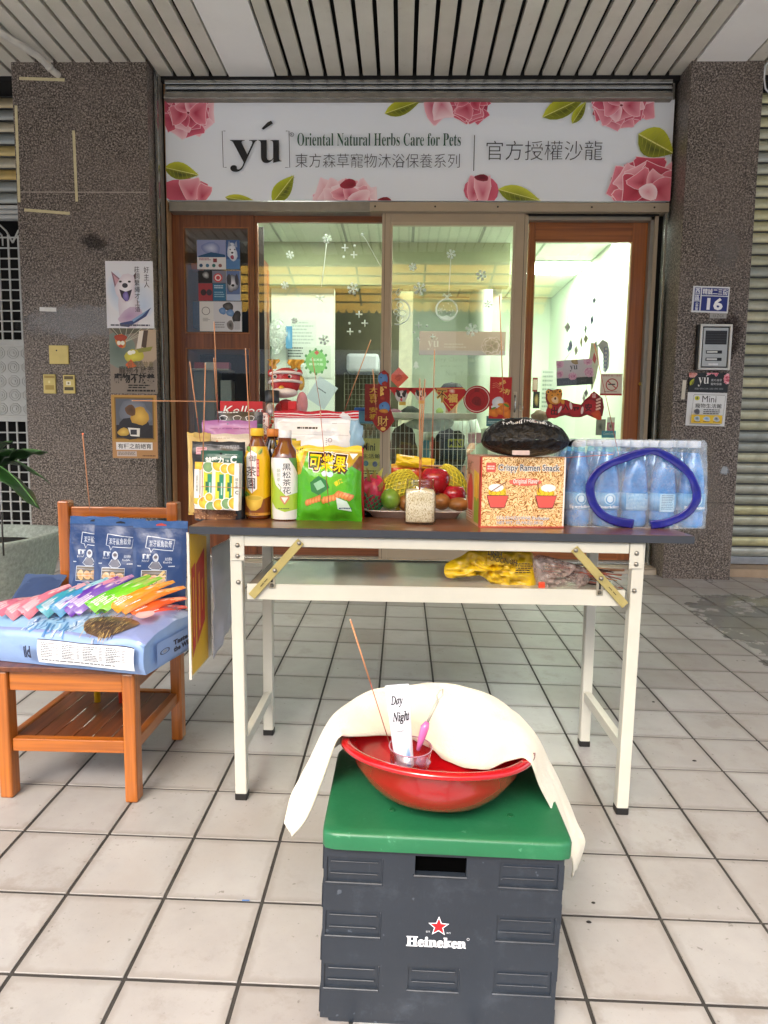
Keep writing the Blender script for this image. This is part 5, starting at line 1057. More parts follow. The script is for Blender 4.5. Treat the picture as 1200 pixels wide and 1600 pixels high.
P.build('print', 24 * k, 54 * k, o, loc=(-12 * k, -.003, 30 * k))
b = MB(); p = at(928, 575, 3.35); b.prism([(x * k, -y * k) for x, y in [(-6, -38), (4, -34), (7, -10), (4, 14), (-2, 34), (-6, 8), (-8, -14)]], -.003, .003, mat('ivory_streamer', '#c9cdb4', .6)); b.prism([(x * k, -y * k) for x, y in [(-1, -24), (3, -14), (1, -6), (-3, -12)]], -.005, -.0032, mat('red_patch', '#b5382c', .5)); b.build('paper_windsock', None, p, label='ivory paper streamer with a red patch behind the wooden door pane', cat='streamer')
# lit grooming person seen behind the counter
def person():
    Yp = 4.15; top = at(706, 598, Yp); H0 = top.z; x0 = top.x
    o = empty('person', (x0, Yp, zs), 0, 'person with short dark hair and white top behind the counter inside the shop', 'person')
    J = {'pelvis': (0, 0, .62, .12), 'waist': (0, 0, .76, .11), 'chest': (0, -.01, .94, .13), 'neck0': (0, 0, 1.06, .055), 'neck': (0, -.01, 1.11, .048), 'head': (0, -.02, 1.18, .07), 'crown': (0, -.015, 1.27, .062),
         'shl': (-.15, 0, 1.03, .05), 'ell': (-.2, -.02, .82, .038), 'wrl': (-.12, -.2, .74, .028), 'hal': (-.08, -.26, .74, .03), 'shr': (.15, 0, 1.03, .05), 'elr': (.2, -.02, .82, .038), 'wrr': (.12, -.2, .74, .028), 'har': (.08, -.26, .74, .03),
         'hl': (-.09, 0, .56, .09), 'kl': (-.1, -.02, .3, .06), 'al': (-.1, .02, .05, .04), 'tl': (-.1, -.1, .02, .035), 'hr': (.09, 0, .56, .09), 'kr': (.1, -.02, .3, .06), 'ar': (.1, .02, .05, .04), 'tr': (.1, -.1, .02, .035)}
    k = (H0 - zs) / 1.34; names = list(J); E = [('pelvis', 'waist'), ('waist', 'chest'), ('chest', 'neck0'), ('neck0', 'neck'), ('neck', 'head'), ('head', 'crown'), ('chest', 'shl'), ('shl', 'ell'), ('ell', 'wrl'), ('wrl', 'hal'), ('chest', 'shr'), ('shr', 'elr'), ('elr', 'wrr'), ('wrr', 'har'), ('pelvis', 'hl'), ('hl', 'kl'), ('kl', 'al'), ('al', 'tl'), ('pelvis', 'hr'), ('hr', 'kr'), ('kr', 'ar'), ('ar', 'tr')]
    me = bpy.data.meshes.new('body'); me.from_pydata([Vector(J[n][:3]) * k for n in names], [(names.index(a), names.index(c)) for a, c in E], []); me.materials.append(mat('skin_tone', '#b98a6c', .55, var=.04))
    ob = put('body', me, o); sk = ob.modifiers.new('skin', 'SKIN'); 
    for i, n in enumerate(names): r = J[n][3] * k; me.skin_vertices[0].data[i].radius = (r, r)
    me.skin_vertices[0].data[0].use_root = True; ob.modifiers.new('s', 'SUBSURF').levels = 1; ob.modifiers['s'].render_levels = 1
    def shell(name, pts, m, n=18):
        b = MB(); b.lathe([(r, z * k) for r, z in pts], m, n, sx=1, sy=.72); return b.build(name, o)
    shell('white_top', [(.15 * k, .6), (.165 * k, .75), (.185 * k, .95), (.16 * k, 1.04), (.07 * k, 1.08)], mat('white_cotton', '#c9d8cc', .8, bump=.3))
    for sx in (-1, 1): b = MB(); b.tube([Vector((sx * .15, 0, 1.04)) * k, Vector((sx * .2, -.01, .92)) * k, Vector((sx * .205, -.02, .82)) * k], [.066 * k, .06 * k, .055 * k], _M['white_cotton'], 12); b.build('sleeve', o)
    shell('trousers', [(.15 * k, .3), (.155 * k, .5), (.15 * k, .62)], mat('dark_trousers', '#23262b', .8))
    b = MB(); b.lathe([(.085 * k, 1.19 * k), (.105 * k, 1.24 * k), (.1 * k, 1.295 * k), (.07 * k, 1.33 * k), (0, 1.345 * k)], mat('dark_hair', '#15120f', .6, bump=.4, bscale=200), 20, fn=lambda v, a, r, z: v + Vector((0, .02 * k if z < 1.25 * k and math.sin(a) < 0 else 0, 0))); b.build('hair', o)
    b = MB(); 
    for sx in (-1, 1): b.lathe([(0, -.008 * k), (.009 * k, 0), (0, .008 * k)], mat('eye_dark', '#1a1410', .3), 8, c=(sx * .028 * k, -.088 * k, 1.2 * k))
    b.build('eyes', o); b = MB(); b.tube([(0, -.085 * k, 1.19 * k), (0, -.105 * k, 1.165 * k), (0, -.085 * k, 1.16 * k)], [.006 * k, .012 * k, .008 * k], _M['skin_tone'], 8); b.build('nose', o); b = MB(); b.tube([(-.02 * k, -.082 * k, 1.135 * k), (0, -.09 * k, 1.132 * k), (.02 * k, -.082 * k, 1.135 * k)], .005 * k, mat('lips', '#8f4f48', .5), 6); b.build('mouth', o)
person()
# ------------------------------------------------------------------ yellow awning and the street behind the camera (seen in the glass)
def awning():
    m = bpy.data.materials.new('yellow_awning_cloth'); m.use_nodes = True; t = m.node_tree; bs = t.nodes['Principled BSDF']; bs.inputs['Base Color'].default_value = (*lin('#ecb04a'), 1); bs.inputs['Roughness'].default_value = .8
    tr = t.nodes.new('ShaderNodeBsdfTranslucent'); tr.inputs[0].default_value = (*lin('#f8c860'), 1); mx = t.nodes.new('ShaderNodeMixShader'); mx.inputs[0].default_value = .72
    t.links.new(bs.outputs[0], mx.inputs[1]); t.links.new(tr.outputs[0], mx.inputs[2]); t.links.new(mx.outputs[0], t.nodes['Material Output'].inputs[0])
    o = empty('awning', (.3, CY0 - .15, 3.3), 0, 'yellow cloth street awning on a steel truss behind the viewer', 'awning'); S_ = mat('painted_steel', '#8a8578', .5, .4)
    y0, y1, z0, z1, xa, xb = CY0 - .15, -2.7, 3.3, 2.98, -2.2, 2.4; n = 40
    b = MB(); b.add([(xa, y0, z0), (xb, y0, z0), (xb, y1, z1), (xa, y1, z1)], [(0, 1, 2, 3)], m)
    for i in range(n):
        xx = xa + (xb - xa) * i / n; ww = (xb - xa) / n; b.add([(xx, y1, z1), (xx + ww, y1, z1), (xx + ww, y1, z1 - .10), (xx + ww * .75, y1, z1 - .15), (xx + ww * .25, y1, z1 - .15), (xx, y1, z1 - .10)], [(0, 1, 2, 3, 4, 5)], m)
    rel(o, b, 'canopy')
    for k in range(6): xx = xa + (xb - xa) * k / 5; b = MB(); b.tube([(xx, y0, z0 - .03), (xx, y1, z1 - .03)], .018, S_, 6); b.tube([(xx, y0, z0 - .5), (xx, (y0 + y1) / 2, (z0 + z1) / 2 - .03)], .012, S_, 6); rel(o, b, 'truss')
    for k in range(5): yy = y0 + (y1 - y0) * (k + .5) / 5; zz = z0 + (z1 - z0) * (k + .5) / 5 - .05; b = MB(); b.tube([(xa, yy, zz), (xb, yy, zz)], .014, S_, 6); rel(o, b, 'crossbar')
awning()
def street():
    o = empty('street_building', (0, -15, 0), 0, 'pale street building across the road behind the viewer', 'building'); m = mat('pale_tile_facade', '#a9abad', .8, var=.1)
    b = MB(); b.box((-24, -22, -.3), (24, -15, 6.6), m); rel(o, b, 'wall')
    for i in range(12):
        for j in range(2): b = MB(); x = -22 + i * 4; z = 4.2 + j * 2.4 - (j * .2); b.box((x, -15.03, z - .4), (x + 2.2, -14.98, z + 1.1), mat('dark_window', '#2a2f33', .15), .01); rel(o, b, 'window')
        b = MB(); x = -22 + i * 4; b.box((x, -15.03, 0), (x + 3, -14.98, 3), mat('dark_window', '#2a2f33', .15)); rel(o, b, 'shopfront')
street()
# ================================================================== folding table
TZL, TZR = .7357, .7295
def tz(x): return TZL + (TZR - TZL) * (x + .256) / 1.274
def top(px, py):
    p = onz(px, py, .733)
    for _ in range(3): p = onz(px, py, tz(p.x))
    return p
CR = mat('cream_powder_coat', '#c1bfb2', .42, var=.04, vscale=10); BK = mat('black_rubber', '#141312', .6); ZN = mat('zinc_screw', '#8d8a82', .3, .8); YZ = mat('yellow_zinc_brace', '#b3a468', .35, .45, var=.12)
tb = empty('folding_table', (.38, .17, fz(.38, .17)), 0, 'long folding table with brown top, slate edge and cream legs holding the offerings', 'table')
def relt(b, name, par=None): x = put(name, b.mesh(name), par or tb); x.location = -tb.location if par is None else (0, 0, 0); return x
tx0, tx1, ty0, ty1 = -.256, 1.018, -.056, .394
def slab(x0, x1, y0, y1, dz0, dz1, m, b):
    vs = [(x, y, tz(x) + dz) for dz in (dz0, dz1) for y in (y0, y1) for x in (x0, x1)]
    b.add(vs, [(0, 2, 3, 1), (4, 5, 7, 6), (0, 1, 5, 4), (2, 6, 7, 3), (0, 4, 6, 2), (1, 3, 7, 5)], m)
b = MB(); slab(tx0 + .002, tx1 - .002, ty0 + .002, ty1 - .002, -.017, 0, wood('brown_laminate', '#5e3a26', '#86573a', 0, .8, .32, .3), b); relt(b, 'tabletop')
b = MB(); EG = mat('slate_edge_band', '#2f343c', .45, var=.1); slab(tx0, tx1, ty0 - .001, ty0 + .0018, -.0195, -.0006, EG, b); slab(tx0 - .001, tx0 + .0018, ty0 + .002, ty1, -.0195, -.0006, EG, b); slab(tx1 - .0018, tx1 + .001, ty0 + .002, ty1, -.0195, -.0006, EG, b); slab(tx0 + .002, tx1 - .002, ty0 + .002, ty1, -.02, -.0175, mat('table_underside', '#8c8676', .7), b); relt(b, 'edge_band')
LG = {}
for sx, x in ((0, -.134), (1, .880)):
    for sy, y in ((0, -.028), (1, .345)):
        q = at((381 if sx == 0 else 972) if sy == 0 else (421 if sx == 0 else 915), 1000, y); zt = tz(x) - .02; zf = fz(x, y)
        tt = x + (-.006 if sx == 0 else .008) if sy == 0 else x
        b = MB(); b.beam((x, y, zf + .014), (tt, y, zt), .031, .03, CR, .003); lg = relt(b, 'leg')
        b = MB(); b.beam((x, y, zf), (x, y, zf + .02), .033, .032, BK, .003); relt(b, 'foot_cap', lg)
    zc = at(421 if sx == 0 else 915, 1085, .345).z; b = MB(); b.beam((x, -.012, zc), (x, .329, zc), .022, .03, CR, .002, up=(0, 0, 1)); relt(b, 'side_stretcher')
    b = MB(); b.beam((x, -.012, tz(x) - .036), (x, .329, tz(x) - .036), .022, .03, CR, .002, up=(0, 0, 1)); relt(b, 'side_rail')
    b = MB(); b.beam((x, -.0455, tz(x) - .088), (x, -.0455, tz(x) - .022), .034, .003, CR, .001); pl = relt(b, 'leg_plate')
    for dz in (-.048, -.076, -.145): b = MB(); b.lathe([(.0065, -.001), (.0055, .003), (0, .0042)], ZN, 10, mtx=Matrix.Translation((x, -.0465 if dz > -.1 else -.0435, tz(x) + dz)) @ Matrix.Rotation(math.pi / 2, 4, 'X')); relt(b, 'screw')
for y in (-.032, .35):
    b = MB(); b.beam((-.118, y, tz(-.118) - .036), (.862, y, tz(.862) - .036), .028, .026, CR, .002, up=(0, 1, 0)); relt(b, 'long_rail')
zs0 = at(420, 936, -.035).z; zs1 = at(960, 946, -.035).z
b = MB(); lip = at(420, 912, -.035).z - zs0; SH = mat('pale_shelf_laminate', '#a5a193', .18, var=.05, coat=.4)
xs0, xs1 = -.112, .858
for y0_, y1_ in ((-.04, -.036), (.332, .336)): b.add([(xs0, y0_, zs0), (xs1, y0_, zs1), (xs1, y0_, zs1 + lip), (xs0, y0_, zs0 + lip), (xs0, y1_, zs0), (xs1, y1_, zs1), (xs1, y1_, zs1 + lip), (xs0, y1_, zs0 + lip)], [(0, 1, 2, 3), (7, 6, 5, 4), (3, 2, 6, 7), (0, 4, 5, 1), (0, 3, 7, 4), (1, 5, 6, 2)], CR)
relt(b, 'shelf_lip'); b = MB(); b.add([(xs0, -.036, zs0 + lip - .004), (xs1, -.036, zs1 + lip - .004), (xs1, .332, zs1 + lip - .004), (xs0, .332, zs0 + lip - .004), (xs0, -.036, zs0 + .006), (xs1, -.036, zs1 + .006), (xs1, .332, zs1 + .006), (xs0, .332, zs0 + .006)], [(0, 1, 2, 3), (7, 6, 5, 4), (0, 4, 5, 1), (2, 6, 7, 3), (0, 3, 7, 4), (1, 5, 6, 2)], SH); relt(b, 'lower_shelf')
def shz(x): return zs0 + (zs1 - zs0) * (x - xs0) / (xs1 - xs0) + lip - .004
for (p, q) in (((470, 846), (393, 932)), ((897, 857), (977, 946))):
    A, B = at(*p, -.05), at(*q, -.048); b = MB(); b.beam((A.x, -.05, A.z), (B.x, -.048, B.z), .021, .004, YZ, .001); br = relt(b, 'brace')
    d = (B - A); b = MB()
    for t in (.03, .52): c = A + d * t; b.lathe([(.006, 0), (.005, .003), (0, .004)], ZN, 10, mtx=Matrix.Translation((c.x, -.0525, c.z)) @ Matrix.Rotation(math.pi / 2, 4, 'X'))
    for t in (.7, .78): c = A + d * t; b.beam((c.x - d.x * .03, -.0524, c.z - d.z * .03), (c.x + d.x * .03, -.0524, c.z + d.z * .03), .002, .001, mat('slot_dark', '#4a4226', .6))
    relt(b, 'rivet', br)
for px in (425, 937):
    A = at(px, 901 if px < 600 else 912, -.042); b = MB(); b.beam((A.x, -.0435, A.z - .03), (A.x, -.0435, A.z + .008), .017, .003, mat('shelf_bracket_metal', '#a09a88', .35, .5), .001); b.beam((A.x, -.0455, A.z - .014), (A.x, -.0455, A.z + .004), .005, .001, BK); b.lathe([(.0055, 0), (0, .004)], ZN, 10, mtx=Matrix.Translation((A.x, -.0455, A.z - .022)) @ Matrix.Rotation(math.pi / 2, 4, 'X')); relt(b, 'shelf_bracket')

# ------------------------------------------------------------------ packets, bags and bottles on the table
def pouchmat(col, rough=.35, bump=.5, bs=22, metal=0):
    return mat(f'pouch_{str(col).strip("#")}_{rough}_{bump}', col, rough, metal, var=.05, vscale=10, bump=bump, bscale=bs, coat=.25)
def pouch(name, x0, y0, x1, y1, Y, col, th, lb, cat='pouch', draw=None, lean=0, rz=0, ft=1.0, fb=1.0, seal=.08, base=False, wr=.004, rough=.35, seed=0, group=None, bump=.5, zb=None, cuts=(16, 20), sq=.55, sag=0, mtl=None, prough=None, cat2=None):
    """flexible packet whose front fills the picture rectangle at depth Y; lean tips the top back"""
    a = rY(x0, y0, x1, y1, Y); w_, h_ = a[2] - a[0], a[3] - a[1]; L = h_ / math.cos(lean)
    def prof(v):
        t = (v - seal) / (1 - seal)
        if t <= 0: return 0
        if base: return min(1, (t / .8)) ** .75
        return max(0, math.sin(math.pi * min(1, t / (1 - seal * .5)))) ** sq
    def S(side):
        def f(u, v):
            k = prof(v) * max(0, math.sin(math.pi * u)) ** .5; wv = ft + (fb - ft) * v - .05 * prof(v)
            x = (u - .5) * w_ * wv; nz = noise.noise(Vector((u * 3.1 + seed, v * 3.7, side * 2.3))) + .5 * noise.noise(Vector((u * 8 + seed, v * 9, side)))
            y = -side * th / 2 * k - wr * nz * (.25 + .75 * (1 if prof(v) > 0 else .3)) + (0 if side > 0 else 0)
            z = (1 - v) * L - sag * math.sin(math.pi * u) * (1 - v) ** 3 + (.25 * wr * math.sin(u * 17 + seed) if v < .02 else 0)
            return (x, y * math.cos(lean) + z * math.sin(lean), z * math.cos(lean) - y * math.sin(lean) * -1)
        return f
    b = MB(); m = mtl or pouchmat(col, rough, bump); F, Bk = S(1), S(-1); nu, nv = 16, 20
    vs = []; idx = {}
    for s_, fn in ((0, F), (1, Bk)):
        for j in range(nv + 1):
            for i in range(nu + 1):
                if s_ == 1 and (i in (0, nu)): idx[(1, i, j)] = idx[(0, i, j)]; continue
                idx[(s_, i, j)] = len(vs); vs.append(fn(i / nu, j / nv))
    fs = []
    for j in range(nv):
        for i in range(nu):
            q = [idx[(0, i, j)], idx[(0, i + 1, j)], idx[(0, i + 1, j + 1)], idx[(0, i, j + 1)]]; fs.append(tuple(q[::-1]))
            q = [idx[(1, i, j)], idx[(1, i + 1, j)], idx[(1, i + 1, j + 1)], idx[(1, i, j + 1)]]; fs.append(tuple(q))
    for j in (0, nv):
        for i in range(nu):
            q = []
            for t in (idx[(0, i, j)], idx[(0, i + 1, j)], idx[(1, i + 1, j)], idx[(1, i, j)]):
                if t not in q: q.append(t)
            if len(q) > 2: fs.append(tuple(q))
    b.add(vs, fs, m, True)
    zb_ = a[1] if zb is None else zb
    o = b.build(name, None, ((a[0] + a[2]) / 2, Y, zb_), (0, 0, rz), label=lb, cat=cat, group=group)
    if draw:
        P = Print(x0, y0, x1, y1); draw(P)
        def sf(u, v):
            e = .01; p = Vector(F(u, v)); du = Vector(F(min(1, u + e), v)) - Vector(F(max(0, u - e), v)); dv = Vector(F(u, min(1, v + e))) - Vector(F(u, max(0, v - e))); n = dv.cross(du)
            n = n.normalized() if n.length else Vector((0, -1, 0)); n = n if n.y < 0 else -n; return p, n
        P.build('print', w_, h_, o, m=pmat(prough or rough, bump, 22, .25), surf=sf, cuts=cuts, lift=.0012 + wr * .15, eps=.00005)
    return o
def standY(px, py): return top(px, py).y
def sb(x0, x1, py): return standY((x0 + x1) / 2, py)
def tbase(px, Y): return tz(at(px, 700, Y).x)
# the packets of the left group, from back to front
TB = lambda px, Y: (lambda p: 683)(0)
def pyb(px, Y):
    """picture row where the table top lies at depth Y"""
    p = Vector((at(px, 800, Y).x, Y, 0)); p.z = tz(p.x); d = p - CAM_C; return 800 - FPX * d.dot(UP) / d.dot(FW)
def kbox(P):
    P.rect(340, 620, 420, 700, '#b8141c'); P.outl('Kellogg', 350, 634, 420, 652, '#eceae6', '#8e0d14', .03, shear=.3)
boxthing('red_carton', 345, 627, 411, pyb(380, .34), .34, .05, '#b8141c', 'red cereal carton with white script lettering at the back left of the table', 'carton', kbox, .3)
pouch('black_packet', 338, 643, 412, pyb(375, .31), .31, '#17171a', .04, 'black packet with white line drawings in front of the red carton', 'packet', lambda P: (P.rect(338, 640, 412, 720, '#19191c'), [P.line([(x, 652), (x + 4, 650), (x + 9, 650), (x + 13, 652), (x + 11, 657), (x + 2, 657), (x, 652)], .9, '#d9d9d9') for x in (344, 366, 386)], P.lines(342, 644, 380, 647, 1, '#cfcfcf', 1), P.rect(370, 662, 412, 690, '#3a6a52')), seal=.02)
pouch('purple_pouch', 316, 657, 403, pyb(360, .275), .275, '#a5679c', .05, 'purple pink resealable pouch folded over at the top', 'pouch', lambda P: (P.poly([(316, 662), (322, 655), (403, 655), (403, 677), (318, 682)], '#a96ba2'), P.rect(300, 681, 410, 840, '#d8c8b4'), P.ell(357, 662, 1.4, 1.4, '#5d6f86'), P.lines(330, 669, 396, 673, 1, '#8a4f86', 2)), ft=.98, seed=3, wr=.007)
pouch('cream_pouch', 301, 678, 398, pyb(350, .24), .24, '#d9ccb6', .05, 'cream pouch in front of the purple one', 'pouch', lambda P: (P.rect(301, 678, 398, 700, '#d9ccb6'), P.ell(340, 690, 2, 1.5, '#c98a6a'), P.lines(330, 684, 380, 687, 1, '#b5a68e', 4, .5)), seed=5, wr=.006, ft=.9)
pouch('yellow_pouch', 294, 676, 330, pyb(312, .20), .20, '#d8b86a', .035, 'narrow pale yellow pouch at the far left of the table', 'pouch', None, seed=8, rz=.5, wr=.006)
def blk(P):
    P.rect(300, 690, 390, 812, '#1b1a1c'); P.rrect(308, 699, 325, 710, 1, '#b77a84'); P.lines(310, 701, 323, 708, 2, '#7a2a3c', 2); P.line([(318, 694), (380, 700)], .7, '#77777c'); P.lines(345, 696, 380, 702, 2, '#8f8f94', 3)
    P.rect(303, 787, 372, 809, '#9a6a45')
    r = random.Random(4)
    for k in range(90): x, y = r.uniform(304, 371), r.uniform(788, 808); P.fan((x, y), blob(x, y, r.uniform(2.2, 3.6), r.uniform(1.4, 2.2), 8, rot=r.uniform(-.6, .6)), r.choice(['#c08a58', '#b07a4a', '#cf9c68']), '#7c4a28')
yb = sb(305, 375, 813)
pouch('treat_pouch', 302, 690, 384, 813, yb + .05, '#1b1a1c', .07, 'black treat pouch with a clear window of brown nuggets at its foot', 'pouch', blk, base=True, seal=.06, seed=2)
def grn(P): P.rect(300, 700, 390, 790, '#2f5a4a'); P.ell(346, 709, 2, 2, '#0f1512'); P.text('益愛力', 321, 714, 351, 724, '#e8ece8', off=.05); P.text('葉黃', 353, 718, 359, 722, '#d8ded8', off=.03, res=1); P.text('C', 361, 712, 371, 724, '#e8ece8', off=.05); P.lines(352, 710, 372, 712, 1, '#b8c8c0', 2)
pouch('green_hanging_packet', 315, 704, 380, 775, yb + .012, '#2f5a4a', .012, 'dark green packet with white characters behind the lemon box', 'packet', grn, rough=.3, seal=.1, wr=.002)
def lem(P):
    P.rect(300, 720, 378, 797, '#e4e2da')
    for i, x in enumerate((318, 337, 353)): P.rect(x, 733, x + 13, 780, ['#c9d23c', '#d2d83e', '#cfd43a'][i]); P.rect(x + 6, 740, x + 13, 778, '#2f8a6a'); P.rect(x + 3, 752, x + 7, 766, '#2f6f4a'); P.rect(x + 9, 753, x + 11, 772, '#bcd9d0')
    P.rect(363.5, 737, 366, 780, '#e0c63c'); r = random.Random(2)
    for x, y, q, c in ((309, 726, 9, 'y'), (325, 729, 8, 'g'), (341, 726, 9, 'y'), (352, 731, 7, 'y'), (365, 731, 9, 'y'), (375, 722, 6, 'y'), (308, 780, 8, 'y'), (320, 785, 9, 'y'), (331, 791, 8, 'g'), (343, 787, 8, 'y'), (356, 785, 8, 'g'), (368, 784, 9, 'y'), (328, 776, 6, 'y')):
        P.ell(x, y, q + 1.6, q + 1.4, '#f2efe6', n=16); P.fan((x, y), blob(x, y, q, q, j=.03), *(('#f3cf4e', '#e8a92e') if c == 'y' else ('#8fae74', '#6f9a6a')))
    P.rect(300, 733, 312, 778, '#e7e5de'); P.rect(367.5, 722, 378, 797, '#e7e5de'); P.vtext('維生素', 369, 744, 374, 762, '#4a5a52'); P.text('C', 369.5, 764, 374.5, 770, '#3f4f48', off=.03); P.vtext('益愛力營養', 307, 742, 310, 768, '#7a827c')
a = rY(304, 722, 375, 795, yb - .008); w_, h_ = a[2] - a[0], a[3] - a[1]; b = MB(); b.box((0, 0, 0), (w_, .022, h_), mat('white_carton', '#e1dfd6', .45), .001)
o = b.build('lemon_carton', None, (a[0], yb - .012, a[1]), (-.04, .02, -.08), label='white display carton of yellow green tubes with lemon pictures', cat='carton'); P = Print(304, 722, 375, 795); lem(P); P.build('print', w_, h_, o, m=pmat(.35), loc=(0, 0, h_))

AMB = mat('brown_tea', '#6b3410', .12, var=.08, coat=.8); 
def bottle(name, px, py0, pyb_, wpx, prof, lb, label=None, capcol='#e8e8e6', body=AMB, capw=.5, Y=None, lab=(.25, .95), cappx=12, group=None, facets=0):
    """prof: (share of half width, share of height from the foot)"""
    p = top(px, pyb_) if Y is None else at(px, pyb_, Y); Yb = p.y + wpx / ppm(p.y) / 2 if Y is None else Y; zb = tz(p.x); x = at(px, 800, Yb).x; H = at(px, py0, Yb).z - zb; R_ = wpx / ppm(Yb) / 2
    o = empty(name, (x, Yb, zb), 0, lb, 'bottle', group); capH = cappx / ppm(Yb)
    fn = (lambda v, a, r, z: Vector((v.x * (1 + facets * abs(math.sin(2 * a))), v.y * (1 + facets * abs(math.sin(2 * a))), v.z))) if facets else None
    b = MB(); b.lathe([(r * R_, z * (H - capH)) for r, z in prof], body, 32, fn=fn); b.build('body', o)
    b = MB(); b.lathe([(R_ * capw * .98, H - capH), (R_ * capw, H - capH + .001), (R_ * capw, H - .0015), (R_ * capw * .93, H), (0, H)], mat('cap_' + capcol.strip('#'), capcol, .4), 24); b.build('cap', o)
    if label:
        P, z1, z0 = label; rr = lambda z: R_ * (1.012 + (.0 if True else 0)); y1, y0 = z1, z0
        def rad(zz):
            t = zz / (H - capH)
            for (r0, a0), (r1, a1) in zip(prof, prof[1:]):
                if a0 <= t <= a1 and a1 > a0: return (r0 + (r1 - r0) * (t - a0) / (a1 - a0)) * R_
            return R_
        def sf(u, v):
            a = math.pi * 1.5 + math.asin((u - .5) * 1.98); z = (y1 + (y0 - y1) * v) * H; r = rad(z) + .0008
            if facets: r *= 1 + facets * abs(math.sin(2 * a))
            n = Vector((math.cos(a), math.sin(a), 0)); return Vector((r * n.x, r * n.y, z)), n
        P.build('label_sleeve', 0, 0, o, m=pmat(.3, 0, 20, .3), surf=sf, cuts=(20, 12), eps=.00006)
    return o
TP = [(.9, 0), (1, .03), (.96, .09), (1, .12), (1, .3), (1, .62), (1, .74), (.8, .86), (.5, .95), (.46, 1)]
def ycy(P):
    P.rect(383, 695, 426, 812, '#e8b90f'); P.poly([(383, 778), (405, 786), (426, 776), (426, 812), (383, 812)], '#8a4a18'); P.rect(383, 801, 426, 806, '#d49a3c'); P.lines(393, 802, 410, 805, 1, '#6a3410', 2)
    P.poly([(390, 712), (396, 705), (408, 711), (408, 764), (399, 771), (390, 762)], '#ecebea'); P.vtext('御茶', 390, 712, 407, 746, '#2a1420', .004); P.text('園', 392, 748, 405, 764, '#1c1c2a', off=.008)
    P.rect(407.5, 719, 411.5, 745, '#c8322c'); P.vtext('特撰台灣', 408, 720, 411, 744, '#f0d8d0'); leaf(P, 384, 697, 396, 709, 3.5, '#3f8a2c', '#6ab03c'); leaf(P, 410, 712, 418, 702, 3, '#7aa83c', '#b8c84a'); leaf(P, 388, 768, 399, 782, 4, '#3f8a2c', '#6fb04a')
    P.fan((403, 786), [(389, 778), (417, 778), (413, 792), (406, 797), (398, 797), (392, 790)], '#f0cf58', '#dcae30'); P.ell(403, 778, 13.5, 4.5, '#e6c24a'); P.ell(404, 778, 10, 3, '#d2b23c')
P = Print(383, 700, 426, 805); ycy(P)
bottle('tea_bottle', 403, 669, 812, 40, TP, 'tall tea bottle with yellow cap and yellow 御茶園 label', (P, .80, .045), '#e2b60e', capw=.52)
def hst(P):
    P.rect(420, 712, 470, 816, '#e3e3e0'); P.poly([(420, 730), (430, 768), (446, 792), (470, 796), (470, 816), (420, 816)], '#dfe0da'); P.poly([(424, 716), (427, 735), (434, 758), (450, 775), (466, 770), (466, 796), (448, 800), (434, 795), (424, 780)], '#a7c63c'); P.poly([(452, 713), (470, 713), (470, 752), (462, 730)], '#4f8a3a'); P.poly([(420, 730), (427, 745), (428, 812), (420, 812)], '#c4d23c')
    P.poly([(428, 716), (452, 716), (461, 732), (463, 755), (458, 772), (444, 768), (433, 752)], '#e9e9e6'); P.vtext('黑松茶花', 445, 724, 457, 772, '#23282c', .005); P.vtext('韻煎茶', 436, 732, 442, 753, '#93a58c'); P.poly([(441, 775), (455, 775), (455, 780), (448, 789), (441, 780)], '#c98a5c'); P.poly([(443, 777), (453, 777), (448, 786)], '#eae4da'); P.lines(438, 794, 458, 797, 1, '#4a5a3a', 1); P.line([(438, 756), (443, 762), (441, 768)], 1, '#7d9a5a')
P = Print(424, 716, 467, 812); hst(P)
bottle('tea_bottle', 446, 672, 814, 43, [(.94, 0), (1, .02), (1, .5), (.97, .55), (1, .6), (1, .74), (.85, .84), (.5, .93), (.48, 1)], 'tea bottle with white cap and white green 黑松茶花 label', (P, .695, .015), '#e4e4e2', capw=.47)
bottle('soy_bottle', 427, 670, 790, 34, TP, 'dark sauce bottle with orange cap between the two tea bottles', None, '#d07a22', mat('dark_soy', '#1e100a', .12, coat=.8), capw=.55, Y=.215)

# candy jar
CLR = glass('clear_plastic', (.98, .98, .98), .6, .03)
p = at(426, 700, .33); zb = tz(p.x); H = at(426, 610, .33).z - zb; k = 1 / ppm(.33)
o = empty('candy_jar', (p.x, .33, zb), 0, 'clear jar of orange and red sweets with a black lid', 'jar'); b = MB(); b.lathe([(15 * k, 0), (16.5 * k, .004), (16.5 * k, H * .78), (14 * k, H * .88), (10 * k, H * .91)], CLR, 28); b.build('jar_wall', o)
b = MB(); b.lathe([(11 * k, H * .90), (11.2 * k, H * .91), (11.2 * k, H - .001), (10 * k, H), (0, H)], mat('black_plastic', '#17181a', .4), 24); b.build('lid', o)
b = MB(); r = random.Random(5)
for i in range(420):
    rr = 15 * k * math.sqrt(r.random()); an = r.uniform(0, 6.28); z = r.uniform(.005, H * .8); 
    if rr < 10 * k: continue
    c = r.choice(['#d2743c', '#b83a2c', '#d99a5a', '#e0c8a8', '#c05038']); q = .0042; b.lathe([(0, -q), (q * .8, -q * .6), (q, 0), (q * .8, q * .6), (0, q)], mat('sweet' + c.strip('#'), c, .35), 6, c=(rr * math.cos(an), rr * math.sin(an), z))
b.build('sweets', o, kind='stuff')
P = Print(409, 645, 421, 680); P.rrect(409, 645, 421, 680, 5, '#c8746a'); P.rrect(410, 646, 420, 679, 4.5, '#e4cfc4'); P.outl('好', 410, 648, 420, 661, '#e8e0da', '#7c1c1c', .06); P.outl('食', 410.5, 664, 419.5, 676, '#e8e0da', '#7c1c1c', .06)
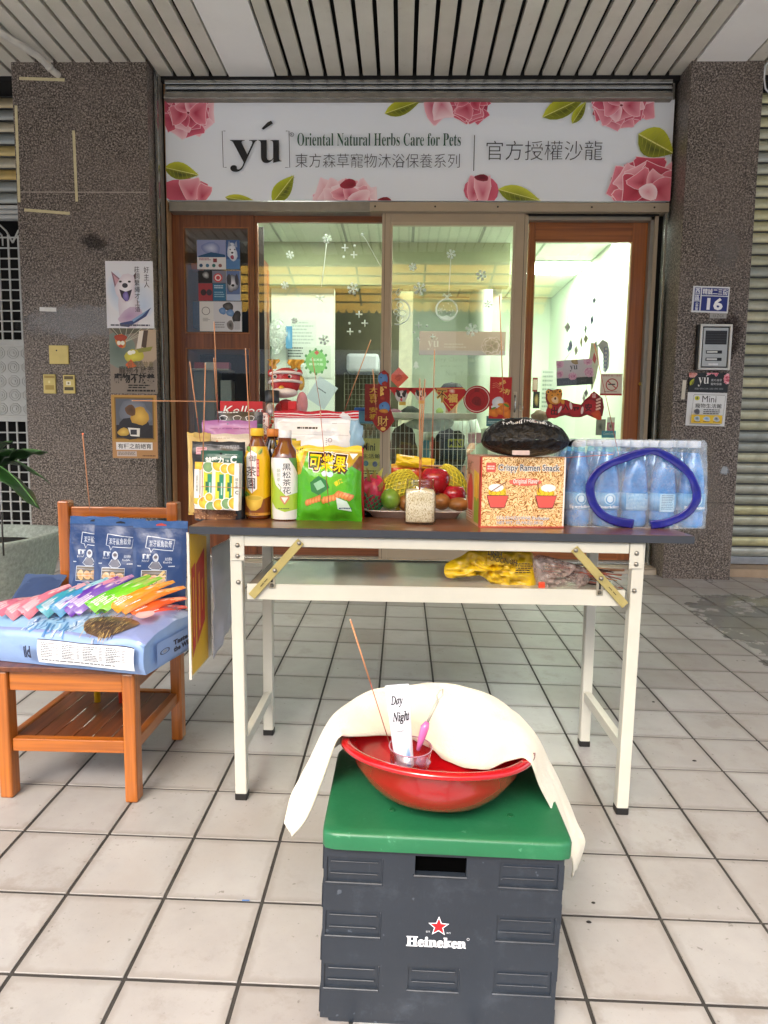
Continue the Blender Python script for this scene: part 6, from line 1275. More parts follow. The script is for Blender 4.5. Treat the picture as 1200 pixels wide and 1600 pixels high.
def sj(u, v): a = math.pi * (1.5 - .36 + u * .32); n = Vector((math.cos(a), math.sin(a), 0)); return n * 17 * k + Vector((0, 0, at(415, 645 + 35 * v, .33).z - zb)), n
P.build('label', 0, 0, o, surf=sj, cuts=(6, 4), m=pmat(.4))
# lion dance plush in a clear bag
def plush():
    Yp = .385; k = 1 / ppm(Yp); c = at(447, 640, Yp); o = empty('lion_plush', (c.x, Yp, tz(c.x)), 0, 'red lion dance plush toy wrapped in clear plastic behind the candy jar', 'plush toy')
    L = lambda px, py, d=0: Vector(((px - 447) * k, d, at(447, py, Yp).z - tz(c.x))); RD = mat('red_plush', '#a81c1c', .9, var=.2, bump=.5, bscale=150); WP = mat('white_plush', '#d9cdc4', .95, bump=.6, bscale=150); PK = mat('pink_plush', '#c98a8e', .95, bump=.5, bscale=150); GO = mat('gold_foil', '#c79a3a', .3, .6, var=.3, bump=.5); DKE = mat('black_bead', '#101010', .2)
    def el(px, py, rx, ry, m, name, d=0, dy=.8): b = MB(); pr = [(rx * k * math.sin(math.pi * t / 10), -ry * k * math.cos(math.pi * t / 10)) for t in range(11)]; pr[0] = (0, pr[0][1]); pr[-1] = (0, pr[-1][1]); q = L(px, py, d); b.lathe(pr, m, 20, sy=dy, c=q); return b.build(name, o)
    h = el(447, 596, 24, 21, RD, 'head'); el(447, 650, 20, 26, RD, 'body', .0); el(445, 614, 21, 8, WP, 'muzzle', -.012, .9)
    for py, rr in ((585, 23.5), (598, 25)): b = MB(); b.tube([L(447 + rr * math.cos(t), py + 2 * math.sin(t), -.8 * rr * k * max(0, -math.sin(t)) * -1 * -1) for t in [math.pi + math.pi * s / 10 for s in range(11)]], 2.2 * k, WP, 8); b.build('fur_band', o)
    for px in (433, 455): el(px, 590, 3.6, 3.6, WP, 'eye', -.030); el(px, 590, 2, 2, DKE, 'pupil', -.036)
    el(443, 608, 4.5, 4.5, GO, 'nose', -.034)
    for px, py in ((424, 583), (468, 583)): el(px, py, 5, 6, RD, 'ear')
    for px in (428, 458, 466): b = MB(); q = L(px, 577); b.grid(lambda u, v: q + Vector(((u - .5) * 14 * k * (.4 + v) + .004 * math.sin(9 * v + px), .006 * math.sin(12 * u), v * 15 * k)), 8, 6, GO); b.build('gold_tassel', o)
    for px in (424, 466): el(px, 640, 7, 9, PK if px > 440 else WP, 'paw', -.02)
    el(472, 630, 9, 18, PK, 'pink_side'); el(470, 598, 6, 12, GO, 'gold_trim')
    b = MB()
    def f(u, v): a = 2 * math.pi * u; r = (31 + 3 * math.sin(7 * a + 5 * v)) * k * (.45 + .55 * math.sin(math.pi * (.15 + .8 * v))); return L(449, 566 + 90 * v) + Vector((r * math.cos(a), .7 * r * math.sin(a), 0))
    b.grid(f, 28, 14, glass('thin_clear_bag', (.98, .98, .98), .35, .02, .15)); b.build('clear_bag', o)
    b = MB(); q = L(454, 642, -.05); b.box(q, q + Vector((13 * k, .012, 14 * k)), mat('red_cup', '#c01a20', .4), .003); b.build('red_tag', o)
plush()
# resealable bag with white pack
def zb1(P):
    P.rect(430, 640, 562, 715, '#cfcfd2'); P.rrect(434, 655, 549, 720, 3, '#e6e5e6'); P.lines(465, 668, 498, 671, 1, '#3a3a3a', 2, .95, .9, 6); P.line([(440, 678), (546, 680)], .8, '#bcbcc0'); P.line([(436, 661), (548, 662)], .6, '#c8c8cc'); P.ring(518, 687, 3, .7, '#8a2a34', 10); P.line([(516, 694), (520, 700)], .8, '#8a8a90'); P.lines(511, 684, 513, 700, 5, '#7a7a80', 2); P.lines(519, 661, 528, 663, 1, '#8a8a8a', 1); P.rect(456, 685, 464, 690, '#8a9a3a')
    P.rect(426, 640, 565, 653, '#b3222c'); P.line([(427, 646), (480, 648), (562, 645)], 1.6, '#e2d9da'); P.line([(427, 650), (480, 651.5), (562, 649)], .8, '#e2d9da')
pouch('zip_bag', 428, 642, 560, pyb(495, .26), .26, '#c8c8cc', .07, 'resealable bag with red striped zip holding a white pack', 'bag', zb1, seal=.14, wr=.01, seed=4, rough=.22, bump=.6)
lump('crumpled_blue_bag', 556, 682, 12, 24, .25, '#8fb2c8', 'crumpled pale blue plastic bag right of the zip bag', 'bag', 3, .2, amp=.5, n=3)
b = MB(); p = at(495, 700, .33); k = 1 / ppm(.33); b.prism([((x - 495) * k, (700 - y) * k + 0) for x, y in ((455, 770), (455, 648), (476, 642), (500, 634), (535, 640), (556, 646), (556, 770))], 0, .02, mat('translucent_blue', '#7f9aa8', .25, var=.1), Matrix.Translation((0, 0, tz(p.x) - at(495, 768, .33).z + 0))); b.build('blue_tray', None, (p.x, .33, p.z), label='bluish plastic tray standing behind the zip bag', cat='tray')
# green crisps bag
def crisp(P):
    P.rect(455, 690, 575, 820, '#4fae1e'); P.fan((515, 735), blob(515, 740, 40, 30, 20), '#7cc82c', '#55b020'); P.rect(455, 690, 575, 707, '#e2b81e'); P.poly([(455, 705), (575, 703), (566, 716), (548, 730), (515, 712), (480, 708), (470, 740), (455, 745)], '#b8941c'); P.rect(455, 696, 575, 706, '#ecc93a'); P.line([(458, 701), (572, 703)], .8, '#f3e08a'); P.poly([(456, 699), (478, 699), (470, 722), (456, 722)], '#f0cf18'); P.text('卜蜂', 464, 700, 476, 708, '#2a2410', off=.03, rot=-.3)
    P.poly([(547, 710), (560, 709), (553, 718)], '#f0efe6'); P.poly([(562, 712), (572, 712), (572, 740), (552, 728)], '#7a4a1c')
    for dx, w_, c in ((0, .16, '#efefe6'), (0, .11, '#3c1410')): P.text('可樂果', 484, 711, 543, 735, c, off=w_, grow=1, rot=.08)
    P.text('可樂果', 484, 711, 543, 735, '#f4d414', off=.02, rot=.08); P.ell(510, 739, 5, 4, '#cfe0d8'); P.ell(518, 740, 5, 4, '#b8d4e0')
    P.poly([(486, 752), (500, 742), (512, 748), (518, 760), (500, 772), (488, 766)], '#2f7a3c'); P.poly([(492, 754), (504, 748), (510, 758), (498, 764)], '#8ec49a'); P.text('香蔥', 524, 748, 538, 756, '#f4e02a', off=.04, rot=-.4)
    for x, y, r in ((492, 780, -.35), (520, 776, -.3), (541, 772, .3)):
        for i in range(5): P.fan((x - 11 + i * 5, y + (2 - i) * math.tan(-r) * 2), blob(x - 11 + i * 5, y + (i - 2) * 5 * math.sin(r), 4, 5.4, 8, rot=.7 + r), '#f0a860', '#c97030')
    P.poly([(528, 775), (545, 780), (552, 796), (530, 792)], '#cfe6d8'); P.lines(532, 790, 552, 794, 1, '#1f4a6a', 2)
Yc = sb(470, 560, 816)
pouch('crisps_bag', 463, 697, 566, 816, Yc + .035, '#4fae1e', .085, 'puffy green and yellow crisps bag with yellow 可樂果 lettering', 'bag', crisp, seal=.09, wr=.011, seed=11, rough=.25, ft=.98, fb=1.0, sq=.6)
pouch('yellow_noodle_bag', 432, 688, 470, pyb(450, .2), .2, '#e6bf1e', .04, 'small yellow bag tucked behind the crisps bag and tea bottle', 'bag', None, seed=9)
pouch('red_pouch', 545, 700, 571, pyb(558, .19), .19, '#b01c1e', .03, 'red pouch standing between the crisps bag and the dragon fruit', 'pouch', None, rz=-.3, seed=6, ft=.8)
# ------------------------------------------------------------------ fruit tray
PT_ = top(648, 811); TRY = PT_.y
def tray():
    o = empty('fruit_tray', (PT_.x, TRY + .09, tz(PT_.x)), 0, 'shallow white tray carrying the fruit', 'tray'); m = mat('white_melamine', '#d8cfca', .3); w_, d_, h_ = .148, .092, .022
    def f(u, v):
        a = 2 * math.pi * u; pr = [(0, .002), (.82, .002), (.86, .004), (.97, h_), (1.02, h_ + .001), (1.02, h_ - .002), (.96, h_ - .003), (.84, 0), (0, 0)]; q = pr[round(v * 8)]; n_ = 5; c, s = math.cos(a), math.sin(a); r = (abs(c) ** n_ + abs(s) ** n_) ** (-1 / n_)
        return (q[0] * r * c * w_, q[0] * r * s * d_, q[1])
    b = MB(); b.grid(f, 48, 8, m); b.build('tray_body', o)
tray(); TY = TRY + .09; tz0 = tz(PT_.x) + .004
def ellip(name, px, py, rxp, ryp, Y, m, lb, cat, tilt=0, sy=1, fn=None, group=None, prof=None):
    p = at(px, py, Y); k = 1 / ppm(Y); n_ = 14; pr = prof or [(math.sin(math.pi * t / n_), -math.cos(math.pi * t / n_)) for t in range(n_ + 1)]; pr = [(abs(r) * rxp * k, z * ryp * k) for r, z in pr]; pr[0] = (0, pr[0][1]); pr[-1] = (0, pr[-1][1])
    b = MB(); b.lathe(pr, m, 28, sy=sy, fn=fn); return b.build(name, None, p, (0, tilt, 0), label=lb, cat=cat, group=group)
def net(o, rx, ry, z0, z1, n, turns, m, r=.0016, sy=1, name='foam_net', k=1.03):
    b = MB()
    for sg in (1, -1):
        for i in range(n):
            pts = []
            for j in range(15): t = z0 + (z1 - z0) * j / 14; a = 2 * math.pi * i / n + sg * turns * j / 14; q = math.sqrt(max(0, 1 - t * t)) * rx * k; pts.append((q * math.cos(a), q * math.sin(a) * sy, t * ry * k))
            b.tube(pts, r, m, 5, False)
    return b.build(name, o)
def fruitmat(name, c0, c1, c2=None, rough=.3, sc=3):
    if name in _M: return _M[name]
    m, n = newmat(name); v = n.coord('Object'); s = n.add('ShaderNodeSeparateXYZ'); tc = n.add('ShaderNodeTexCoord'); n.lk(tc.outputs['Generated'], s.inputs[0])
    f = n.noise(v, 40, 4); c = n.ramp(s.outputs[2], [(.1, lin(c0)), (.9, lin(c1))]); c = n.mix(n.ramp(f, [(.45, (0, 0, 0)), (.7, (.6, .6, .6))]), c, lin(c2 or c0)); sp = n.noise(v, 300, 2); c = n.mix(n.ramp(sp, [(.68, (0, 0, 0)), (.74, (.4, .4, .4))]), c, lin('#d8b880'))
    n.lk(c, n.b.inputs['Base Color']); n.b.inputs['Roughness'].default_value = rough; n.b.inputs['Coat Weight'].default_value = .3; _M[name] = m; return m
YF = mat('yellow_foam', '#dccf3e', .7); GF = mat('green_foam', '#1f8a5c', .7)
kp = 1 / ppm(TY)
DF = fruitmat('dragon_fruit_skin', '#a8183c', '#c8264e', '#d8486a', .35)
o = ellip('dragon_fruit', 581, 772, 21, 30, TY, DF, 'magenta dragon fruit in a green foam net at the left of the tray', 'fruit', .25, fn=lambda v, a, r, z: v * (1 + .06 * math.sin(5 * a + z * 90)))
b = MB(); r = random.Random(1)
for i in range(20):
    a = r.uniform(0, 6.28); t = r.uniform(-.5, .95); q = math.sqrt(1 - t * t) * 21 * kp; c = Vector((q * math.cos(a), q * math.sin(a), t * 30 * kp)); n_ = Vector((math.cos(a), math.sin(a), .9)).normalized(); s = Vector((-math.sin(a), math.cos(a), 0)); L_ = r.uniform(8, 13) * kp
    b.add([c + s * 5 * kp, c - s * 5 * kp, c + n_ * L_ + Vector((0, 0, L_ * .7)), c + n_ * 3 * kp - Vector((0, 0, 2 * kp))], [(0, 1, 2), (0, 3, 1), (0, 2, 3), (1, 3, 2)], fruitmat('dragon_fruit_scale', '#b8284a', '#9aa84a', '#c83a5c', .4))
b.build('scales', o); net(o, 21 * kp, 30 * kp, -.98, .05, 16, 1.3, GF, .0017, k=1.1)
GM_ = fruitmat('green_guava', '#5c8a24', '#7aa032', '#8fb04a', .35); MG = fruitmat('mango_skin', '#8aa030', '#c8b43a', '#9aa838', .4)
o = ellip('netted_mango', 622, 766, 25, 36, TY + .02, MG, 'large mango in a yellow foam net left of the rice jar', 'fruit', .75); k2 = 1 / ppm(TY + .02); net(o, 25 * k2, 36 * k2, -.6, .95, 22, 1.5, YF, .0018, k=1.06)
ellip('green_fruit', 610, 780, 17, 15, TY - .045, GM_, 'round green fruit poking out below the yellow netted mango', 'fruit', 1.2)
o = ellip('netted_mango', 706, 756, 20, 32, TY + .04, MG, 'mango in a yellow foam net behind the red apples on the right', 'fruit', -.55); net(o, 20 * k2, 32 * k2, -.7, .95, 18, 1.4, YF, .0018, k=1.06)
AP = fruitmat('red_apple_skin', '#8a0f1a', '#b0182a', '#7c0c16', .18); apr = [(0, -.86), (.3, -.95), (.62, -.86), (.88, -.5), (1, .05), (.96, .45), (.75, .82), (.45, .95), (.18, .86), (0, .74)]
o = ellip('red_apple', 679, 752, 24, 22, TY, AP, 'large shiny red apple with a small sticker behind the rice jar', 'apple', .1, prof=apr, group='red apples')
b = MB(); b.tube([(0, 0, .028), (.002, 0, .045)], .0012, mat('stalk', '#4a3420', .8), 5); b.build('stalk', o); P = Print(0, 0, 10, 10); P.ell(5, 5, 5, 6, '#d9d6de'); P.text('A', 2, 2, 8, 8, '#3a4a8a', off=.05); P.build('sticker', .012, .014, o, loc=(-.036, -.018, .012), rot=(0, 0, -1.0), clip=False)
o = ellip('red_apple', 709, 775, 19, 17, TY - .01, AP, 'smaller red apple at the right of the tray above the brown kiwi', 'apple', 0, prof=apr, group='red apples')
KW = fruitmat('brown_kiwi_skin', '#7a4a1c', '#96622a', '#a8763c', .5)
for px, py, rx, ry, yy, lb in ((690, 784, 14, 13, -.05, 'golden brown kiwi just right of the rice jar'), (717, 788, 18, 11, -.05, 'golden brown kiwi at the right rim of the tray'), (634, 786, 12, 13, -.03, 'brown kiwi hidden left of the rice jar')): ellip('brown_kiwi', px, py, rx, ry, TY + yy, KW, lb, 'fruit', group='brown kiwis')
pouch('orange_packet', 611, 725, 662, 790, .33, '#d2541e', .03, 'orange snack packet standing behind the netted mango', 'packet', lambda P: (P.rect(600, 720, 670, 795, '#cf4f1c'), P.rect(611, 722, 662, 731, '#e8b02a'), P.lines(620, 734, 652, 742, 2, '#f0d8a0', 3)), zb=None, seal=.05)
o = pouch('yellow_packet', 617, 713, 678, 730, .31, '#e2c01c', .022, 'slim yellow packet lying on the orange packet', 'packet', lambda P: (P.rect(610, 710, 680, 735, '#e2c01c'), P.lines(622, 714, 650, 717, 1, '#f4eeda', 1)), seal=.05); o.rotation_euler.y = .12
b = MB(); b.tube([at(660, 727, .30), at(709, 730, .31)], [.003, .0022], mat('bamboo_skewer', '#cfa070', .6), 6); b.build('skewer', label='pale wooden skewer sticking out to the right of the yellow packet', cat='skewer')
# rice jar with incense
def rjar():
    p = top(656, 820); Yj = p.y + .034; x = at(656, 800, Yj).x; zb = tz(x); k = 1 / ppm(Yj); H = at(656, 748, Yj).z - zb; w_ = 24 * k; o = empty('rice_jar', (x, Yj, zb), 0, 'square glass jar filled with rice holding incense sticks at the front of the table', 'jar')
    def sec(r, n_): return [(lambda c, s, q: (q * r * c, q * r * s))(math.cos(a), math.sin(a), (abs(math.cos(a)) ** n_ + abs(math.sin(a)) ** n_) ** (-1 / n_)) for a in [2 * math.pi * i / 40 for i in range(40)]]
    def stack(levels, m, name, capb=True, capt=False):
        b = MB(); vs = []; 
        for r, n_, z in levels: vs += [(u, v, z) for u, v in sec(r, n_)]
        fs = [(i * 40 + j, i * 40 + (j + 1) % 40, (i + 1) * 40 + (j + 1) % 40, (i + 1) * 40 + j) for i in range(len(levels) - 1) for j in range(40)]
        if capb: fs.append(tuple(range(40))[::-1])
        if capt: fs.append(tuple(len(vs) - 40 + j for j in range(40)))
        b.add(vs, fs, m, True); return b.build(name, o)
    stack([(w_ * .9, 6, 0), (w_, 8, .005), (w_, 8, H * .70), (w_ * .93, 5, H * .78), (w_ * .86, 2, H * .84), (w_ * .86, 2, H * .87), (w_ * .9, 2, H * .88), (w_ * .86, 2, H * .90), (w_ * .9, 2, H * .94), (w_ * .87, 2, H * .96), (w_ * .89, 2, H), (w_ * .84, 2, H)], glass('jar_glass', (.93, .96, .94), 1.0, .09), 'glass_wall')
    m, n = newmat('white_rice'); v = n.coord(); vo = n.add('ShaderNodeTexVoronoi'); vo.inputs['Scale'].default_value = 420; mp = n.add('ShaderNodeMapping'); mp.inputs['Scale'].default_value = (1, 1, .55); n.lk(v, mp.inputs[0]); n.lk(mp.outputs[0], vo.inputs['Vector'])
    n.lk(n.ramp(vo.outputs['Distance'], [(.1, lin('#f0e6d0')), (.5, lin('#e2d3b4')), (.85, lin('#b39c74'))]), n.b.inputs['Base Color']); n.b.inputs['Roughness'].default_value = .7; n.bump(vo.outputs['Distance'], .3, -.001)
    stack([(w_ * .86, 6, .006), (w_ * .93, 7, .01), (w_ * .93, 7, H * .70), (w_ * .88, 5, H * .75), (w_ * .5, 3, H * .775)], m, 'rice', True, True)
rjar()
# incense
INC = mat('incense_paste', '#b8835e', .9, var=.1); BST = mat('red_bamboo', '#a4503a', .7, var=.1)
def stick(x0, y0, x1, y1, Y0, lb, Y1=None, split=.7, r=.0015, glow=False):
    A, B = at(x0, y0, Y0), at(x1, y1, Y0 if Y1 is None else Y1); C_ = A.lerp(B, split); b = MB(); b.tube([A, C_], r, INC, 7); b.tube([C_, B], r * .55, BST, 6)
    o = b.build('incense_stick', label=lb, cat='incense', group='incense sticks'); b = MB(); b.tube([A, A.lerp(B, .012)], r * 1.05, emis('ember', '#ff4a20', 1.5) if glow else mat('ash_tip', '#c9b8a8', .9), 6); b.build('tip', o)
for a in ((296.5, 565, 313, 690, .02, 'incense stick leaning left at the far left end of the table'), (321, 567, 315.5, 783, -.035, 'incense stick upright before the lemon carton'), (334, 559, 339, 640, .2, 'short incense stick just right of the tall one over the left packets'), (334.5, 502, 341, 660, .22, 'tallest incense stick, rising before the pet leaflets'), (383.5, 544, 395, 772, -.03, 'incense stick in front of the yellow labelled tea bottle'),
          (425, 562, 429, 690, .2, 'incense stick rising before the lion plush'), (488, 558, 502, 645, .28, 'dark incense stick before the green planet notice', None, .3), (500.5, 643, 514, 790, -.03, 'thin incense stick in front of the crisps bag', None, .05), (579.5, 531, 538, 642, .3, 'incense stick leaning right behind the zip bag'), (582.5, 577, 589, 655, .33, 'short incense stick beside the birds pendant'),
          (656, 591, 655, 765, .0, 'left incense stick of the trio in the rice jar'), (664, 592, 656.5, 765, .003, 'right incense stick of the trio in the rice jar'), (660, 606, 655.5, 765, .008, 'middle incense stick of the trio in the rice jar'), (679, 545, 674.5, 735, .2, 'incense stick behind the rice jar trio', None, .72), (780.5, 462, 788, 672, .2, 'incense stick before the red lucky packet'), (928, 535, 967, 712, .1, 'incense stick leaning before the wooden door pane', None, .1),
          (206, 626, 342, 627.5, .18, 'incense stick lying level from the packets towards the posters', None, .98), (314.5, 760, 382, 762.5, -.04, 'thin stick lying level across the lemon carton', None, .9, .0009), (958, 710, 884, 715, -.04, 'thin stick lying level over the water bottles', None, .1, .0011)):
    stick(*a)
# ------------------------------------------------------------------ ramen carton
def ramen():
    p = top(749, 824); q = top(880, 825); w_ = (q - p).length; H = at(750, 713, p.y).z - tz(p.x); rz = .09; d_ = .19
    m, n = newmat('noodle_print'); v = n.coord(); wv = n.add('ShaderNodeTexNoise'); wv.inputs['Scale'].default_value = 48; wv.inputs['Detail'].default_value = 1; wv.inputs['Distortion'].default_value = 1.6; n.lk(v, wv.inputs['Vector'])
    mt = n.add('ShaderNodeMath', operation='MULTIPLY'); mt.inputs[1].default_value = 40; n.lk(wv.outputs['Fac'], mt.inputs[0]); sn = n.add('ShaderNodeMath', operation='SINE'); n.lk(mt.outputs[0], sn.inputs[0]); mr = n.add('ShaderNodeMapRange'); mr.inputs['From Min'].default_value = -1; n.lk(sn.outputs[0], mr.inputs[0])
    n.lk(n.ramp(mr.outputs[0], [(.03, lin('#8a5420')), (.22, lin('#d6984a')), (.55, lin('#eec684')), (.95, lin('#f2d8a6'))]), n.b.inputs['Base Color']); n.b.inputs['Roughness'].default_value = .4
    o = empty('ramen_carton', (p.x, p.y, tz(p.x)), rz, 'crispy ramen snack carton with noodle print at the right of the table', 'carton'); CB = mat('printed_card_side', '#c97a4a', .45, var=.2, vscale=20)
    b = MB(); b.box((0, .0, 0), (w_, d_, H), CB, .002); b.build('box', o); b = MB(); b.box((.002, -.0006, .002), (w_ - .002, -.0001, H - .002), m); b.build('front_panel', o)
    P = Print(749, 714, 882, 824); P.rect(749, 714, 751, 824, '#b8322c'); P.rect(879.5, 714, 882, 824, '#e8e4dc'); P.rect(749, 822, 882, 824, '#c8584a'); P.rrect(757, 723.5, 772, 738, 1, '#d2564a'); P.lines(759, 728, 770, 735, 2, '#f0d0c4', 2, .9, .7, 3)
    for wd, c in ((.07, '#f2efe8'), (.01, '#222126')): P.text('Crispy Ramen Snack', 776, 726, 872, 738.5, c, off=wd, grow=1)
    P.ell(819, 753, 26, 6, '#dd6a58'); P.text(sans('Original Flavor'), 800, 748, 840, 757.5, '#f4ece4', off=.0)
    for t, y0, y1, xe in (('15:3.53OZ(100G) Packages', 806.5, 812.5, 858), ('NET WT : 52.9OZ(1.5KG)', 814, 820, 849)):
        for wd, c in ((.06, '#f2efe8'), (.0, '#5a4a6a')): P.text(t, 776, y0, xe, y1, c, off=wd, grow=1, res=1)
    for cx, s in ((776, 1), (852, -1)):      # plain bowls where the carton carries its cartoon figures
        P.fan((cx, 771), blob(cx, 770, 15, 12, j=.1), '#f0d030', '#e4c020'); P.poly([(cx - 17, 774), (cx + 17, 774), (cx + 11, 793), (cx - 11, 793)], '#dd5a50'); P.line([(cx - 17, 774), (cx + 17, 774), (cx + 11, 793), (cx - 11, 793), (cx - 17, 774)], 1, '#3a1c1c'); P.ell(cx - 3 * s, 762, 12, 6, '#efeee8'); P.line([(cx - 12, 769), (cx + 14 * s, 752)], 1.4, '#7a3c24')
        for k in range(4): P.line([(cx - 12 + k * 7, 766), (cx - 9 + k * 7, 771), (cx - 13 + k * 7, 774)], 1, '#b8862a')
    P.build('front_print', w_, H, o, loc=(0, -.0007, H), m=pmat(.35))
    P = Print(0, 0, 100, 100); P.rect(0, 0, 100, 100, '#c9a07a'); P.poly([(0, 0), (100, 0), (100, 30), (0, 18)], '#c98a78'); P.fan((30, 60), blob(30, 60, 22, 30), '#d84a3c', '#b83a30'); P.poly([(55, 20), (90, 25), (90, 70), (60, 80)], '#d9b23c'); P.rect(60, 60, 95, 96, '#8a9a2c'); P.fan((75, 45), blob(75, 45, 10, 18), '#f0c040', '#d89a30'); P.text('拉麵', 8, 8, 48, 30, '#8a5a4a', off=.03); P.lines(5, 82, 50, 96, 4, '#f0e0d0', 2); P.rect(94, 0, 100, 100, '#b8322c')
    P.build('side_print', d_, H, o, loc=(0, d_, H), rot=(0, 0, -math.pi / 2))
    P = Print(0, 0, 100, 100); P.rect(0, 0, 100, 100, '#b8765a'); P.poly([(0, 0), (100, 0), (100, 20), (0, 40)], '#a85a48'); P.rect(0, 47, 100, 53, '#c9a48a'); P.build('top_print', w_, d_, o, loc=(0, d_, H), rot=(-math.pi / 2, 0, 0))
    return H, p
RH, RP_ = ramen()
# black bag on the carton
def blackbag():
    Y = .06; k = 1 / ppm(Y); c = at(819, 712, Y); zc = tz(c.x) + RH
    m = mat('black_foil_bag', '#0a0a0b', .38, 0, var=.3, bump=1.0, bscale=45, coat=.12, spec=.35); 
    def S(side):
        def f(u, v):
            e = (1 - abs(2 * u - 1) ** 2.6); th = max(0, e) ** .55; x = (u - .5) * 134 * k; y = (v - .5) * .15 * (.25 + .75 * th); hgt = (th * max(0, math.sin(math.pi * v)) ** .5); z0_ = .040 + .006 * math.sin(u * 3)
            nz = noise.noise(Vector((u * 7, v * 5, side))) * .006 + noise.noise(Vector((u * 17, v * 13, side * 3))) * .0025 - abs(noise.noise(Vector((u * 13, v * 9, 4 + side)))) * .006
            z = z0_ + (side > 0) * (hgt * .058 * (1 - .2 * (u - .5)) + nz * th * 1.3) - (side < 0) * hgt * (z0_ - .001)
            return (x, y, z - .018 * abs(2 * u - 1) ** 3 * (u > .5) * 0)
        return f
    b = MB(); [setattr(q.inputs['Distance'], 'default_value', .02) for q in m.node_tree.nodes if q.type == 'BUMP']; b.grid(S(1), 48, 26, m); b.grid(S(-1), 48, 12, m); o = b.build('coffee_bag', None, (c.x, Y, zc), (0, 0, -.05), label='crinkled black foil bag lying on top of the ramen carton', cat='bag')
    P = Print(766, 665, 876, 685); P.text('T WEIGHT / POIDS NET 1.3 KG', 780, 668, 872, 680, '#dcdcdc', off=.03, res=1); P.poly([(828, 664), (835, 668), (832, 676)], '#8a3c2c')
    F = S(1)
    def sf(u, v):
        uu = .12 + .78 * u; vv = .15 + .09 * (1 - v); p = Vector(F(uu, vv)); return p, Vector((0, -.75, .66))
    P.build('lettering', 0, 0, o, surf=sf, cuts=(36, 6), m=pmat(.3), lift=.0036)
    b = MB(); q = Vector(F(.36, .02)); b.box((q.x - .008, q.y - .006, .006), (q.x + .036, q.y - .004, .018), mat('pale_sticker', '#c9b4ac', .5), .001); b.build('paper_label', o)
    b = MB(); b.grid(lambda u, v: ((.5 + .06 * u) * 134 * k * 1.0 - .002, (v - .5) * .03 * (1 + u), .03 + .012 * math.sin(3 * v + u) + .006 * u), 4, 6, m); b.build('bag_end', o)
blackbag()
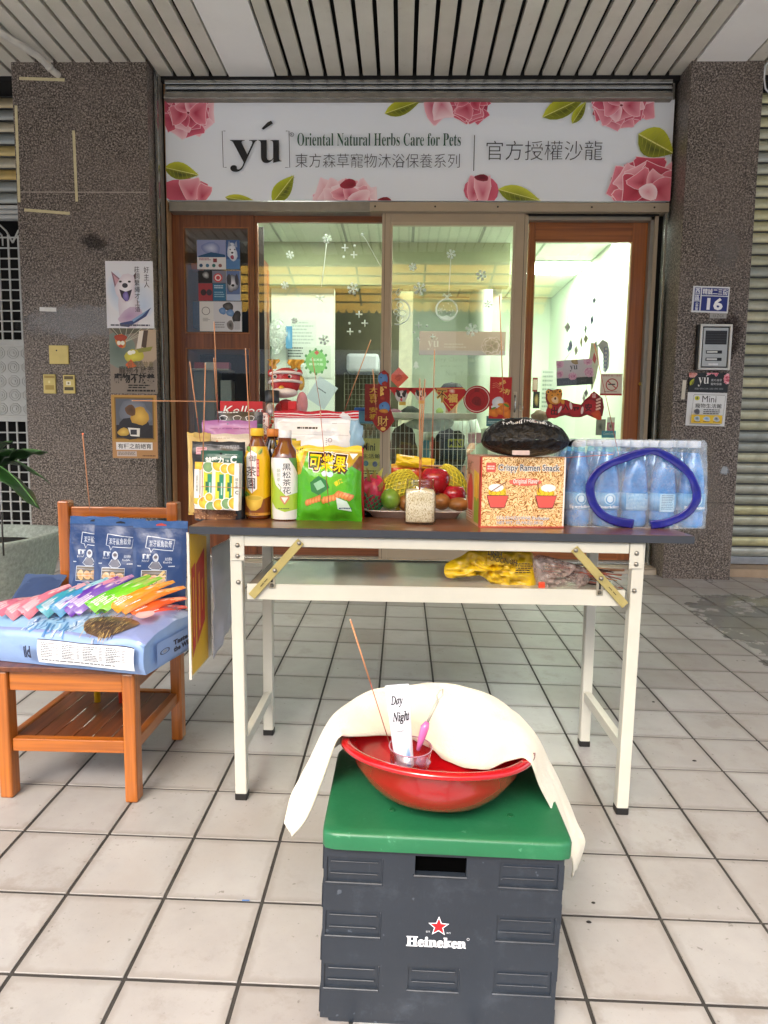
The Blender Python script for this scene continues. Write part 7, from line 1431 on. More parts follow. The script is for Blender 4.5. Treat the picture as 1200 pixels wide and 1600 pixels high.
# ------------------------------------------------------------------ shrink-wrapped water
def water():
    p0 = top(880, 824); Yf = p0.y + .01; k = 1 / ppm(Yf + .03); x0 = at(882, 800, Yf + .02).x; x1 = at(1106, 800, Yf + .02).x; zb = tz((x0 + x1) / 2); n = 5; pitch = (x1 - x0) / n; R_ = pitch * .47; H = at(990, 688, Yf + .03).z - zb
    o = empty('water_pack', ((x0 + x1) / 2, Yf, zb), 0, 'shrink-wrapped pack of blue water bottles with a dark blue carrying strap', 'water pack')
    BW = glass('blue_bottle_plastic', (.42, .76, .96), .8, .08, .04); BW2 = mat('blue_water_core', '#4aa6de', .12, var=.4, vscale=22, coat=.6); CP = mat('white_bottle_cap', '#cfdbe8', .4); LB = mat('blue_label_film', '#5fa6d6', .3, var=.1)
    pr = [(.88, 0), (1, .03), (1, .14), (.95, .17), (1, .2), (1, .42), (.97, .5), (.8, .68), (.55, .82), (.42, .88), (.42, .93)]
    b = MB(); b.lathe([(r * R_, z * H) for r, z in pr], BW, 20); mb = b.mesh('bottle')
    b = MB(); b.lathe([(r * R_ * .93, z * H * .97 + .002) for r, z in pr[:-1]], BW2, 16); mw_ = b.mesh('water')
    b = MB(); b.lathe([(R_ * .46, H * .92), (R_ * .48, H * .93), (R_ * .48, H * .995), (R_ * .42, H), (0, H)], CP, 16); mc = b.mesh('cap')
    b = MB(); b.lathe([(R_ * 1.004, H * .2), (R_ * 1.006, H * .4)], LB, 24); ml = b.mesh('label')
    bl = []
    for j in range(3):
        for i in range(n):
            q = put('bottle', mb, o, (x0 + pitch * (i + .5) - o.location.x, R_ + pitch * .97 * j + .006, 0)); put('water', mw_, q); put('cap', mc, q); put('label', ml, q); bl.append(q)
    for i, q in enumerate(bl[:5]):
        P = Print(0, 0, 100, 60); P.ell(52, 22, 17, 18, '#bfe0f0'); P.ell(52, 24, 13, 14, '#3f8fc4'); P.ell(52, 22, 9, 11, '#d8edf6')
        if i in (3,): P = Print(0, 0, 100, 60); P.rect(30, 5, 75, 60, '#a9cfe2'); P.lines(34, 8, 70, 55, 9, '#3a6a8c', 2)
        elif i == 2: P = Print(0, 0, 100, 60); P.lines(15, 5, 85, 55, 12, '#bcdcec', 5)
        else: P.text('Sparkling', 18, 42, 86, 54, '#eef6fa', off=.03)
        def sf(u, v): a = math.pi * (1.5 + (u - .5) * .8); nn = Vector((math.cos(a), math.sin(a), 0)); return nn * (R_ * 1.012) + Vector((0, 0, H * (.41 - .22 * v))), nn
        P.build('label_print', 0, 0, q, surf=sf, cuts=(10, 2), m=pmat(.3))
    W2 = (x1 - x0) / 2 + .003; D = pitch * 2.94 + .012; F_ = glass('shrink_film', (.97, .98, 1.0), .5, .05, .1); F2 = film('milky_shrink_film', '#dbe8f4', .2, .14, .7, 16)
    def wrap(off, sc):
        def f(u, v):
            a = 2 * math.pi * u + 1.5 * math.pi - math.pi; c, s = math.cos(a), math.sin(a); nn = 7; r = (abs(c) ** nn + abs(s) ** nn) ** (-1 / nn)
            zl_ = [0, .0, .08, .2, .3, .42, .5, .6, .7, .8, .88, .94, .985, 1.0, 1.0]; q_ = min(13, int(v * 14)); z = zl_[q_] + (zl_[q_ + 1] - zl_[q_]) * (v * 14 - q_); sh = 1 - .05 * max(0, z - .45) / .55 - (.02 if z > .98 else 0) - (.5 if v > .999 else 0)
            sx = r * c * W2 * sh * sc; sy_ = r * s * D / 2 * sh * sc
            wv = .0018 * math.sin(u * 2 * math.pi * 5 * 2) * (z > .5) + .002 * noise.noise(Vector((c * 5, s * 5, z * 6 + off))) + .0035 * noise.noise(Vector((sx * 40 + z * 9, sy_ * 40 + 3 * off, z * 7))) + .0016 * noise.noise(Vector((sx * 150 + z * 20, sy_ * 90, z * 24)))
            return (sx + wv * c, D / 2 + sy_ + wv * s, z * (H + .002) + (.003 * noise.noise(Vector((sx * 60, sy_ * 60, 0))) if z > .97 else 0))
        return f
    b = MB(); b.grid(wrap(0, 1.0), 180, 56, F_); b.build('shrink_wrap', o); b = MB(); b.grid(wrap(5, 1.004), 180, 56, F2); b.build('milky_wrap', o)
    # strap: a dark blue loop of folded film on the front face
    m = mat('dark_blue_strap', '#15187c', .22, var=.25, vscale=20, bump=1, bscale=45, coat=.6); cx, cz = at(1003, 765, Yf - .004).x - o.location.x, at(1003, 765, Yf - .004).z - zb; pts = [(-10, 53), (-40, 48), (-62, 36), (-76, 14), (-77, -12), (-60, -33), (-30, -47), (0, -57), (22, -57), (50, -42), (72, -22), (83, 4), (80, 22), (66, 38), (40, 50), (16, 54)]
    def strap(u, v):
        t = u * (len(pts) - 1); i = min(int(t), len(pts) - 2); f_ = t - i; P0, P1, P2, P3 = (Vector(pts[max(0, min(len(pts) - 1, i + d))]) for d in (-1, 0, 1, 2))
        q = .5 * ((2 * P1) + (P2 - P0) * f_ + (2 * P0 - 5 * P1 + 4 * P2 - P3) * f_ ** 2 + (3 * P1 - P0 - 3 * P2 + P3) * f_ ** 3); dr = Vector((q.x, q.y)).normalized(); wd = (6.8 if u < .35 or u > .7 else 6) + 1.6 * noise.noise(Vector((u * 9, 0, 3)))
        r = (v - .5) * 2 * wd; return (cx + (q.x + dr.x * r) * k, -.004 - .0012 * math.cos((v - .5) * 3) - .0012 * noise.noise(Vector((u * 40, v * 5, 1))), cz - (q.y + dr.y * r) * k)
    b = MB(); b.grid(strap, 70, 6, m); b.build('strap', o, sol=.0012)
water()
# ------------------------------------------------------------------ things on the lower shelf
def crumple(name, pts_px, Y, thick, m, lb, cat, seed=0, sc=9, n=26, amp=.35):
    """loose bag: an outline of picture points swept into a folded, puffed surface standing on the shelf"""
    C_ = at(sum(p[0] for p in pts_px) / len(pts_px), sum(p[1] for p in pts_px) / len(pts_px), Y); N = len(pts_px) * 5
    W = [at(p[0], p[1], Y) - C_ for p in pts_px]
    def ed(t):
        s = (t % 1) * len(W); i = int(s) % len(W); f_ = s - int(s); P0, P1, P2, P3 = (W[(i + d) % len(W)] for d in (-1, 0, 1, 2)); return .5 * ((2 * P1) + (P2 - P0) * f_ + (2 * P0 - 5 * P1 + 4 * P2 - P3) * f_ ** 2 + (3 * P1 - P0 - 3 * P2 + P3) * f_ ** 3)
    b = MB()
    for side in (1, -1):
        def f(u, v):
            e = ed(u) * (1 - v); hh = math.sqrt(max(0, 1 - (1 - v) ** 2)); q = noise.noise(Vector((e.x * sc * 4 + seed, e.z * sc * 4, side))) + .6 * noise.noise(Vector((e.x * sc * 11, e.z * sc * 11 + seed, side))); rd = abs(noise.noise(Vector((e.x * sc * 5, e.z * sc * 7, seed + 3)))) 
            return Vector((e.x, -side * thick * hh * (1 + amp * q * 1.5 - 1.5 * rd), e.z + .004 * q * hh))
        b.grid(f, N, 12, m)
    return b.build(name, None, C_, label=lb, cat=cat)
YB = mat('yellow_plastic_bag', '#dcb30c', .3, var=.1, bump=.5, bscale=40, coat=.3, trans=.1)
o = crumple('yellow_plastic_bag', [(694, 893), (698, 880), (722, 868), (735, 860), (760, 858), (800, 860), (829, 862), (836, 880), (840, 898), (838, 921), (812, 919), (775, 917), (752, 900), (722, 902), (700, 903)], .04, .035, YB, 'crumpled yellow plastic bag with black print on the lower shelf', 'plastic bag', 3)
P = Print(760, 862, 836, 905); P.text('LINIH', 762, 862, 784, 869, '#3a2c0c', off=.03, rot=.1); P.text('UICICINIOH', 766, 872, 808, 880, '#3a2c0c', off=.02, rot=.16); P.lines(806, 880, 833, 897, 5, '#4a3a10', 3, .8, .55, 5)
a = rY(760, 862, 836, 905, .0); q = o.location; P.build('print', a[2] - a[0], a[3] - a[1], o, loc=(a[0] - q.x, -.037, a[3] - q.z), m=pmat(.35))
FB = film('clear_brown_bag', '#a08a80', .55, .2, .8, 30)
o = crumple('incense_bag', [(833, 872), (850, 868), (880, 876), (910, 886), (921, 902), (918, 912), (900, 923), (872, 921), (846, 922), (836, 905)], .02, .028, FB, 'clear plastic bag of spare incense on the lower shelf', 'plastic bag', 8)
b = MB(); r = random.Random(9); q = o.location
for i in range(26): A = at(838 + r.uniform(0, 26), r.uniform(872, 902), .03 + r.uniform(-.01, .02)) - q; B = at(945 + r.uniform(0, 32), r.uniform(890, 922), .03 + r.uniform(-.02, .04)) - q; b.tube([A, B], .0013, r.choice([BST, mat('dark_incense', '#4a302a', .8), INC]), 4)
b.build('spare_sticks', o, kind='stuff')
b = MB(); A = at(841, 905, .0) - q; b.box((A.x, -.03, A.z - .024), (A.x + .017, -.02, A.z - .006), mat('orange_red_card', '#c8401c', .5), .003); b.build('red_card', o)
# ------------------------------------------------------------------ advertising board and sheets leaning at the left
def board():
    A, B, Cc, D = at(295, 832, -.05), at(328, 834, .17), at(326, 1024, .17), at(286, 1062, -.05); o = empty('foam_board', (A.x, A.y, D.z), 0, 'yellow foam board with red lettering leaning against the left table end', 'board')
    ux = Vector((B.x - A.x, B.y - A.y, 0)); w_ = ux.length; rz = math.atan2(ux.y, ux.x); m = mat('white_foam', '#cfc9bd', .6); FY = mat('yellow_print_face', '#dcae0c', .4, var=.05)
    # outline in board axes: s along, z up
    pts = [(0, D.z), (w_, Cc.z + .005), (w_, B.z), (0, A.z)]; mt = Matrix.Translation((A.x, A.y, 0)) @ Matrix.Rotation(rz, 4, 'Z'); mt = Matrix.Translation(-o.location) @ mt
    b = MB(); b.prism([(s, z) for s, z in pts], .0, .006, m, mt); b.build('foam_core', o); b = MB(); b.prism([(.006, D.z + .01), (w_ * .8, Cc.z + .01), (w_ * .8, B.z - .001), (.006, A.z - .001)], -.0008, -.0002, FY, mt); f = b.build('printed_face', o)
    P = Print(0, 0, 100, 100); R1 = '#b5170f'
    P.poly([(6, 25), (22, 22), (20, 80), (6, 86)], R1); P.poly([(26, 24), (66, 16), (64, 68), (26, 80)], R1); P.poly([(36, 32), (42, 30), (42, 70), (36, 72)], '#e2952c'); P.poly([(50, 38), (56, 36), (54, 58), (50, 60)], '#e2952c'); P.poly([(10, 32), (14, 31), (13, 72), (10, 73)], '#e2952c')
    H = A.z - D.z; x = P.build('lettering', w_, H, f, m=pmat(.4)); x.matrix_local = mt @ Matrix.Translation((0, -.001, A.z))
    b = MB(); A2, B2 = at(330, 838, .10), at(362, 840, .30); ux = Vector((B2.x - A2.x, B2.y - A2.y, 0)); w2 = ux.length; zt, zb_ = B2.z, at(325, 1030, .1).z; WS = mat('white_paper_sheet', '#aeaeb6', .5, var=.05)
    def f(u, v): k_ = .012 * noise.noise(Vector((u * 3, v * 5, 1))); cutx = 1 - .55 * max(0, v - .75) * 4 * .5; return (A2.x + ux.x * u * cutx + k_, A2.y + ux.y * u * cutx - k_, zt + (zb_ - zt) * v * (1 - .12 * u) )
    b.grid(f, 10, 24, WS); b.build('paper_sheets', None, label='creased white paper sheets hanging behind the yellow board', cat='paper', sol=.0015)
board()
# ================================================================== low wooden chair with pet food
OW = wood('orange_varnished_wood', '#8f4a12', '#bd6c20', 2, .9, .32, .35); OWX = wood('orange_varnished_wood_rail', '#8f4a12', '#bd6c20', 0, .9, .32, .35); OWY = wood('orange_varnished_wood_side', '#7c4010', '#a65c1c', 1, .9, .32, .35); SW = wood('dark_seat_boards', '#4f2713', '#6f3b1e', 1, .7, .4, .2)
ch = empty('wooden_chair', (-.585, .11, fz(-.585, .11)), 0, 'low orange varnished wooden chair piled with pet food', 'chair')
def relc(b, name): x = put(name, b.mesh(name), ch); x.location = -ch.location; return x
cxl, cxr, cyf, cyb = -.752, -.4175, -.055, .295
ztop = at(95, 782, .29).z; seat = .352
for x, y, zt in ((cxl, cyf, seat - .002), (cxr, cyf, seat - .002), (cxl + .005, cyb, ztop), (cxr + .005, cyb, ztop)):
    w_ = .034; b = MB(); b.box((x - w_ / 2, y - w_ / 2 - .004, fz(x, y) + .0005), (x + w_ / 2, y + w_ / 2 + .004, zt), OW, .005); relc(b, 'leg')
z1 = at(110, 1178, cyf - .02).z; z2 = at(110, 1158, cyf - .02).z
for y in (cyf, cyb): b = MB(); b.box((cxl + .018, y - .012, z1), (cxr - .018, y + .012, z2), OWX, .003); relc(b, 'stretcher')
for x in (cxl, cxr): b = MB(); b.box((x - .011, cyf + .022, z1 + .001), (x + .011, cyb - .022, z2 - .001), OWY, .003); relc(b, 'stretcher')
n = 6; wdt = (cxr - cxl - .024) / n
for i in range(n): b = MB(); b.box((cxl + .012 + i * wdt + .0008, cyf + .013, z2 - .014), (cxl + .012 + (i + 1) * wdt - .0008, cyb - .013, z2 - .004), SW, .001); relc(b, 'slat')
b = MB(); b.box((cxl + .018, cyf - .013, seat - .055), (cxr - .018, cyf + .011, seat - .002), OWX, .003); relc(b, 'apron'); b = MB(); b.box((cxl + .018, cyb - .011, seat - .055), (cxr - .018, cyb + .011, seat - .002), OWX, .003); relc(b, 'apron')
for x in (cxl, cxr): b = MB(); b.box((x - .011, cyf + .022, seat - .054), (x + .011, cyb - .022, seat - .003), OWY, .003); relc(b, 'apron')
for i in range(5): q = (cyb + .01 - (cyf - .03)) / 5; b = MB(); b.box((cxl - .025, cyf - .03 + i * q + .001, seat), (cxr + .025, cyf - .03 + (i + 1) * q - .001 - (.03 if i == 4 else 0), seat + .014), SW, .002); relc(b, 'seat_board')
for z in (ztop - .05, ztop - .17): b = MB(); b.box((cxl + .022, cyb - .008, z), (cxr - .012, cyb + .01, z + .032), OWX, .003); relc(b, 'back_rail')
# little coloured tubes under the seat
for px, c, lb in ((152, '#d8a81c', 'yellow round peg under the chair seat'), (190, '#cc3a20', 'red round peg under the chair seat'),):
    A = at(px, 1082, .2); b = MB(); zz = z2 - .0035; b.lathe([(.009, 0), (.009, seat - .056 - zz), (0, seat - .056 - zz)], mat('peg' + c.strip('#'), c, .4), 14); b.build('peg', None, (A.x, .2, zz), label=lb, cat='peg')
# big pet food bag
def petbag():
    rz = -.2; FR = at(229, 1070, -.125); L, D = .52, .29; Hh = .088; zb = seat + .015
    o = empty('pet_food_bag', (FR.x, -.125, zb), rz, 'large pale blue pet food bag lying flat across the chair seat', 'bag'); base = mat('pale_blue_bag', '#7f9ecb', .3, var=.06, bump=.35, bscale=14, coat=.3)
    def F(u, v):      # u 0..1 along x (-L..0), v 0..1: bottom front edge, up the front, over the top to the back, down
        s = v * (2 * Hh + D); nz = noise.noise(Vector((u * 5, v * 7, 2))) * .006; ends = 1 - .45 * max(0, (u - .93) / .07) ** 2 * 0
        if s < Hh: t = s / Hh; y, z, ny, nz_ = -.012 * math.sin(math.pi * t) , Hh * t * (1 - .0), -1, .15
        elif s < Hh + D: t = (s - Hh) / D; y, z, ny, nz_ = D * t, Hh + .022 * math.sin(math.pi * t) ** .7, 0, 1
        else: t = (s - Hh - D) / Hh; y, z, ny, nz_ = D + .01 * math.sin(math.pi * t), Hh * (1 - t), 1, 0
        droop = -.02 * max(0, .25 - v) / .25 * 0
        endk = max(0, (u - .9) / .1) ** 3
        z *= 1 - .10 * endk
        return Vector((-L + L * u, y + nz * (ny != 0), z + nz * (ny == 0))), Vector((0, ny, nz_)).normalized()
    b = MB(); b.grid(lambda u, v: F(u, v)[0], 26, 40, base)
    nv = 40; e = [F(1, j / nv)[0] for j in range(nv + 1)]; c = Vector((.012, D / 2, Hh * .5)); b.add(e + [c, Vector((.008, D * .3, Hh * .5)), Vector((.008, D * .7, Hh * .5))], [(i, i + 1, nv + 1) for i in range(nv)] + [(nv, 0, nv + 1)], base, True); b.add([(-L, 0, 0), (0, 0, 0), (0, D, 0), (-L, D, 0)], [(3, 2, 1, 0)], base); b.build('bag_body', o)
    tot = 2 * Hh + D; P = Print(0, 0, 100, 100); yv = lambda v: 100 - 100 * v; f1 = yv(Hh / tot); f0 = 100
    P.rect(0, 0, 100, 100, '#86a3d0'); P.rect(0, 0, 100, f1, '#8592c0')
    P.poly([(0, 20), (68, 20), (66, f1 - 2), (0, f1 - 2)], '#8fb9dc'); r = random.Random(8)
    for k in range(46): x, y = r.uniform(28, 62), r.uniform(48, f1 - 6); P.line([(x, y), (x + r.uniform(1, 3), y + r.uniform(2, 7)), (x + r.uniform(-1, 2), y + r.uniform(6, 12))], r.uniform(.4, 1.3), r.choice(['#dce9f4', '#4f86bc', '#b5d0e8', '#3f74ac']))
    P.fan((74, 70), blob(74, 70, 13, 12, 20, .12, 3), '#4a3a34', '#6a5644')
    for k in range(320):
        a = r.uniform(0, 6.28); q = math.sqrt(r.random()); x, y = 74 + 12.5 * q * math.cos(a), 70 + 12 * q * math.sin(a); P.line([(x, y), (x + r.uniform(-.6, .6), y + r.uniform(1.5, 3.5))], .28, r.choice(['#8a7450', '#b59a62', '#2e2526', '#5a4a48', '#c9ac6a', '#3a3034']))
    P.poly([(60, 56), (66, 60), (63, 66)], '#241e20'); P.fan((88, 60), blob(88, 60, 5, 6), '#e4c8cc', '#d8b0b8'); P.text('ETERNE22(gm)', 91, 42, 99, 48, '#3a3458', off=.02, rot=-.9); P.text('A GRAIN-FREE', 88, 36, 96, 40, '#3a3458', off=.02, rot=-.9)
    P.poly([(44, f1 + 3), (97, f1 + 3), (97, 97), (44, 97)], '#dcdfe2'); P.text('ild', 36, f1 + 7, 40, f1 + 14, '#15213f', off=.05)
    for x0 in (46, 58, 70, 82): P.lines(x0, f1 + 4.5, x0 + 8, 94, 9, '#43474e', x0, .6, .5); P.lines(x0 + 8.5, f1 + 4.5, x0 + 10.5, 93, 9, '#5a5f66', x0 + 1, .6)
    P.lines(46, 94.8, 94, 96, 1, '#6a6f76', 4, .8, .6, 14); P.line([(44, f1 + 3), (97, f1 + 3)], .5, '#20253a')
    P.build('bag_print', 0, 0, o, surf=lambda u, v: F(u, 1 - v), cuts=(26, 40), m=pmat(.3, .35, 14, .3), eps=.00005, lift=.0008)
    P = Print(0, 0, 100, 100); P.rect(0, 10, 100, 92, '#7f9ccc'); P.ring(16, 52, 9, 3, '#3a4a6a'); P.ell(16, 52, 5, 5, '#8a8f9a'); P.text('Taste', 34, 30, 66, 50, '#141a38', off=.05); P.text('of the', 66, 34, 82, 48, '#141a38', off=.03); P.text('the Wild', 34, 56, 74, 76, '#141a38', off=.05); P.fan((84, 50), blob(86, 50, 14, 26), '#5a4a38', '#3a3430')
    P.build('end_print', D * .8, Hh * .8, o, loc=(.0135, D * .1, Hh * .9), rot=(0, 0, math.pi / 2), m=pmat(.3))
    return o, rz, Hh + zb, F, FR
PB, PRZ, PTOP, PF, PFR = petbag()
BTOP = PTOP + .014
# fan of small coloured pouches
def fanp(x0, y0, x1, y1, Y0, Y1, wv, c1, c2, lb, i):
    A, B = at(x0, y0, Y0), at(x1, y1, Y1); W = Vector(wv); C_ = A + (B - A) * .5 + W * .5; o = None
    def S(side):
        def f(u, v):
            k = (max(0, math.sin(math.pi * u)) * max(0, math.sin(math.pi * v))) ** .5; nrm = (B - A).cross(W).normalized(); nrm = nrm if nrm.z > 0 else -nrm
            tip = 1 - .0 * u; p = A + (B - A) * u + W * v * (1 - .8 * u) + nrm * (side * .006 * k + .003 * noise.noise(Vector((u * 6 + i, v * 5, side)))) + Vector((0, 0, .006 * math.sin(u * 3)))
            return p - C_
        return f
    m = mat('fan_pouch' + c1.strip('#'), c1, .3, var=.1, bump=.5, bscale=30, coat=.3); b = MB(); b.grid(S(1), 16, 8, m); b.grid(S(-1), 16, 8, m); o = b.build('treat_pouch', None, C_, label=lb, cat='pouch', group='fanned treat pouches on the chair')
    P = Print(0, 0, 100, 60); P.rect(0, 0, 100, 60, c1); P.poly([(62, 0), (100, 0), (100, 60), (74, 60)], c2); P.fan((62, 25), blob(62, 25, 10, 10, seed=i), '#d8ccc6', c1); P.lines(8, 10, 38, 40, 4, '#e8e0e4', i, .6); F = S(1)
    def sf(u, v):
        p = F(u, v); du, dv = F(min(1, u + .02), v) - F(max(0, u - .02), v), F(u, min(1, v + .02)) - F(u, max(0, v - .02)); n = du.cross(dv); n = n.normalized() if n.length else Vector((0, 0, 1)); return p, (n if n.z > 0 else -n)
    P.build('print', 0, 0, o, surf=sf, cuts=(10, 6), m=pmat(.3, .3, 30, .3))
FP = [(-20, 965, 52, 934, '#c9708a', '#d9a8b0', 'pink treat pouch cut by the left edge of the photo, first of the fan'), (-2, 972, 74, 928, '#cc7f90', '#dcb5ba', 'rose pink treat pouch with pale print, second of the fan'), (22, 970, 108, 913, '#c86a80', '#e0a8b0', 'salmon pink treat pouch, third of the fan'), (52, 968, 137, 909, '#2c8aa0', '#d2a0ae', 'teal and pink treat pouch, first teal one'), (72, 967, 167, 902, '#2f7fae', '#8fc0cc', 'blue teal treat pouch with a pale top'),
      (88, 966, 184, 900, '#5a2c9c', '#c07f9a', 'purple treat pouch with a pinkish tip'), (100, 964, 206, 898, '#6a4aa4', '#b88aa8', 'lighter purple treat pouch beside the green ones'), (128, 962, 233, 898, '#58b01c', '#8aa84a', 'bright green treat pouch, left one of two'), (140, 960, 250, 901, '#6cc024', '#9ab05a', 'bright green treat pouch, right one of two'),
      (160, 960, 270, 907, '#dc8a18', '#c99a4c', 'amber treat pouch, upper one'), (172, 962, 287, 916, '#e07a1c', '#d0a468', 'amber orange treat pouch, lower one'), (190, 968, 289, 933, '#d9541c', '#e0a080', 'orange red treat pouch near the right end of the fan'), (206, 972, 290, 947, '#d8503a', '#d87a78', 'coral red treat pouch, last of the fan on the right')]
for i, (x0, y0, x1, y1, c1, c2, lb) in enumerate(FP): fanp(x0 + 3, y0 - 20, x1, y1, -.0 + .004 * i, .10 + .003 * i, (.042, -.015, -.028), c1, c2, lb, i)
# three blue pouches standing against the back rest
def bluep(x0, x1, yt, Y, lb, i, wnd):
    def dr(P):
        s = (x1 - x0) / 86; X_ = lambda v: x0 + (v - 203) * s; Y_ = lambda v: yt + (v - 800); q = lambda pts: [(X_(a), Y_(c)) for a, c in pts]; N = '#1f3c6e'; Wt = '#c6cfdc'
        P.rect(x0 - 5, yt - 5, x1 + 5, yt + 130, N); P.rect(x0 - 5, yt, x1 + 5, yt + 12, '#2f568e'); P.line(q([(203, 812), (289, 812)]), .6, '#122848'); P.poly(q([(239, 806), (247, 804), (255, 806), (255, 808), (239, 808)]), '#0c1322' if i < 2 else '#b03a2c')
        P.line(q([(226, 824), (270, 829), (268, 845), (236, 843), (233, 848), (230, 842), (224, 841), (226, 824)]), 1.1, Wt); P.text('潔牙鯊魚軟骨', X_(229), Y_(830), X_(266), Y_(840), Wt); P.text('寵鮮', X_(219), Y_(850), X_(233), Y_(858), Wt, off=.02); P.text('BeforeT', X_(219), Y_(859), X_(231), Y_(862), Wt, res=1); P.text('幼胸', X_(256), Y_(855), X_(267), Y_(860), Wt); P.text('Kuddle', X_(254), Y_(861), X_(267), Y_(864), Wt, res=1)
        P.fan((X_(241), Y_(856)), blob(X_(241), Y_(856), 5, 6, j=.04), '#9a9aa2', Wt); P.ell(X_(241), Y_(855), 3, 2.6, '#5a5660'); P.poly(q([(236, 862), (246, 862), (251, 873), (231, 873)]), '#6f7280'); P.line(q([(236, 862), (230, 870), (236, 874), (247, 874), (252, 870), (246, 862)]), .9, Wt)
        P.rect(X_(219), Y_(875), X_(259), Y_(896), '#6a6258'); P.line(q([(219, 875), (259, 875), (259, 897), (218, 897), (219, 875)]), .9, Wt); P.lines(X_(212), Y_(868), X_(219), Y_(871), 1, Wt, 1); P.lines(X_(262), Y_(868), X_(272), Y_(871), 1, Wt, 2); P.line(q([(222, 902), (231, 901), (230, 906), (223, 906), (222, 902)]), .8, Wt)
        for k, c in enumerate(('#c98a50', '#b8743c', '#8a7a70')): P.fan((X_(227 + k * 12), Y_(889)), blob(X_(227 + k * 12), Y_(888), 6 * s, 7, seed=k + i), c, '#d8b080')
        if i == 2: P.line(q([(238, 894), (256, 876)]), 4, '#d2b878'); P.line(q([(244, 896), (258, 882)]), 3.5, '#c4a866')
        for k in range(3): P.line([(X_(219), Y_(879 + k * 5)), (X_(259), Y_(879 + k * 5))], .4, Wt)
    o = pouch('blue_treat_pouch', x0, yt, x1, yt + 136, Y, '#1f3c6e', .035, lb, 'pouch', dr, lean=.14, seed=i * 3, rough=.32, bump=.35, seal=.1, base=True, wr=.004, group='blue treat pouches on the chair', zb=BTOP - .012); return o
bluep(103, 180, 793, .215, 'dark blue treat pouch, left of three, mostly covered by the middle one', 0, 0); bluep(142, 222, 798, .197, 'dark blue treat pouch in the middle with jerky drawn in a box', 1, 0); bluep(203, 289, 801, .178, 'dark blue treat pouch, right and frontmost of three, red slot at its top', 2, 0)
pouch('navy_packet', 10, 925, 78, 962, .14, '#33456a', .015, 'navy packet with white lettering lying behind the pink pouches', 'packet', lambda P: (P.rect(0, 915, 90, 970, '#42557a'), P.text('VIA', 30, 930, 66, 944, '#dfe4ea', off=.05, rot=-.25)), lean=1.0, zb=BTOP)
stick(129, 677, 141, 802, .24, 'lit incense stick rising behind the blue treat pouches', None, .96, .0016, True)
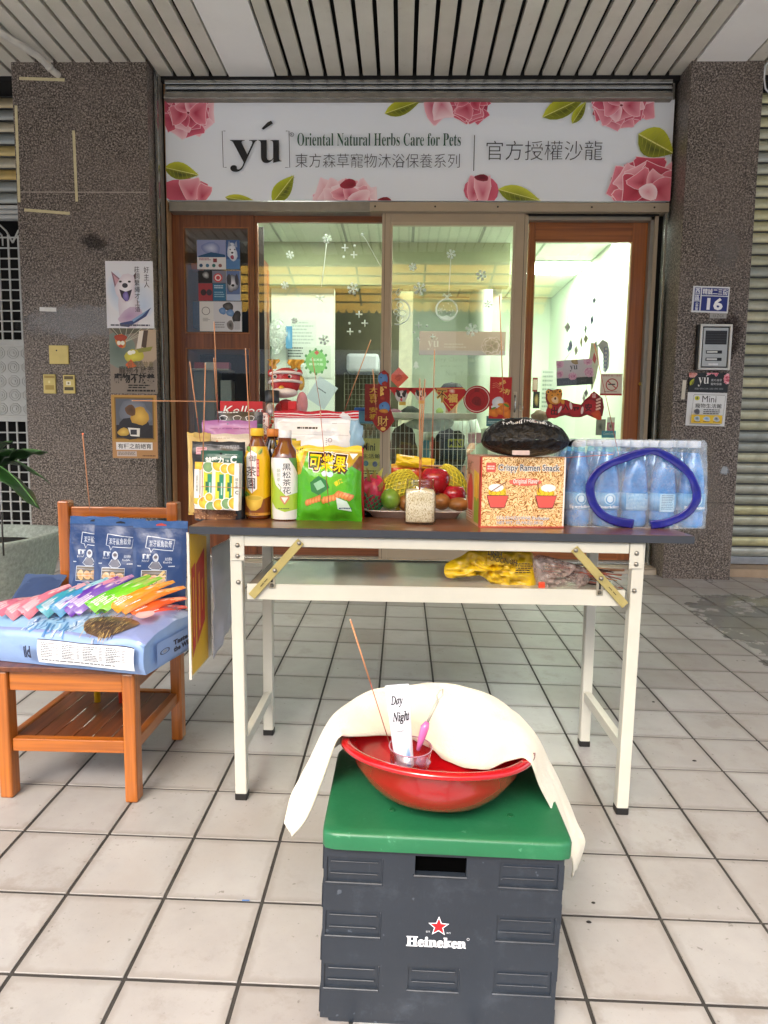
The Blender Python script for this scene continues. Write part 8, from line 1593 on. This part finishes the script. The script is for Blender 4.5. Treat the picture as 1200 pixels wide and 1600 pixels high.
# ------------------------------------------------------------------ stone planter with broad leaves
def planter():
    Yc = 1.25; R = at(77, 850, Yc).x; m = mat('grey_green_stone', '#939c94', .85, var=.25, vscale=60, bump=.6, bscale=120); zt = at(60, 848, Yc - .2).z; o = empty('stone_planter', (R - .36, Yc, fz(R - .36, Yc)), 0, 'grey green stone planter behind the chair at the left edge', 'planter'); zt -= o.location.z
    def F(u, v):
        q = [(.26, 0), (.27, .02), (.30, zt * .5), (.335, zt * .85), (.35, zt * .96), (.355, zt), (.33, zt + .004), (.31, zt - .01), (.29, zt - .06), (0, zt - .06)][round(v * 9)]; a = 2 * math.pi * u; c, s = math.cos(a), math.sin(a); nn = 3.2; r = (abs(c) ** nn + abs(s) ** nn) ** (-1 / nn); return (q[0] * r * c, q[0] * r * s, q[1])
    b = MB(); b.grid(F, 56, 9, m); b.build('planter_body', o); b = MB(); b.lathe([(0, zt - .05), (.3, zt - .055)], mat('dark_soil', '#1d1712', .95, bump=.8, bscale=80), 24); b.build('soil', o)
    LM, n = newmat('dark_green_leaf'); v = n.coord(); n.lk(n.ramp(n.noise(v, 12, 5), [(.3, lin('#122c14')), (.7, lin('#2a5222'))]), n.b.inputs['Base Color']); n.b.inputs['Roughness'].default_value = .35; n.b.inputs['Coat Weight'].default_value = .2
    pl = empty('leafy_plant', (R - .36, Yc, o.location.z + zt - .05), 0, 'broad leaved dark green plant growing in the stone planter', 'plant')
    def lf(tip, root, wd, droop, seed):
        A, B = Vector(root), Vector(tip); d = B - A; s = d.cross(Vector((0, .3, 1))).normalized()
        def f(u, v):
            t = u; w_ = wd * math.sin(math.pi * min(1, t ** .8)) ** .8 * (v - .5) * 2; p = A + d * t + Vector((0, 0, droop * math.sin(math.pi * t))) + s * w_ + Vector((0, -.0, -abs(w_) * .35 + .006 * math.sin(t * 20 + seed) * abs(v - .5) * 2)); return p - pl.location
        b = MB(); b.grid(f, 16, 8, LM); x = b.build('leaf', pl, sol=.0015); b = MB(); b.tube([A + d * t + Vector((0, 0, droop * math.sin(math.pi * t) + .002)) - pl.location for t in [k / 8 for k in range(9)]], [.004] + [.003] * 7 + [.001], mat('leaf_rib', '#4a7a3a', .5), 5); b.build('midrib', x)
    base = Vector((R - .36, Yc, o.location.z + zt)); r = random.Random(4)
    J = lambda px, py, Y: tuple(at(px, py, Y))
    for k, (rt, tp, w_, dr) in enumerate([(J(-30, 720, 1.1), J(62, 797, .95), .085, .05), (J(-20, 730, 1.15), J(74, 708, 1.1), .05, .04), (J(-40, 715, 1.2), J(78, 756, 1.2), .04, .05), (J(-40, 745, 1.15), J(22, 702, 1.0), .04, .03), (J(-60, 750, 1.2), J(20, 690, 1.3), .06, .05), (J(-120, 800, 1.2), J(-40, 690, 1.0), .06, .06), (J(-100, 790, 1.2), J(-150, 700, 1.2), .06, .05)]): lf(tp, rt, w_, dr, k)
    b = MB(); 
    for px, py, Y in ((-30, 720, 1.1), (-20, 730, 1.15), (-40, 715, 1.2), (-60, 750, 1.2), (-110, 790, 1.2)): q = at(px, py, Y); c = Vector((R - .36, Yc, base.z - .06)); b.tube([c - pl.location, c.lerp(q, .5) + Vector((0, 0, .06)) - pl.location, q - pl.location], [.009, .007, .004], mat('plant_stem', '#3c5a2c', .6), 7)
    b.build('stem', pl)
    b = MB(); q = at(2, 800, .95); b.tube([q, q + Vector((.001, 0, -.18))], .004, mat('dark_wire', '#1a1a1a', .5), 6); b.build('stake', label='thin dark stake standing in the planter at the left edge', cat='stake')
planter()

# ================================================================== crate, basin and towel in the foreground
def scuffed(name, c0, c1):
    m, n = newmat(name); v = n.coord(); c = n.ramp(n.noise(v, 6, 6, .65), [(.3, lin(c0)), (.75, tuple(x * 1.35 for x in lin(c0)))])
    c = n.mix(n.ramp(n.noise(n.coord('Object', (1, 1, .12)), 260, 5, .8), [(.60, (0, 0, 0)), (.78, (.35, .35, .35))]), c, lin(c1)); c = n.mix(n.ramp(n.noise(v, 55, 3, .5), [(.70, (0, 0, 0)), (.73, (.5, .5, .5))]), c, lin(c1)); c = n.mix(n.ramp(n.noise(v, 11, 7, .75), [(.55, (0, 0, 0)), (.75, (.25, .25, .25))]), c, lin(c1))
    n.lk(c, n.b.inputs['Base Color']); n.lk(n.ramp(n.noise(v, 20, 5, .7), [(.3, (.32, .32, .32)), (.7, (.55, .55, .55))]), n.b.inputs['Roughness']); n.bump(n.noise(v, 120, 3), .15, .001); return m
def crate():
    Yf = -.705; a0 = 0; tl = at(500, 1316, Yf); tr = at(876, 1334, Yf); rt = math.atan2(tl.z - tr.z, tr.x - tl.x); W_ = .4; W_ = (tr - tl).length; D_ = .285; zb = fz(.35, Yf) + .016; H_ = tl.z - zb
    o = empty('beer_crate', (tl.x, Yf, zb), 0, 'dark grey plastic beer crate with green cushion lid and Heineken print', 'crate', rot=(0, rt, 0)); m = scuffed('charcoal_crate_plastic', '#1f252d', '#5a626c'); dk = mat('crate_hole_shade', '#040404', 1, spec=0)
    wp = W_ / 377.0; sx = lambda px: (px - 499) * wp; sz = lambda py, px=600: H_ - (py - (1316 + (px - 499) * .047)) * wp * .985
    holes = []; pk = []
    for (x0, x1) in ((504, 591), (776, 868)):
        for (y0, y1) in ((1340, 1382), (1432, 1475), (1526, 1568)):
            dy = 0 if x0 < 700 else 8; pk.append((sx(x0), sz(y1 + dy, x0), sx(x1), sz(y0 + dy, x0)))
    pk.append((sx(639), sz(1571, 639), sx(720), sz(1530, 639))); hh_ = (sx(643), sz(1370, 643), sx(724), sz(1338, 643))
    xs = sorted({0, W_} | {v for h in pk + [hh_] for v in (h[0], h[2])}); zs_ = sorted({0, H_} | {v for h in pk + [hh_] for v in (h[1], h[3])}); b = MB()
    for i in range(len(xs) - 1):
        run = None
        for j in range(len(zs_) - 1):
            cx, cz = (xs[i] + xs[i + 1]) / 2, (zs_[j] + zs_[j + 1]) / 2; inh = any(h[0] < cx < h[2] and h[1] < cz < h[3] for h in pk + [hh_])
            if not inh: run = (run[0], zs_[j + 1]) if run else (zs_[j], zs_[j + 1])
            if inh or j == len(zs_) - 2:
                if run: b.box((xs[i], 0, run[0]), (xs[i + 1], .006, run[1]), m); run = None
    b.box((.0, .0062, 0), (hh_[0], .011, H_), m); b.box((hh_[2], .0062, 0), (W_, .011, H_), m); b.box((hh_[0], .0062, 0), (hh_[2], .011, hh_[1]), m); b.box((hh_[0], .0062, hh_[3]), (hh_[2], .011, H_), m); b.build('front_wall', o)
    for k, h in enumerate(pk):
        b = MB(); e = .0022
        b.box((h[0], .0035, h[1]), (h[2], .006, h[3]), m)
        b.box((h[0] - .002, -.0022, h[1] - .004), (h[2] + .002, .002, h[1] + .0005), m, .001); b.box((h[2] - .0005, -.0012, h[1]), (h[2] + .002, .002, h[3]), m, .0008)
        for t in (.3, .78): z = h[1] + (h[3] - h[1]) * t; b.box((h[0] + .006, .0005, z), (h[2] - .006, .0036, z + .002), m, .0006)
        b.build('recessed_panel', o)
    b = MB(); b.box((hh_[0] - .003, -.0025, hh_[1] - .004), (hh_[2] + .003, .006, hh_[1] - .0001), m, .0015); b.box((hh_[0], .0115, hh_[1] - .01), (hh_[2], .05, hh_[3] + .01), dk); b.build('hand_hole', o)  # black block behind the hole stands for the shade inside
    b = MB(); b.box((0, .0112, 0), (.008, D_, H_), m); b.box((W_ - .008, .0112, 0), (W_, D_, H_), m); b.box((.0082, D_ - .008, 0), (W_ - .0082, D_, H_), m); b.box((.0082, .0112, 0), (W_ - .0082, D_ - .0082, .008), m); b.build('side_wall', o)
    b = MB()
    for x, s in ((0, -1), (W_, 1)):
        for py in (1318, 1385, 1478, 1571): b = MB(); z = sz(py + (0 if s < 0 else 17), 499); z0 = max(0, z - .048); b.box((x, .004, z0), (x + s * .0025, D_ - .004, z - .004), m, .002); b.build('corner_rib', o)
    b = MB(); b.box((.012, .006, -.0165), (W_ - .012, D_ - .006, -.0002), m, .006); b.build('foot', o)
    P = Print(620, 1430, 750, 1500); P.star(684.5, 1456, 17.5, '#d8dade', 5, .44); P.star(684.5, 1456, 14.2, '#b5141c', 5, .42); P.text('EST.', 665, 1464, 672, 1467, '#c9ccd0', res=1); P.text('1873', 697, 1464.5, 704, 1467.5, '#c9ccd0', res=1); P.text(serif('Heineken'), 634, 1474, 729, 1492, '#e2e4e6', off=.028, res=3); P.ring(732, 1475, 2, .6, '#d2d4d8', 10)
    P.build('logo_print', 130 * wp, 70 * wp, o, loc=(sx(620), 0, sz(1430, 620)), m=pmat(.4))
    # green lid
    g = scuffed('green_lid_plastic', '#1a5a38', '#4f8a68'); b = MB(); x0, x1, y0, y1, h0, h1 = -.004, W_ + .012, -.012, D_ + .015, H_ - .004, H_ + .024
    def F(u, v):
        t = [(.0, h0), (.012, h0), (.0, h0), (-.0, h0 + .004), (0, h1 - .006), (.0018, h1 - .002), (.006, h1), (.02, h1 + .0005), (.35, h1 + .001)][round(v * 8)]; a = 2 * math.pi * u; nn = 22; c, s = math.cos(a), math.sin(a); r = (abs(c) ** nn + abs(s) ** nn) ** (-1 / nn); q = t[0]; k = .5
        X_, Y__ = (x1 - x0) / 2 - q, (y1 - y0) / 2 - min(q, (y1 - y0) / 2 - .001); return ((x0 + x1) / 2 + X_ * r * c, (y0 + y1) / 2 + Y__ * r * s, t[1])
    b.grid(lambda u, v: F(u, (2 + round(v * 5)) / 8), 120, 5, g); b.add([F(i / 120, .875) for i in range(120)], [tuple(range(120))], g); b.build('green_lid', o)
    b = MB()
    for q in ((.11, .065), (.315, .065)): b.lathe([(.006, h1 + .001), (.0055, h1 + .0022), (.003, h1 + .0018), (0, h1 + .0018)], mat('lid_rivet', '#14532f', .4), 12, c=(q[0], q[1], 0))
    b.build('rivet', o)
    return zb + H_ + .0245, o
LZ, CRATE = crate()
BC = Vector((.350, -.592, LZ + .012)); 
def basin():
    o = empty('red_basin', BC, 0, 'glossy red plastic basin tilted on the green crate lid', 'basin', rot=(-.13, .045, 0)); m = mat('red_plastic', '#a80a12', .2, var=.03, coat=.5)
    b = MB(); b.lathe([(.0, .002), (.098, .002), (.103, .0), (.108, .003), (.128, .022), (.150, .052), (.163, .084), (.168, .0875), (.1785, .0868), (.182, .0895), (.182, .095), (.178, .099), (.170, .1), (.163, .096), (.158, .084), (.145, .05), (.122, .022), (.1, .006), (0, .006)], m, 72); b.v = [(x * .96, y * .96, z * .9) for x, y, z in b.v]; b.build('basin_body', o)
    return o
basin()
def towel():
    S = [(443, 1284, -.52, 455, 1306, -.53), (452, 1250, -.50, 477, 1281, -.56), (470, 1212, -.47, 503, 1219, -.60), (488, 1174, -.50, 526, 1154, -.64), (510, 1132, -.475, 545, 1149, -.61), (546, 1096, -.455, 590, 1149, -.53), (592, 1076, -.44, 630, 1150, -.47), (640, 1069, -.43, 668, 1167, -.48), (690, 1067, -.425, 697, 1187, -.50), (735, 1075, -.425, 725, 1200, -.525), (780, 1094, -.435, 762, 1198, -.58), (815, 1120, -.45, 802, 1184, -.64), (842, 1155, -.48, 829, 1189, -.67), (866, 1200, -.49, 843, 1226, -.64), (888, 1250, -.46, 868, 1272, -.60), (904, 1290, -.48, 886, 1318, -.59), (916, 1314, -.50, 896, 1345, -.58), (907, 1345, -.48, 895, 1369, -.53)]
    C_ = Vector((.352, -.45, LZ)); O = [at(a, c, d) - C_ for a, c, d, *_ in S]; I = [at(a, c, d) - C_ for *_, a, c, d in S]
    def cr(Q, t):
        s = t * (len(Q) - 1); i = min(int(s), len(Q) - 2); f = s - i; P0, P1, P2, P3 = (Q[max(0, min(len(Q) - 1, i + d))] for d in (-1, 0, 1, 2)); return .5 * ((2 * P1) + (P2 - P0) * f + (2 * P0 - 5 * P1 + 4 * P2 - P3) * f ** 2 + (3 * P1 - P0 - 3 * P2 + P3) * f ** 3)
    def F(u, v):
        o_, i_ = cr(O, u), cr(I, u); mid = math.sin(math.pi * u)
        if v < .6: t = v / .6; p = i_.lerp(o_, t) + Vector((0, 0, (.012 + .022 * math.sin(math.pi * min(1, u * 1.6)) * (u < .6)) * math.sin(math.pi * t) * mid))
        else: t = (v - .6) / .4; p = o_ + Vector((0, .03 * math.sin(t * 1.57) + .02 * t, -(.02 + .09 * mid) * (1 - math.cos(t * 1.57))))
        return p + Vector((0, 0, 1)) * (.0022 * noise.noise(Vector((u * 9, v * 5, 0)))) + Vector((0, 1, 0)) * (.009 * noise.noise(Vector((u * 9, v * 5, 4)))) + Vector((0, -.5, .8)) * (.006 * noise.noise(Vector((u * 22, v * 3, 7))) - .006 * max(0, .16 - abs(noise.noise(Vector((u * 5 + v * 3, v * 2 - u * 2, 9))))) / .16)
    m, n = newmat('cream_microfibre'); v = n.coord(); f = n.noise(v, 190, 4, .75); n.lk(n.ramp(n.noise(v, 12, 3), [(.3, lin('#d6cfb6')), (.7, lin('#dfd9c4'))]), n.b.inputs['Base Color']); n.b.inputs['Roughness'].default_value = .95; n.b.inputs['Sheen Weight'].default_value = .3; n.bump(f, .9, .002)
    b = MB(); b.grid(F, 90, 26, m); b.build('cream_towel', None, C_, label='cream towel draped over the back of the red basin', cat='towel', sol=.0025)
towel()
# ------------------------------------------------------------------ cup with toothpaste and brush
def cup():
    Y = -.585; k = 1 / ppm(Y); zb = LZ + .026; rim = at(640, 1165, Y); r = 35 * k; x = rim.x; H = rim.z - zb; o = empty('clear_cup', (x, Y, zb), 0, 'clear plastic cup standing in the red basin', 'cup', rot=(.04, .03, 0)); g = glass('cup_plastic', (.97, .93, .96), .8, .05)
    b = MB(); b.lathe([(r * .8, 0), (r * .82, .004), (r * 1.0, H), (r * .975, H), (r * .8, .006), (0, .006)], g, 36); b.build('cup_wall', o)
    b = MB(); b.tube([(r * math.cos(t), r * math.sin(t), H) for t in [2 * math.pi * i / 36 for i in range(37)]], .0011, mat('rim_pink', '#a87a8c', .15, coat=.5), 6, False); b.build('rim', o)
    P = Print(0, 0, 100, 60); P.fan((20, 30), blob(20, 30, 6, 22), '#a03a5c', '#c88aa4'); P.line([(8, 5), (14, 55)], 2, '#8a3a5a'); P.fan((72, 40), blob(72, 40, 14, 15, seed=3), '#8a5a78', '#c9a0b8')
    P.build('cup_print', 0, 0, o, surf=lambda u, v: (lambda a: (Vector((math.cos(a) * r * (1 - .1 * v), math.sin(a) * r * (1 - .1 * v), H * (.8 - .7 * v))), Vector((math.cos(a), math.sin(a), 0))))(math.pi * (1.1 + .8 * u)), cuts=(12, 4), m=pmat(.2))
    # toothpaste tube
    A, B = at(620, 1070, Y + .005), at(632, 1196, Y - .0); d = (B - A); L = d.length; w0, w1 = .024, .019
    m = mat('white_tube', '#dcdfe6', .3, coat=.4); C_ = A; zax = d.normalized(); xax = Vector((1, 0, 0)); xax = (xax - zax * xax.dot(zax)).normalized(); yax = zax.cross(xax)
    if yax.y > 0: yax = -yax
    def F(u, v, s=1):
        a = math.pi * (1 - u); th = .002 + .015 * v; w_ = w0 + (w1 - w0) * v; return (zax * L * v + xax * (math.cos(a) * w_ * .9) + yax * (s * math.sin(a) * th))
    b = MB(); b.grid(lambda u, v: F(u, v), 12, 10, m); b.grid(lambda u, v: F(u, v, -1), 12, 10, m); b.add([F(0, 0) * 1, F(.1, 0), F(.9, 0), F(1, 0)] , [(0, 1, 2, 3)], m); t_ = b.build('toothpaste_tube', None, C_, label='white toothpaste tube reading Day and Night standing in the cup', cat='tube')
    P = Print(0, 0, 60, 130); P.text('𝐷𝑎𝑦', 12, 16, 40, 34, '#1c1c24', off=.03, shear=.1); P.text('&', 22, 36, 28, 40, '#a9a9b0', res=1); P.text('𝑁𝑖𝑔ℎ𝑡', 12, 40, 56, 60, '#1c1c24', off=.03, shear=.1); P.text('Toothpaste', 14, 68, 38, 73, '#4a4a56', res=1); P.text('Clean', 20, 96, 32, 100, '#8a8a96', res=1); P.fan((44, 115), blob(44, 115, 9, 16), '#3f6aa8', '#a8c4e0')
    P.build('tube_print', 0, 0, t_, surf=lambda u, v: (F(.12 + .76 * u, v), yax), cuts=(8, 8), m=pmat(.3), lift=.001)
    # brush
    b = MB(); p0, p1, p2, p3 = at(653, 1172, Y - .004), at(664, 1136, Y - .002), at(668, 1128, Y), at(684, 1095, Y + .004); pk = mat('pink_handle', '#c8649c', .25, coat=.4)
    b.tube([p0, p0.lerp(p1, .5), p1, p2], [.0035, .0065, .008, .004], pk, 10); br = b.build('pink_brush', label='pink and clear handled brush leaning in the cup', cat='brush'); b = MB(); b.tube([p2, p3], [.0025, .003], mat('clear_handle', '#d8d8cc', .1, trans=.6), 8); q = [at(684 + dx, 1095 + dy, Y + .004) for dx, dy in ((0, 0), (-1, -8), (3, -16), (8, -18), (8, -9), (0, 0))]; b.tube(q, .0014, _M['clear_handle'], 6, False); b.build('clear_loop', br)
    # wrapped sweet at the rim
    lump('wrapped_soap', 661, 1190, 12, 9, Y - .01, '#a8849a', 'small pinkish wrapped soap beside the cup in the basin', 'soap', 5, .2)
cup()
stick(547, 967, 612, 1172, -.57, 'incense stick leaning left out of the cup in the red basin', None, .47, .0016)
# little litter on the floor
for px, py, r_, lb in ((1085, 1189, .006, 'dark crumb on the floor tiles right of the table'), (1021, 1097, .005, 'tiny dark crumb on the floor behind the right table leg'), (927, 1411, .004, 'dark speck on the tile joint right of the crate'), (920, 1441, .005, 'pale chip beside the crate on the floor')):
    p = fl(px, py); b = MB(); r = random.Random(px); b.lathe([(0, 0), (r_, .0004), (r_ * .7, .002), (0, .003)], mat('crumb', '#1d1a17', .9), 7, sx=1.2, sy=.8); b.build('crumb', None, p, label=lb, cat='crumb', group='crumbs on the floor')
p = fl(384, 1407); b = MB(); b.box((-.008, -.002, 0), (.008, .002, .001), mat('blue_tape', '#2f62a0', .5), .0004); b.build('blue_scrap', None, p, label='tiny blue scrap lying in a tile joint left of the crate', cat='scrap')
